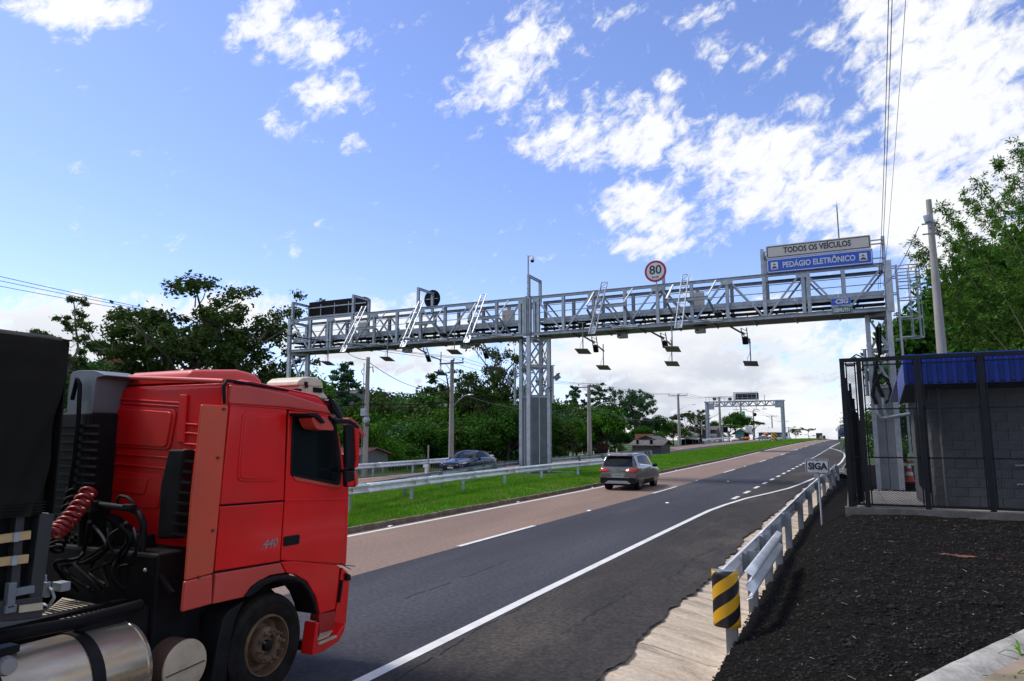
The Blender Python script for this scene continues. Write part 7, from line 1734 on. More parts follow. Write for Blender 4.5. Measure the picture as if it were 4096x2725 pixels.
# ------------------------------------------------------------------ cones
def cone(label, base, h, group='traffic cones behind the far guardrail', first=None):
    if first is not None:
        t = copy_tree(first); t['label'] = label; t.location = base; t.scale = (h / .75,) * 3; return t
    t = thing('traffic_cone', label, 'traffic cone', base, 0, group)
    def cb(name, prof, m):
        mb = MB(); mb.lathe(prof, (0, 0, 0), n=16); mb.build(name, M[m], t, smooth=50, world_space=False)
    cb('body', [(.0, .75), (.028, .75), (.145, .04)], 'cone'); cb('stripe', [(.052, .62), (.078, .47)][::1] and [(.054, .62), (.080, .47)], 'conew'); cb('stripe', [(.102, .34), (.124, .22)], 'conew')
    mb = MB(); mb.box((0, 0, .02), (.38, .38, .04)); mb.build('foot', M['cone'], t, world_space=False, bevel=.008); t.scale = (h / .75,) * 3
    return t
c0 = None
for i, (px, pyb, pyt, lab) in enumerate([(z3(125, 1298)[0], z3(125, 1298)[1], z3(0, 1272)[1], 'leftmost of the small cones right of the middle column'), (z3(202, 1293)[0], z3(0, 1295)[1], z3(0, 1262)[1], 'second small cone, left of the third utility pole foot'), (z3(272, 0)[0], z3(0, 1286)[1], z3(0, 1270)[1], 'tiny cone just right of the third utility pole foot'), (z3(367, 0)[0], z3(0, 1277)[1], z3(0, 1248)[1], 'cone showing above the left side of the grey car roof'), (z3(418, 0)[0], z3(0, 1272)[1], z3(0, 1242)[1], 'cone showing above the middle of the grey car roof')]):
    Pn = onray(px, -25.4); zz = atY(px, pyb, Pn.y).z; zt_ = atY(px, pyt, Pn.y).z; zz = min(zz, Pn.z + .3); h = max(.5, zt_ - Pn.z)
    c = cone(lab, (Pn.x, Pn.y, Pn.z), min(h, 1.1), first=c0); c0 = c0 or c
Pc = atY(*z5(862, 1132), 37.8); c = cone('big traffic cone on black tyres beside the right gantry column', (Pc.x, 37.8, Pc.z), 1.0, first=c0)
if 'group' in c: del c['group']
t = thing('tyre_stack', 'stack of black tyres under the traffic cone in the yard', 'tyres', (Pc.x, 37.8, float(zpave(37.8))))
zt0 = float(zpave(37.8)); n_t = 3
for k in range(n_t): mb = MB(); hh_ = (Pc.z - zt0) / n_t; mb.lathe([(.22, hh_ * (k + .1)), (.40, hh_ * (k + .05)), (.46, hh_ * (k + .5)), (.40, hh_ * (k + .95)), (.22, hh_ * (k + .9))], (Pc.x, 37.8, zt0), n=20); mb.build('tyre', M['rubber'], t, smooth=50)
# culvert headwall
t = thing('culvert', 'round concrete culvert mouth beyond the guardrail end', 'culvert', tuple(atY(*z5(330, 1110), 42))); C = atY(*z5(332, 1120), 42)
mb = MB(); mb.lathe([(.36, 0), (.46, 0), (.46, .6), (.36, .6)], (C.x, 41.8, C.z), 'Y', 24); mb.build('pipe', M['concrete'], t, smooth=40); mb = MB(); mb.box((C.x - .1, 42.2, C.z + .52), (2.6, .3, .14)); mb.box((C.x - .1, 42.3, C.z), (2.6, .1, 1.0)); mb.build('headwall', M['concrete'], t)
mb = MB(); mb.lathe([(0, .1), (.37, .1)], (C.x, 41.75, C.z), 'Y', 24); mb.build('mouth', M['black'], t)
# ------------------------------------------------------------------ cars
def loft(stations, nseg=6):
    """stations: (y, [(half width, z), ...]) from sill to roof middle; returns sampled surface function"""
    Yk = np.array([s[0] for s in stations]); K = np.array([s[1] for s in stations], float)
    def P(y, t):
        n = K.shape[1] - 1; y = np.clip(y, Yk[0], Yk[-1]); w = np.array([np.interp(y, Yk, K[:, i, 0]) for i in range(n + 1)]); z = np.array([np.interp(y, Yk, K[:, i, 1]) for i in range(n + 1)])
        t = np.clip(t, 0, n); i = int(min(n - 1, math.floor(t))); f = t - i
        g = lambda a: a[i] * (1 - f) + a[i + 1] * f
        return g(w), g(z)
    return P
def car(name, label, cat, stations, paint, L, wheels, wr, specs):
    t = thing(name, label, cat, (0, 0, 0)); P = loft(stations)
    n = len(stations[0][1]) - 1; ys_ = []
    for a, b in zip(stations[:-1], stations[1:]): ys_ += list(np.linspace(a[0], b[0], 4)[:-1])
    ys_.append(stations[-1][0]); ts = np.linspace(0, n, n * 3 + 1)
    rows = []
    for y in ys_:
        r = [(-P(y, q)[0], y, P(y, q)[1]) for q in ts]; r += [(P(y, q)[0], y, P(y, q)[1]) for q in ts[::-1][1:]]; rows.append(r)
    mb = MB(); mb.grid(rows, flip=False); m = len(rows[0])
    for ri, fl in ((0, False), (len(rows) - 1, True)):
        idx = list(range(m)); mb.add(rows[ri], [tuple(idx if fl else idx[::-1])])
    body = mb.build('body', M[paint], t, smooth=42, world_space=False, recalc=True)
    def patch(nm, outline, m_, side, off=.008, parent=None, k=6):
        """outline in (y, t); a strip patch between lower edge list and upper edge list"""
        lo, hi = outline; rows = []
        for j in range(k + 1):
            f = j / k; row = []
            for (ya, ta), (yb, tb_) in zip(lo, hi):
                y = ya + (yb - ya) * f; q = ta + (tb_ - ta) * f; w, z = P(y, q); w2, z2_ = P(y, q + .02); nx, nz = (z2_ - z), -(w2 - w); l = math.hypot(nx, nz) or 1
                row.append((side * (w + off * nx / l), y, z + off * nz / l))
            rows.append(row)
        mb = MB(); mb.grid(rows, flip=(side > 0)); return mb.build(nm, M[m_] if isinstance(m_, str) else m_, parent or t, smooth=60, world_space=False)
    for sx in (-1, 1):
        for wy in wheels:
            mb = MB(); c = (sx * specs['tw'], wy, wr); e = sx
            prof = [(wr * .62, 0), (wr * .66, .012), (wr * .93, .012), (wr, -.03), (wr, -.17), (wr * .93, -.21), (wr * .6, -.21)]
            mb.lathe([(r, x * e) for r, x in prof], c, 'X', 28); w = mb.build('wheel', M['rubber'], t, smooth=40, world_space=False, recalc=True)
            mb = MB(); mb.lathe([(wr * .66, .004 * e), (wr * .62, .012 * e), (wr * .60, -.02 * e), (wr * .58, -.07 * e), (0, -.07 * e)], c, 'X', 28); mb.build('rim_well', M['black'], w, world_space=False)
            for k in range(5):
                a = 2 * math.pi * k / 5 + .3; mb = MB(); d = Vector((0, math.cos(a), math.sin(a))); cc = Vector(c)
                for s2 in (-.13, .13): d2 = Vector((0, math.cos(a + s2 * .9), math.sin(a + s2 * .9))); mb.bar(cc + d * wr * .12 + Vector((.0, 0, 0)), cc + d2 * wr * .62 + Vector((.004 * e, 0, 0)), .022, .028, up=(1, 0, 0))
                mb.build('spoke', M['silver'], w, world_space=False)
            mb = MB(); mb.lathe([(wr * .66, .008 * e), (wr * .62, .018 * e), (wr * .60, .0)], c, 'X', 28); mb.build('rim_edge', M['silver'], w, smooth=50, world_space=False)
            mb = MB(); mb.lathe([(wr * 1.10, -.22 * e), (wr * 1.10, .004 * e), (wr * 1.02, .006 * e), (0, -.04 * e)], c, 'X', 28); mb.build('wheel_arch', M['plast'], t, smooth=40, world_space=False)
    return t, P, patch
def bx(t, nm, c, d, m_, bev=0, rot=None, parent=None):
    mb = MB(); mb.box(c, d, rot=rot); return mb.build(nm, M[m_], parent or t, bevel=bev, world_space=False)
# compact SUV, rear end at y=0, front at y=4.27
st_ = [(-.0, [(.76, .36), (.82, .50), (.84, .70), (.83, .90), (.70, 1.00), (.62, 1.02), (.30, 1.03), (0, 1.03)]),
       (.10, [(.80, .34), (.87, .50), (.88, .72), (.87, .95), (.80, 1.05), (.68, 1.24), (.36, 1.28), (0, 1.28)]),
       (.32, [(.82, .32), (.88, .50), (.89, .75), (.88, .98), (.81, 1.08), (.66, 1.50), (.40, 1.57), (0, 1.58)]),
       (.60, [(.82, .30), (.885, .5), (.895, .75), (.885, .97), (.82, 1.06), (.62, 1.56), (.42, 1.61), (0, 1.625)]),
       (1.5, [(.82, .28), (.88, .5), (.89, .75), (.88, .94), (.82, 1.02), (.62, 1.58), (.42, 1.625), (0, 1.64)]),
       (2.3, [(.82, .28), (.88, .5), (.89, .75), (.875, .92), (.81, 1.0), (.62, 1.56), (.42, 1.60), (0, 1.615)]),
       (2.75, [(.82, .28), (.88, .5), (.885, .75), (.87, .90), (.80, .98), (.64, 1.42), (.42, 1.47), (0, 1.48)]),
       (3.25, [(.82, .28), (.88, .5), (.88, .75), (.86, .88), (.78, .95), (.70, 1.03), (.45, 1.06), (0, 1.07)]),
       (3.9, [(.80, .28), (.86, .5), (.86, .72), (.83, .84), (.74, .90), (.60, .94), (.35, .97), (0, .98)]),
       (4.2, [(.66, .30), (.74, .45), (.75, .60), (.72, .74), (.62, .80), (.50, .83), (.30, .85), (0, .86)]),
       (4.27, [(.50, .36), (.60, .45), (.62, .58), (.58, .70), (.50, .75), (.40, .78), (.24, .80), (0, .80)])]
suv, P, patch = car('suv', 'bronze grey compact suv driving away in the pink lane', 'car', st_, 'suv', 4.27, (.78, 3.38), .335, dict(tw=.80))
for s in (-1, 1):
    patch('rear_door_window', ([(.78, 4.35), (1.1, 4.25), (1.62, 4.2)], [(.92, 4.86), (1.2, 4.88), (1.62, 4.9)]), 'glassd', s)
    patch('front_door_window', ([(1.70, 4.2), (2.2, 4.15), (2.92, 4.12)], [(1.70, 4.9), (2.1, 4.9), (2.42, 4.86)]), 'glassd', s)
    patch('belt_trim', ([(.80, 4.10), (1.6, 4.06), (2.9, 4.04)], [(.80, 4.18), (1.6, 4.13), (2.9, 4.10)]), 'chrome', s, .012)
    patch('sill', ([(1.25, 0), (2, 0), (2.95, 0)], [(1.25, .75), (2, .75), (2.95, .75)]), 'plast', s, .010)
    patch('sill_trim', ([(1.3, .78), (2, .78), (2.9, .78)], [(1.3, .95), (2, .95), (2.9, .95)]), 'silver', s, .016)
    patch('bumper_side', ([(.02, 0), (.2, 0), (.42, 0)], [(.02, 1.3), (.2, 1.2), (.36, .6)]), 'plast', s, .010)
    for yy in (1.64, .62, 2.78): patch('door_gap', ([(yy, .9), (yy + .012, .9)], [(yy, 4.1), (yy + .012, 4.1)]), 'black', s, .003)
    for yy in (.92, 1.95): bx(suv, 'door_handle', (s * .895, yy, .90), (.03, .17, .03), 'chrome', .008)
    mb = MB(); mb.ball((s * 1.0, 2.62, 1.03), (.13, .08, .09), 12, 8); mb.bar((s * .84, 2.66, .98), (s * .98, 2.62, 1.0), .04, .04); mb.build('door_mirror', M['plast'], suv, smooth=50, world_space=False)
    # tail lamp wrapping round the corner
    lamp_pts = [(s * .20 + s * .10, -.030, .86), (s * .76, -.012, .80), (s * .845, .05, .80), (s * .88, .30, .93), (s * .87, .34, .99), (s * .80, .06, .985), (s * .74, .02, .975), (s * .46, -.012, .955)]
    c_ = Vector((s * .62, .12, .9))
    mb = MB(); q = [Vector(p) for p in lamp_pts]; lo_ = [q[0], q[1], q[2], q[3]]; hi_ = [q[7], q[6], q[5], q[4]]
    mb.grid([[lo_[i] * (1 - f) + hi_[i] * f + Vector((s * .02, -.03, 0)) for i in range(4)] for f in np.linspace(0, 1, 4)], flip=(s > 0)); o = mb.build('tail_lamp', M['lampred'], suv, smooth=60, world_space=False); sd2 = o.modifiers.new('thick', 'SOLIDIFY'); sd2.thickness = .02
    mb = MB(); mb.grid([[lo_[i] * (1 - f) + hi_[i] * f + Vector((s * .024, -.036, 0)) for i in (0, 1, 2)] for f in (.05, .3)], flip=(s > 0)); mb.build('lamp_clear_strip', M['lampw'], o, world_space=False)
    mb = MB(); mb.tube((s * .60, .5, 1.585), (s * .60, 2.3, 1.60), .018, n=6); mb.build('roof_rail', M['silver'], suv, smooth=50, world_space=False)
    bx(suv, 'reflector', (s * .62, -.030, .50), (.20, .02, .05), 'lampred')
    bx(suv, 'head_lamp', (s * .60, 4.12, .76), (.28, .12, .10), 'lampw', .02)
def rear_quad(nm, pts, m_, th=.01):
    mb = MB(); mb.prism(pts, (0, -th, 0)); return mb.build(nm, M[m_], suv, world_space=False)
RWp = lambda x, z: (x, .0 + max(0, (z - 1.0)) * .40 - .012, z)
mb = MB(); ww = [( .70, 1.06), (.67, 1.25), (.60, 1.50)]
mb.grid([[(x, np.interp(z, [1.03, 1.28, 1.58], [.0, .10, .32]) - .025 + .03 * (x / .7) ** 2, z) for x in np.linspace(-w_, w_, 9)] for (w_, z) in ww], flip=True); rw_ = mb.build('rear_window', M['glass'], suv, smooth=60, world_space=False)
mb = MB(); mb.grid([[(x, y_, z) for x in np.linspace(-.60, .60, 7)] for (y_, z) in ((.10, 1.52), (.22, 1.575), (.46, 1.63))], flip=True); o = mb.build('roof_spoiler', M['suv'], suv, smooth=60, world_space=False); o.modifiers.new('thick', 'SOLIDIFY').thickness = .03
mb = MB(); mb.grid([[(x, .14 + .34 * ((x) / .62) ** 2 * .1, z) for x in np.linspace(-.1, .1, 3)] for z in (1.50, 1.53)]); mb.build('brake_light', M['lampred'], suv, world_space=False)
mb = MB(); mb.bar((-.12, .00, 1.09), (.26, .01, 1.10), .015, .012); mb.build('wiper', M['black'], rw_, world_space=False)
rear_quad('handle_trim', [(-.36, -.03, .745), (.36, -.03, .745), (.38, -.03, .795), (-.38, -.03, .795)], 'chrome', .02)
rear_quad('plate_recess', [(-.27, -.02, .58), (.27, -.02, .58), (.36, -.02, .745), (-.36, -.02, .745)], 'silver', .006)
pl = rear_quad('number_plate', [(-.20, -.03, .60), (.20, -.03, .60), (.20, -.03, .715), (-.20, -.03, .715)], 'plate', .01)
text('plate_text', 'IYW·7990', .085, 'signk', pl, (0, -.043, .652), w=.35, bold=.002).location = (0, 0, 0)
rear_quad('bumper_cladding', [(-.80, -.03, .30), (.80, -.03, .30), (.83, -.03, .42), (.80, -.03, .56), (-.80, -.03, .56), (-.83, -.03, .42)], 'plast', .03)
rear_quad('trim_line', [(-.50, -.03, .565), (.50, -.03, .565), (.52, -.03, .58), (-.52, -.03, .58)], 'silver', .035)
rear_quad('skid_plate', [(-.62, -.06, .30), (.62, -.06, .30), (.44, -.06, .43), (-.44, -.06, .43)], 'silver', .02)
rear_quad('skid_groove', [(-.42, -.082, .335), (.42, -.082, .335), (.39, -.082, .37), (-.39, -.082, .37)], 'silver', .006)
mb = MB(); n_e = 20; mb.add([(.085 * math.cos(2 * math.pi * k / n_e), -.03, .90 + .05 * math.sin(2 * math.pi * k / n_e)) for k in range(n_e)] + [(.070 * math.cos(2 * math.pi * k / n_e), -.03, .90 + .036 * math.sin(2 * math.pi * k / n_e)) for k in range(n_e)], [(k, (k + 1) % n_e, n_e + (k + 1) % n_e, n_e + k) for k in range(n_e)])
mb.bar((-.035, -.03, .87), (-.020, -.03, .93), .012, .012); mb.bar((.020, -.03, .87), (.035, -.03, .93), .012, .012); mb.bar((-.03, -.03, .895), (.03, -.03, .905), .012, .012); mb.build('badge', M['chrome'], suv, world_space=False)
mb = MB(); mb.prism([(.0, .45, 1.62), (.0, .62, 1.64), (.0, .50, 1.72)], (.015, 0, 0)); mb.build('aerial_fin', M['black'], suv, world_space=False)
bx(suv, 'underbody', (0, 2.1, .26), (1.4, 3.6, .14), 'black')
W1 = hit(*z3(330, 1508)); W2 = hit(*z3(560, 1517)); yS = 30.9; suv.location = (-9.56, yS, float(zr(yS + 1)) + .0); suv.rotation_euler = (math.atan((float(zr(yS + 3)) - float(zr(yS))) / 3), 0, -.015)
print('suv wheels', W1, W2)
# navy saloon facing us
st2 = [(-.0, [(.48, .40), (.58, .48), (.60, .60), (.56, .70), (.48, .74), (.38, .76), (.2, .77), (0, .78)]),
       (.12, [(.70, .26), (.78, .45), (.79, .60), (.76, .72), (.66, .78), (.52, .81), (.3, .83), (0, .84)]),
       (.6, [(.78, .24), (.84, .45), (.85, .65), (.82, .80), (.74, .86), (.60, .90), (.35, .93), (0, .94)]),
       (1.15, [(.80, .24), (.85, .45), (.86, .68), (.84, .86), (.78, .93), (.68, .99), (.42, 1.02), (0, 1.03)]),
       (1.75, [(.80, .24), (.86, .45), (.865, .68), (.85, .88), (.79, .97), (.62, 1.32), (.42, 1.37), (0, 1.385)]),
       (2.2, [(.80, .24), (.86, .45), (.865, .68), (.85, .90), (.79, .99), (.58, 1.43), (.40, 1.47), (0, 1.485)]),
       (3.0, [(.80, .24), (.86, .45), (.865, .70), (.85, .92), (.79, 1.01), (.58, 1.40), (.40, 1.44), (0, 1.455)]),
       (3.55, [(.80, .26), (.86, .45), (.865, .70), (.85, .94), (.78, 1.03), (.62, 1.18), (.42, 1.22), (0, 1.235)]),
       (3.95, [(.78, .30), (.84, .48), (.85, .72), (.83, .94), (.74, 1.03), (.58, 1.07), (.4, 1.08), (0, 1.085)]),
       (4.24, [(.66, .36), (.74, .48), (.76, .70), (.73, .92), (.62, .99), (.48, 1.02), (.3, 1.03), (0, 1.03)])]
sal, P, patch = car('saloon_car', 'dark navy saloon car coming towards us on the far road', 'car', st2, 'navy', 4.24, (.82, 3.35), .30, dict(tw=.77))
for s in (-1, 1):
    patch('front_door_window', ([(1.55, 4.25), (2.0, 4.2), (2.35, 4.2)], [(1.95, 4.88), (2.15, 4.9), (2.35, 4.9)]), 'glass', s)
    patch('rear_door_window', ([(2.42, 4.2), (2.9, 4.2), (3.32, 4.22)], [(2.42, 4.9), (2.85, 4.9), (3.08, 4.85)]), 'glass', s)
    patch('quarter_window', ([(3.34, 4.26), (3.52, 4.35)], [(3.14, 4.8), (3.2, 4.8)]), 'glass', s)
    patch('window_trim', ([(1.5, 4.12), (2.4, 4.1), (3.55, 4.14)], [(1.5, 4.17), (2.4, 4.15), (3.55, 4.19)]), 'chrome', s, .012)
    for yy in (2.385, 3.3, 1.35): patch('door_gap', ([(yy, .6), (yy + .012, .6)], [(yy, 4.1), (yy + .012, 4.1)]), 'black', s, .003)
    for yy in (2.22, 3.1): bx(sal, 'door_handle', (s * .865, yy, .83), (.03, .15, .03), 'chrome', .008)
    mb = MB(); mb.ball((s * .96, 1.62, 1.0), (.11, .07, .08), 12, 8); mb.bar((s * .80, 1.64, .96), (s * .95, 1.62, .98), .04, .04); mb.build('door_mirror', M['plast'], sal, smooth=50, world_space=False)
    mb = MB(); mb.grid([[(s * .40, -.02, .66), (s * .58, .03, .67), (s * .76, .20, .72), (s * .83, .42, .80)], [(s * .42, -.00, .74), (s * .58, .06, .77), (s * .74, .22, .82), (s * .81, .46, .86)]], flip=(s < 0)); o = mb.build('head_lamp', M['lampw'], sal, smooth=60, world_space=False); o.modifiers.new('thick', 'SOLIDIFY').thickness = .03
    bx(sal, 'tail_lamp', (s * .70, 4.16, .86), (.20, .14, .20), 'lampred', .03); bx(sal, 'fog_lamp', (s * .58, .0, .42), (.12, .04, .05), 'silver', .01)
mb = MB(); mb.grid([[(x, np.interp(z, [1.04, 1.385, 1.44], [1.18, 1.76, 1.98]) - .012, z + .004) for x in np.linspace(-w_, w_, 9)] for (w_, z) in ((.66, 1.05), (.60, 1.25), (.52, 1.39), (.48, 1.43))]); 
mb = MB(); 
for_ = [[(x, y_, (P(y_, 6.6)[1] if abs(x) < .2 else float(np.interp(abs(x), [0, .42, .68], [P(y_, 7)[1], P(y_, 6)[1], P(y_, 5)[1]]))) + .010) for x in np.linspace(-w_, w_, 11)] for (w_, y_) in ((.64, 1.22), (.60, 1.45), (.56, 1.75), (.50, 2.08))]
mb.grid(for_); mb.build('windscreen', M['glass'], sal, smooth=60, world_space=False)
mb = MB(); mb.grid([[(x, y_, P(y_, 6.6)[1] + .006) for x in np.linspace(-w_, w_, 7)] for (w_, y_) in ((.46, 3.06), (.52, 3.5))]); mb.build('rear_screen', M['glass'], sal, smooth=60, world_space=False)
bx(sal, 'grille', (0, -.01, .64), (.74, .04, .05), 'black', .01); bx(sal, 'grille_bar', (0, -.03, .685), (.80, .02, .018), 'chrome', .004); bx(sal, 'lower_grille', (0, .01, .45), (.9, .05, .14), 'black', .01)
mb = MB(); mb.prism([(-.10, -.045, .66), (-.085, -.045, .685), (-.03, -.045, .685), (-.025, -.045, .70), (.035, -.045, .70), (.03, -.045, .685), (.10, -.045, .685), (.085, -.045, .66), (.03, -.045, .66), (.025, -.045, .645), (-.035, -.045, .645), (-.03, -.045, .66)], (0, -.01, 0)); mb.build('badge', M['gold'], sal, world_space=False)
bx(sal, 'number_plate', (0, -.02, .54), (.38, .02, .10), 'plate'); bx(sal, 'underbody', (0, 2.1, .24), (1.35, 3.4, .12), 'black'); bx(sal, 'wiper', (-.1, 1.22, 1.065), (.5, .02, .015), 'black')
mb = MB(); mb.tube((0.1, 1.95, 1.46), (.1, 2.2, 1.62), .006, n=4); mb.build('aerial', M['black'], sal, world_space=False)
sal.location = (-20.3, 34.2, float(zr(35)) + .13); sal.rotation_euler = (0, 0, .0)
Ps = atD(*zf(75, 900), 118)

# ------------------------------------------------------------------ cement mixer on the crest
def onroad_at(u, y): return Vector((u + float(cx(y)), y, float(zr(y))))
MP = onroad_at(-5.0, 186); mx_ = thing('cement_mixer', 'blue cement mixer lorry driving over the crest', 'lorry', tuple(MP))
def mm(nm, fn, m_, **k):
    mb = MB(); fn(mb); return mb.build(nm, M[m_], mx_, **k)
X, Y, Z = MP
mm('drum', lambda b: b.lathe([(.0, 0), (.72, .0), (.9, .25), (1.2, 1.2), (1.25, 2.4), (1.0, 3.8), (.5, 4.3), (0, 4.3)], (X, Y + .5, Z + 2.75), 'Y', 24), 'mixgrey', smooth=40)
mm('drum_mouth', lambda b: b.lathe([(.70, -.02), (.62, -.02), (.5, .3), (0, .3)], (X, Y + .5, Z + 3.05), 'Y', 20), 'steel', smooth=40)
mm('hopper', lambda b: b.prism([(X - .75, Y + .35, Z + 2.9), (X + .75, Y + .35, Z + 2.9), (X + .45, Y + .35, Z + 1.8), (X - .35, Y + .35, Z + 1.8)], (0, -.5, 0)), 'bluet', bevel=.04)
mm('chute', lambda b: b.prism([(X - .2, Y - .2, Z + 2.0), (X + .4, Y - .2, Z + 2.2), (X + 1.1, Y - .2, Z + 1.4), (X + .9, Y - .2, Z + 1.1)], (0, -.3, 0)), 'bluet')
mm('frame', lambda b: b.box((X, Y + 3, Z + 1.1), (1.0, 7, .3)), 'steel')
for s in (-1, 1): mm('frame_post', lambda b: b.bar((X + s * .85, Y, Z + .8), (X + s * .85, Y, Z + 2.6), .14, .1, up=(0, 1, 0)), 'steel')
mm('rear_beam', lambda b: b.box((X, Y - .1, Z + 1.05), (2.35, .1, .16)), 'mixgrey'); mm('mud_flap', lambda b: [b.box((X + s * .85, Y - .05, Z + .55), (.65, .04, .8)) for s in (-1, 1)], 'black')
mm('rear_bumper', lambda b: b.box((X, Y - .15, Z + .38), (1.5, .1, .3)), 'mixgrey'); mm('cab', lambda b: b.box((X, Y + 6.9, Z + 1.9), (2.4, 1.8, 2.2)), 'bluet', bevel=.1)
for wy in (.6, 1.9, 6.6):
    for s in (-1, 1): mb = MB(); mb.lathe([(.2, -.28), (.5, -.28), (.52, -.2), (.52, 0), (.48, .02), (.2, .0)], (X + s * .95 + .14, Y + wy, Z + .52), 'X', 20); mb.build('wheel', M['rubber'], mx_)
mm('mirror', lambda b: b.box((X - 1.55, Y + 6.2, Z + 2.6), (.16, .12, .7)), 'black'); mm('ladder', lambda b: [b.bar((X - .98, Y - .1, Z + .9), (X - .98, Y - .1, Z + 3.4), .05, .05), b.bar((X - 1.2, Y - .1, Z + .9), (X - 1.2, Y - .1, Z + 3.4), .05, .05)], 'mixgrey')
text('drum_lettering', 'VOTO', .34, 'signw2', mx_, (X + .05, Y - .17, Z + 2.45), w=1.0) if False else None

# ------------------------------------------------------------------ far gantry
YF2 = 150.0
def fg(a, b, Y=YF2): return atY(*zf(a, b), Y)
fgan = thing('far_gantry', 'second steel gantry over the far road towards the crest', 'gantry', (fg(200, 850).x, YF2, 1.6))
def ff(nm, fn, m_='galv', **k):
    mb = MB(); fn(mb); return mb.build(nm, M[m_], fgan, **k)
XLf, XRf = fg(200, 600).x, fg(1388, 600).x; zt1, zb1 = (fg(250, 268).z + fg(1330, 250).z) / 2, (fg(250, 342).z + fg(1330, 320).z) / 2
for x in (XLf, XRf):
    ff('column', lambda b: b.bar((x, YF2, 1.0), (x, YF2, zt1 + .1), .72, .8, up=(0, 1, 0)), 'galv', bevel=.05)
    ff('column_flange', lambda b: b.bar((x + .27, YF2 - .43, 1.0), (x + .27, YF2 - .43, zt1), .20, .04, up=(0, 1, 0)), 'galv_dk')
ff('column_head', lambda b: b.box((XRf - .55, YF2, zt1 - .6), (1.6, 1.0, 1.5)), 'galv'); ff('column_head', lambda b: b.box((XLf + .9, YF2, zt1 - .9), (1.0, 1.0, 1.3)), 'galv')
for yy in (YF2 - .5, YF2 + .5):
    ff('top_chord', lambda b: b.bar((XLf - .5, yy, zt1), (XRf + .5, yy, zt1), .22, .22)); ff('bottom_chord', lambda b: b.bar((XLf + .8, yy, zb1), (XRf - .5, yy, zb1), .2, .2))
    n = 16
    for k in range(n):
        xa, xb = XLf + 1.2 + (XRf - XLf - 2.0) * k / n, XLf + 1.2 + (XRf - XLf - 2.0) * (k + 1) / n
        ff('lattice_bar', lambda b: (b.bar((xa, yy, zb1 if k % 2 else zt1), (xb, yy, zt1 if k % 2 else zb1), .12, .12)), 'galv')
        if k % 2: ff('lattice_post', lambda b: b.bar((xa, yy, zb1), (xa, yy, zt1), .12, .12))
ff('hand_rail', lambda b: [b.bar(fg(170, 190), fg(630, 180), .06, .06), b.bar(fg(170, 228), fg(630, 218), .04, .04)] + [b.bar(fg(170 + 58 * k, 190), fg(170 + 58 * k, 262), .06, .06) for k in range(9)])
for k in (950, 1090): ff('mast', lambda b: b.bar(fg(k, 160 if k > 1000 else 262), fg(k, 262 if k > 1000 else 330), .10, .10), 'galv_dk')
a, b, c_ = fg(628, 140), fg(1020, 130), fg(628, 245)
t = thing('message_board', 'black back of the far gantry message board', 'message board', ((a.x + b.x) / 2, YF2, c_.z)); zt_ = (a.z + b.z) / 2
def tt(nm, fn, m_): mb = MB(); fn(mb); return mb.build(nm, M[m_], t)
tt('case', lambda q: q.box(((a.x + b.x) / 2, YF2 - .9, (zt_ + c_.z) / 2), (b.x - a.x - .4, .5, zt_ - c_.z)), 'black')
tt('frame', lambda q: [q.bar((a.x - .1, YF2 - 1.2, zz), (b.x - .2, YF2 - 1.2, zz), .16, .16) for zz in (zt_ + .15, c_.z + .1)] + [q.bar((xx, YF2 - 1.2, c_.z - .6), (xx, YF2 - 1.2, zt_ + .25), .2, .2, up=(0, 1, 0)) for xx in (a.x - .05, b.x - .55)], 'galv_lt')
tt('grid_bar', lambda q: [q.bar((a.x, YF2 - 1.2, c_.z + (zt_ - c_.z) * f), (b.x - .4, YF2 - 1.2, c_.z + (zt_ - c_.z) * f), .07, .07) for f in (.38, .76)] + [q.bar((a.x + (b.x - a.x) * f, YF2 - 1.2, c_.z + .1), (a.x + (b.x - a.x) * f, YF2 - 1.2, c_.z + (zt_ - c_.z) * .8), .07, .07) for f in (.13, .32, .52, .70)], 'galv')
for (px, lab) in ((306, 'left octagonal black sign back on the far gantry'), (549, 'right octagonal black sign back on the far gantry')):
    C = fg(px, 222, YF2 - .7); r = abs(fg(px + 38, 222).x - C.x); t = thing('road_sign', lab, 'road sign', tuple(C)); mb = MB(); disc(mb, C, r, YF2 - .7, .05, n=8); mb.build('disc', M['black'], t); mb = MB(); mb.bar((C.x - r, YF2 - .75, C.z), (C.x + r, YF2 - .75, C.z), .06, .06); mb.bar((C.x, YF2 - .75, C.z - r), (C.x, YF2 - .75, C.z + r), .06, .06); mb.build('brace', M['galv'], t)
for (x0_, x1_, zz, xm_) in ((600, 690, 390, 645), (735, 815, 387, 768), (918, 1000, 384, 960), (1050, 1132, 380, 1082)):
    A_, B_ = fg(x0_, zz), fg(x1_, zz); C = fg(xm_, 335); t = thing('antenna_panel', 'flat antenna plate hanging under the far gantry, number %s from the left' % {600: 'one', 735: 'two', 918: 'three', 1050: 'four'}[x0_], 'antenna', tuple(A_)); mb = MB(); mb.bar(A_, B_, .6, .12); mb.build('plate', M['signw2'], t); mb = MB(); mb.bar(C, (C.x, C.y, A_.z), .10, .10, up=(0, 1, 0)); mb.build('rod', M['galv'], t)
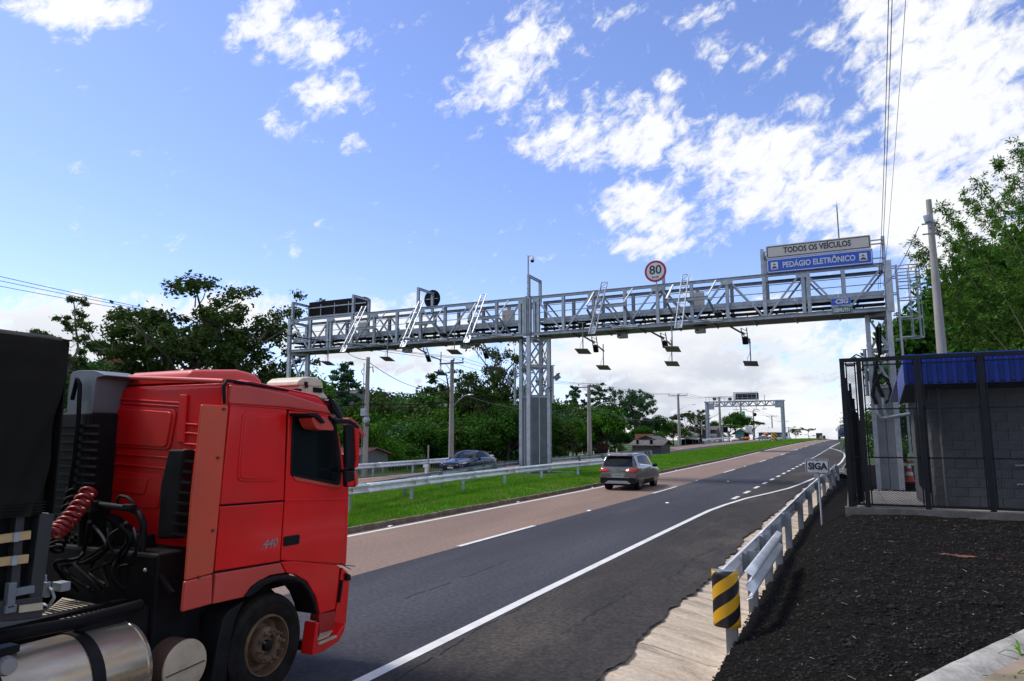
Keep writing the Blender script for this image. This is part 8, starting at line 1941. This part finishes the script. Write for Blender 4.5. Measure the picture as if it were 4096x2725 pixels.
# ------------------------------------------------------------------ houses and stalls
def house(label, P, w, d, h, rh, wallm, roofm, rz=0.0, ridge='x', name='house', over=.4, win=(), door=None, tiles=False, planks=0):
    t = thing(name, label, 'house' if name == 'house' else 'shed', tuple(P), rz)
    def hb2(nm, fn, m_, parent=None, **k):
        mb = MB(); fn(mb); return mb.build(nm, M[m_], parent or t, world_space=False, **k)
    if planks:
        wa = hb2('wall', lambda b: b.box((0, 0, h / 2), (w - .04, d - .04, h)), 'black'); n = int(w / planks)
        me = None
        for i in range(n):
            mb = MB(); mb.box((-w / 2 + (i + .5) * w / n, -d / 2, h / 2 + .02 * math.sin(i * 5)), (w / n - .012, .03, h)); mb.build('plank', M[wallm], wa, world_space=False)
        for s in (-1, 1): hb2('side_wall', lambda b: b.box((s * w / 2, 0, h / 2), (.04, d, h)), wallm)
    else: wa = hb2('wall', lambda b: b.box((0, 0, h / 2), (w, d, h)), wallm)
    if ridge == 'x':
        pr = [(-w / 2, -d / 2, h), (-w / 2, 0, h + rh), (-w / 2, d / 2, h)]; hb2('gable', lambda b: b.prism(pr, (w, 0, 0)), wallm)
        sl = [((-w / 2 - over, -d / 2 - over, h - rh * over / (d / 2)), (w / 2 + over, -d / 2 - over, h - rh * over / (d / 2)), (w / 2 + over, 0, h + rh), (-w / 2 - over, 0, h + rh)),
              ((-w / 2 - over, 0, h + rh), (w / 2 + over, 0, h + rh), (w / 2 + over, d / 2 + over, h - rh * over / (d / 2)), (-w / 2 - over, d / 2 + over, h - rh * over / (d / 2)))]
    else:
        pr = [(-w / 2, -d / 2, h), (0, -d / 2, h + rh), (w / 2, -d / 2, h)]; hb2('gable', lambda b: b.prism(pr, (0, d, 0)), wallm)
        sl = [((-w / 2 - over, -d / 2 - over, h - rh * over / (w / 2)), (0, -d / 2 - over, h + rh), (0, d / 2 + over, h + rh), (-w / 2 - over, d / 2 + over, h - rh * over / (w / 2))),
              ((0, -d / 2 - over, h + rh), (w / 2 + over, -d / 2 - over, h - rh * over / (w / 2)), (w / 2 + over, d / 2 + over, h - rh * over / (w / 2)), (0, d / 2 + over, h + rh))]
    for s_ in sl:
        if tiles:
            ro = hb2('roof', lambda b: b.prism([Vector(p) for p in s_], (0, 0, .03)), roofm)
            A, B_, C, D_ = [Vector(p) for p in s_]; nu = int((B_ - A).length / .22); nv = int((D_ - A).length / .36)
            mb = MB(); rows_ = [[(-.09, 0, .0), (-.05, 0, .045), (.0, 0, .06), (.05, 0, .045), (.09, 0, 0)], [(-.10, .40, .03), (-.055, .40, .075), (0, .40, .09), (.055, .40, .075), (.10, .40, .03)]]; rows_ = rows_[::-1]
            mb.grid(rows_); tm = mb.mesh('tile', M[roofm], smooth=60); u = (B_ - A).normalized(); v = (D_ - A).normalized(); nn = u.cross(v)
            if nn.z < 0: nn = -nn
            mt = Matrix((( u.x, v.x, nn.x), (u.y, v.y, nn.y), (u.z, v.z, nn.z))).to_4x4(); cnt = 0
            for j in range(nv):
                for i in range(nu):
                    cnt += 1
                    if cnt > 290: break
                    o = link('tile', tm, ro, False); p = A + u * (.12 + .22 * i) + v * (.36 * j) + Vector((0, 0, .03)); m4 = mt.copy(); m4.translation = p; o.matrix_local = m4
        else:
            nr = 14; A, B_, C, D_ = [Vector(p) for p in s_]
            def cr_(b):
                n = max(8, int((B_ - A).length / .12)); rows = [[A.lerp(B_, i / n).lerp(D_.lerp(C, i / n), f) + Vector((0, 0, .035 * (i % 2) + .03)) for i in range(n + 1)] for f in (0, 1)]
                b.grid(rows, flip=False); b.prism([A, B_, C, D_], (0, 0, .02))
            hb2('roof', cr_, roofm)
    for (x, z, ww, wh) in win:
        f = hb2('window', lambda b: b.box((x, -d / 2 - .02, z), (ww, .06, wh)), 'greywall'); hb2('pane', lambda b: b.box((x, -d / 2 - .055, z), (ww - .12, .02, wh - .12)), 'glass', f)
    if door: hb2('door', lambda b: b.box((door[0], -d / 2 - .02, 1.0), (.9, .05, 2.0)), 'black')
    return t
def gnd(p): return Vector((p.x, p.y, float(T(p.x, p.y))))
# tiled porch and house behind the first pole
P = atY(1440, 1812, 37.0); zt = P.z
P1_ = Vector((P.x - 1.9, 38.5, float(T(P.x, 38.5)))); eave = atY(1440, 1840, 37.0).z; ridge_ = atY(1440, 1812, 39).z
house('small porch house with red clay tile roof beside the first utility pole', P1_, 3.6, 3.4, max(1.8, eave - P1_.z + .1), max(.3, ridge_ - eave), 'greywall', 'tile', 0, 'x', tiles=True, over=.35, win=((-.6, 1.6, .9, .9),))
P = atD(1400, 1800, 55); g0 = gnd(P); house('grey fibre cement roofed house behind the tiled porch', g0, 4.5, 5, max(2, atY(1400, 1815, P.y).z - g0.z), 1.4, 'greywall', 'fibro', .25, 'x')
P = atD(1180, 1800, 48); g0 = gnd(P)
house('teal gabled house hidden behind the cab, seen through its window', g0, 6, 6, 2.6, 1.2, 'teal', 'fibro', .2, 'y', win=((0, 1.5, 1, 1),))
P = atD(1822, 1800, mind(1822) + 5); g0 = gnd(P); house('low house with brown grey roof behind the navy car', g0, 3.0, 4, max(1.2, atY(1840, 1812, P.y).z - g0.z), .7, 'woodwall', 'fibro', -.15, 'x')
P = atD(480, 1440, 112); g0 = gnd(P); house('orange brick house among trees on the left hill', Vector((P.x, P.y, P.z - 2.2)), 3.6, 4, 1.8, 1.0, 'brickw', 'tile', .35, 'y', win=((.6, 1.0, .5, .6),))
P = atD(1700, 1625, 95); house('pale roofed hillside house behind the second utility pole', Vector((P.x, P.y, P.z - 3)), 11, 6, 2.6, .7, 'brickw', 'fibro', .2, 'x')
P = atD(1365, 1580, 95); house('small grey house high among the trees by the roof unit', Vector((P.x, P.y, P.z - 3)), 6, 5, 2.8, .8, 'greywall', 'fibro', .1, 'x')
P = atD(2605, 1800, 78); g0 = gnd(P); house('low grey plank shed behind the end of the median guardrail', Vector((P.x, P.y, g0.z)), 3.3, 3, max(1.2, atY(2605, 1790, P.y).z - g0.z), .45, 'woodwall', 'fibro', -.1, 'x', name='shed', planks=.3, win=((-1.0, 1.4, .35, .8), (.6, 1.4, .4, .8)))
P = atD(2640, 1775, 90); g0 = gnd(P); house('dark gabled board house behind the low grey shed', Vector((P.x - 1, P.y, g0.z)), 3.2, 4, max(1.4, atY(2620, 1788, P.y).z - g0.z), .6, 'woodwall', 'fibro', -.1, 'y', planks=.3)
P = atD(2577, 1760, 96); g0 = gnd(P); mb = MB(); mb.box((0, 0, 0), (2.6, .3, 1.6)); t = thing('brick_wall', 'orange brick end wall above the dark board house', 'wall', tuple(P), -.1); mb.build('face', M['brickw'], t, world_space=False)
# wooden shed behind the far gantry column
P = atY(*zf(170, 850), 158); e0 = atY(*zf(170, 708), 158).z; r0 = atY(*zf(170, 660), 160).z; gz0 = P.z - .3
xa, xb = atY(*zf(-135, 700), 158).x, atY(*zf(345, 700), 158).x
house('long weathered plank shed with corrugated roof left of the far gantry', Vector(((xa + xb) / 2, 160, gz0)), xb - xa - .6, 5, e0 - gz0 + .1, r0 - e0, 'woodwall', 'fibro', 0, 'x', name='shed', planks=.35, over=.5, win=((-6, 2.6, .7, .9),))
P = atY(2760, 1760, 140); mb = MB(); t = thing('lean_to', 'open lean-to shelter with rusty roof left of the plank shed', 'shelter', (P.x, 140, P.z - 2)); z_ = atY(2760, 1752, 140).z
mb.prism([(P.x - 2.4, 139, z_), (P.x + 2.4, 139, z_ - .5), (P.x + 2.4, 143, z_ - .2), (P.x - 2.4, 143, z_ + .3)], (0, 0, .08)); mb.build('roof', M['fibro'], t)
for k in range(4): mb = MB(); mb.bar((P.x - 2.2 + 1.45 * k, 139.2, P.z - 2.2), (P.x - 2.2 + 1.45 * k, 139.2, z_ - .1 * k), .12, .12, up=(0, 1, 0)); mb.build('post', M['woodwall'], t)
mb = MB(); mb.box((P.x, 142.8, (z_ + P.z - 2.4) / 2), (4.6, .1, z_ - P.z + 2)); mb.build('back_wall', M['black'], t)
# painted white wall sign
a = atY(*zf(228, 768), 154); b = atY(*zf(344, 855), 154); t = thing('painted_board', 'white board with faded red lettering beside the far gantry column', 'sign', tuple(a)); mb = MB(); mb.box(((a.x + b.x) / 2, 154, (a.z + b.z) / 2), (b.x - a.x, .12, a.z - b.z)); mb.build('board', M['white'], t)
text('lettering', 'BORRACHA', .9, 'signr', t, ((a.x + b.x) / 2, 153.93, a.z - .8), w=(b.x - a.x) * .92, bold=.02)
a = atY(*zf(355, 658), 166); b = atY(*zf(522, 750), 166); t = thing('hoarding', 'black hoarding seen from behind on a light frame', 'billboard', tuple(a)); mb = MB(); mb.box(((a.x + b.x) / 2, 166, (a.z + b.z) / 2), (b.x - a.x, .12, a.z - b.z)); mb.build('panel', M['black'], t)
for k in range(3): mb = MB(); xx = a.x + (b.x - a.x) * (0.01 + .49 * k); mb.bar((xx, 165.85, b.z - 5), (xx, 165.85, a.z + .1), .14, .1, up=(0, 1, 0)); mb.build('post', M['galv_lt'] if k == 1 else M['galv'], t)
for z in (a.z, b.z): mb = MB(); mb.bar((a.x, 165.85, z), (b.x, 165.85, z), .1, .1); mb.build('frame', M['galv'], t)
# teal stall with white eave
P = atY(*zf(735, 870), 178); g0 = P.z - .2; ez = atY(*zf(735, 745), 178).z; rz_ = atY(*zf(725, 692), 178).z
house('teal roadside stall with white gable edge under the far gantry', Vector((P.x, 179, g0)), atY(*zf(825, 800), 178).x - atY(*zf(640, 800), 178).x, 4, ez - g0, rz_ - ez, 'teal', 'fibro', 0, 'y', over=.9, door=(1.2,))
a = atY(*zf(728, 690), 176.3); b = atY(*zf(828, 744), 176.3); mb = MB(); mb.bar(a, b, .1, .5); o = mb.build('eave_board', M['white'], None); tagp(o, 'white eave board on the right slope of the teal stall', 'board')
a = atY(*zf(636, 795), 172); b = atY(*zf(700, 868), 172); mb = MB(); mb.box(((a.x + b.x) / 2, 172, (a.z + b.z) / 2), (b.x - a.x, .3, a.z - b.z)); o = mb.build('block_wall', M['greywall'], None); tagp(o, 'short grey block wall left of the teal stall', 'wall')
P = atY(*zf(1170, 790), 225); mb = MB(); house('long pale roofed shelter on the far roadside near the crest', Vector((P.x + 1, 226, P.z - 1.2)), 8, 4, 2.2, 1.1, 'woodwall', 'white', 0, 'x', name='shed')
# stall goods and small things
def lump(label, cat, name, p, r, m_, n=1, seed=1):
    r_ = random.Random(seed); mb = MB()
    t = thing(name, label, cat, tuple(p))
    for i in range(n):
        c = Vector(p) + Vector((r_.uniform(-1, 1) * r * 1.2, r_.uniform(-.5, .5) * r, r_.uniform(0, .8) * r)) * (1 if n > 1 else 0)
        mb = MB(); mb.ball(c, (r * r_.uniform(.5, .9), r * .6, r * r_.uniform(.4, .8)) if n > 1 else (r, r * .6, r * .45), 9, 6); mb.build('lump', m_ if not isinstance(m_, str) else M[m_], t, smooth=60)
    return t
lump('heap of orange goods in front of the teal stall', 'goods', 'goods_heap', atY(*zf(795, 852), 175), .55, 'orange_s', 6, 2)
lump('white sack lying by the block wall', 'sack', 'sack', atY(*zf(628, 862), 168), .9, 'white', 1)
lump('white bundle lying by the road near the crest', 'bundle', 'bundle', atY(*zf(1165, 852), 190), .8, 'white', 2, 5)
for i, (a_, b_, m_) in enumerate(((975, 835, 'white'), (1010, 840, 'mixgrey'), (1035, 822, 'greywall'), (1085, 800, 'white'), (1115, 770, 'orange_s'))):
    lump(['white crate by the far roadside', 'grey crate by the far roadside', 'dark box right of the grey crate', 'white sign stub near the pale shelter', 'orange round sign near the pale shelter'][i], 'roadside goods', 'goods', atY(*zf(a_, b_), 205), .7, m_, 1, i)
lump('tyre and scrap heap in front of the plank shed', 'scrap', 'scrap_heap', atY(*zf(-10, 820), 150), 1.1, 'mixgrey', 7, 9)
lump('white cloth hung in front of the plank shed', 'cloth', 'cloth', atY(*zf(-78, 792), 150), .7, 'white', 2, 3)
P = atY(*zf(757, 600), 176); P = atY(*zf(845, 714), 182); mb = MB(); mb.box(P, (1.6, .1, 2.1)); mb.bar(P, P - Vector((0, 0, 9)), .12, .12, up=(0, 1, 0)); o = mb.build('sign_board', M['white'], None); tagp(o, 'small white sign right of the teal stall roof', 'sign')
# flag and meter box
P = atY(*z3(910, 1070), 140); t = thing('flag', 'limp yellow and pink flag above the plank shed', 'flag', tuple(P)); mb = MB(); mb.grid([[(P.x + .1 * math.sin(i), 140, P.z + .9 - .35 * i), (P.x + .28 + .04 * i, 140.1, P.z + .7 - .30 * i)] for i in range(6)]); mb.build('cloth', M['beige'], t, smooth=60); mb = MB(); mb.tube((P.x - .1, 140, P.z - 7), (P.x - .05, 140, P.z + 1.1), .06, .04, n=6); mb.build('staff', M['culm'], t)
P = atY(1705, 1872, 33.5); t = thing('meter_post', 'small white box on a short post beside the far guardrail', 'box', (P.x, 33.5, P.z)); mb = MB(); mb.box(P + Vector((0, 0, .1)), (.30, .2, .16)); mb.build('cap', M['white'], t, bevel=.01); mb = MB(); mb.box(P - Vector((-.04, 0, .35)), (.18, .16, .8)); mb.build('post', M['white'], t)
# picket fence below the far guardrail
t = thing('picket_fence', 'low wooden picket fence behind the far guardrail', 'fence', (-27.4, 38, 0)); r_ = random.Random(2)
for i in range(64):
    y = 32 + .30 * i; x = -27.6 + float(cx(y)); z = float(T(x, y)); mb = MB(); mb.bar((x, y, z - .1), (x + r_.uniform(-.02, .02), y, z + r_.uniform(.75, .95)), .07, .02, up=(1, 0, 0)); mb.build('picket', M['conc'] if i % 9 == 0 else M['woodwall'], t)
mb = MB(); [mb.bar((-27.63 + float(cx(32)), 32, float(T(-27.6, 32)) + h), (-27.63 + float(cx(51)), 51, float(T(-27.5, 51)) + h), .04, .05) for h in (.25, .65)]; mb.build('fence_rail', M['woodwall'], t)
# far signs at the crest
a = atD(*zf(1900, 757), 232); b = atY(*zf(2008, 880), a.y); t = thing('crest_sign', 'tall black back of a road sign on the crest', 'road sign', tuple(b)); mb = MB(); mb.box(((a.x + b.x) / 2, a.y, (a.z + b.z) / 2), (b.x - a.x, .2, a.z - b.z)); mb.build('panel', M['navyback'] if 'navyback' in M else M.setdefault('navyback', mat('sign_back', (.016, .02, .03), None, .6)), t)
a = atD(*zf(2010, 797), 236); b = atY(*zf(2054, 880), a.y); t = thing('crest_sign', 'smaller black road sign back right of the tall one', 'road sign', tuple(b)); mb = MB(); mb.box(((a.x + b.x) / 2, a.y, (a.z + b.z) / 2), (b.x - a.x, .2, a.z - b.z)); mb.build('panel', M['navyback'], t)
C = atD(*zf(1985, 822), 225); rd = .6; t = thing('speed_sign', 'tiny round speed sign in front of the black crest signs', 'road sign', tuple(C)); mb = MB(); disc(mb, C, rd, C.y, .05, n=20); mb.build('rim', M['signr'], t); mb = MB(); disc(mb, C, rd * .78, C.y - .06, .05, n=20); mb.build('face', M['signw2'], t); text('numeral', '80', .6, 'signk', t, (C.x, C.y - .08, C.z), w=.6, bold=.02)
mb = MB(); mb.bar((C.x, C.y + .05, C.z - 4), (C.x, C.y + .05, C.z), .1, .1, up=(0, 1, 0)); mb.build('post', M['galv'], t)
a = atD(*zf(1335, 780), 200); b = atY(*zf(1375, 800), a.y); t = thing('green_sign', 'small green sign left of the far gantry right column', 'road sign', tuple(a)); mb = MB(); mb.box(((a.x + b.x) / 2, a.y, (a.z + b.z) / 2), (b.x - a.x, .1, a.z - b.z)); mb.bar(((a.x + b.x) / 2, a.y, a.z - 5), ((a.x + b.x) / 2, a.y, b.z), .1, .1, up=(0, 1, 0)); mb.build('board', M['green_s'], t)

# ------------------------------------------------------------------ motorcyclist by the far gantry
def person(t, joints, mats_, root='pelvis'):
    """one continuous skinned figure: joints name -> (pos, radius), edges"""
    names = list(joints['v'].keys()); me = bpy.data.meshes.new('figure'); me.from_pydata([joints['v'][n][0] for n in names], [(names.index(a), names.index(b)) for a, b in joints['e']], [])
    o = link('figure', me, t, False); o.modifiers.new('skin', 'SKIN'); 
    for i, n in enumerate(names):
        r = joints['v'][n][1]; me.skin_vertices[0].data[i].radius = (r, r) if not isinstance(r, tuple) else r; me.skin_vertices[0].data[i].use_root = (n == root)
    s = o.modifiers.new('sub', 'SUBSURF'); s.levels = 1; s.render_levels = 1; me.materials.append(mats_); return o
G = hit(*zf(88, 935), .12); mo = thing('motorcycle', 'dark motorcycle ridden at the far road edge by the guardrail end', 'motorcycle', tuple(G), 2.9)
for y in (-.65, .65): mb = MB(); mb.lathe([(.20, -.05), (.30, -.05), (.31, 0), (.30, .05), (.20, .05)], (0, y, .31), 'X', 20); w_ = mb.build('wheel', M['rubber'], mo, smooth=50, world_space=False); mb = MB(); [mb.bar((0, y, .31), (0, y + .2 * math.cos(k), .31 + .2 * math.sin(k)), .015, .015) for k in (0, 1.05, 2.1, 3.14, 4.2, 5.2)]; mb.build('spokes', M['silver'], w_, world_space=False)
mb = MB(); mb.prism([(-.09, -.55, .55), (-.09, .35, .50), (-.09, .45, .85), (-.09, .1, .95), (-.09, -.15, .78), (-.09, -.75, .80)], (.18, 0, 0)); mb.build('body', M['black'], mo, bevel=.03, world_space=False)
mb = MB(); mb.path([(-.34, .42, 1.08), (0, .52, 1.02), (.34, .42, 1.08)], .015, 6); mb.bar((0, .5, 1.02), (0, .66, .31), .05, .05); mb.build('handlebar', M['silver'], mo, world_space=False); mb = MB(); mb.ball((0, .60, .92), (.09, .07, .09), 10, 8); mb.build('headlight', M['lampw'], mo, world_space=False)
rid = thing('person', 'person in black jacket and helmet riding the dark motorcycle', 'person', tuple(G), 2.9)
J = dict(v={'pelvis': ((0, -.25, .90), .15), 'waist': ((0, -.22, 1.05), .13), 'chest': ((0, -.12, 1.28), .17), 'neck': ((0, -.08, 1.46), .06), 'head': ((0, -.05, 1.60), .11), 'crown': ((0, -.05, 1.70), .10),
            'sl': ((-.19, -.10, 1.38), .07), 'el': ((-.30, .08, 1.16), .05), 'hl': ((-.30, .38, 1.10), .04), 'sr': ((.19, -.10, 1.38), .07), 'er': ((.30, .08, 1.16), .05), 'hr': ((.30, .38, 1.10), .04),
            'tl': ((-.14, -.2, .86), .10), 'kl': ((-.20, .2, .72), .08), 'al': ((-.17, -.02, .32), .05), 'fl': ((-.17, .14, .28), .045), 'tr': ((.14, -.2, .86), .10), 'kr': ((.20, .2, .72), .08), 'ar': ((.17, -.02, .32), .05), 'fr': ((.17, .14, .28), .045)},
         e=[('pelvis', 'waist'), ('waist', 'chest'), ('chest', 'neck'), ('neck', 'head'), ('head', 'crown'), ('chest', 'sl'), ('sl', 'el'), ('el', 'hl'), ('chest', 'sr'), ('sr', 'er'), ('er', 'hr'), ('pelvis', 'tl'), ('tl', 'kl'), ('kl', 'al'), ('al', 'fl'), ('pelvis', 'tr'), ('tr', 'kr'), ('kr', 'ar'), ('ar', 'fr')])
person(rid, J, M['cloth_k']); mb = MB(); mb.ball((0, -.05, 1.64), (.14, .16, .15), 14, 9); mb.build('helmet', M['black'], rid, smooth=60, world_space=False)
mb = MB(); mb.box((0, -.30, 1.25), (.2, .02, .16)); mb.build('back_print', M['signw2'], rid, world_space=False)
k_ = 1.0;
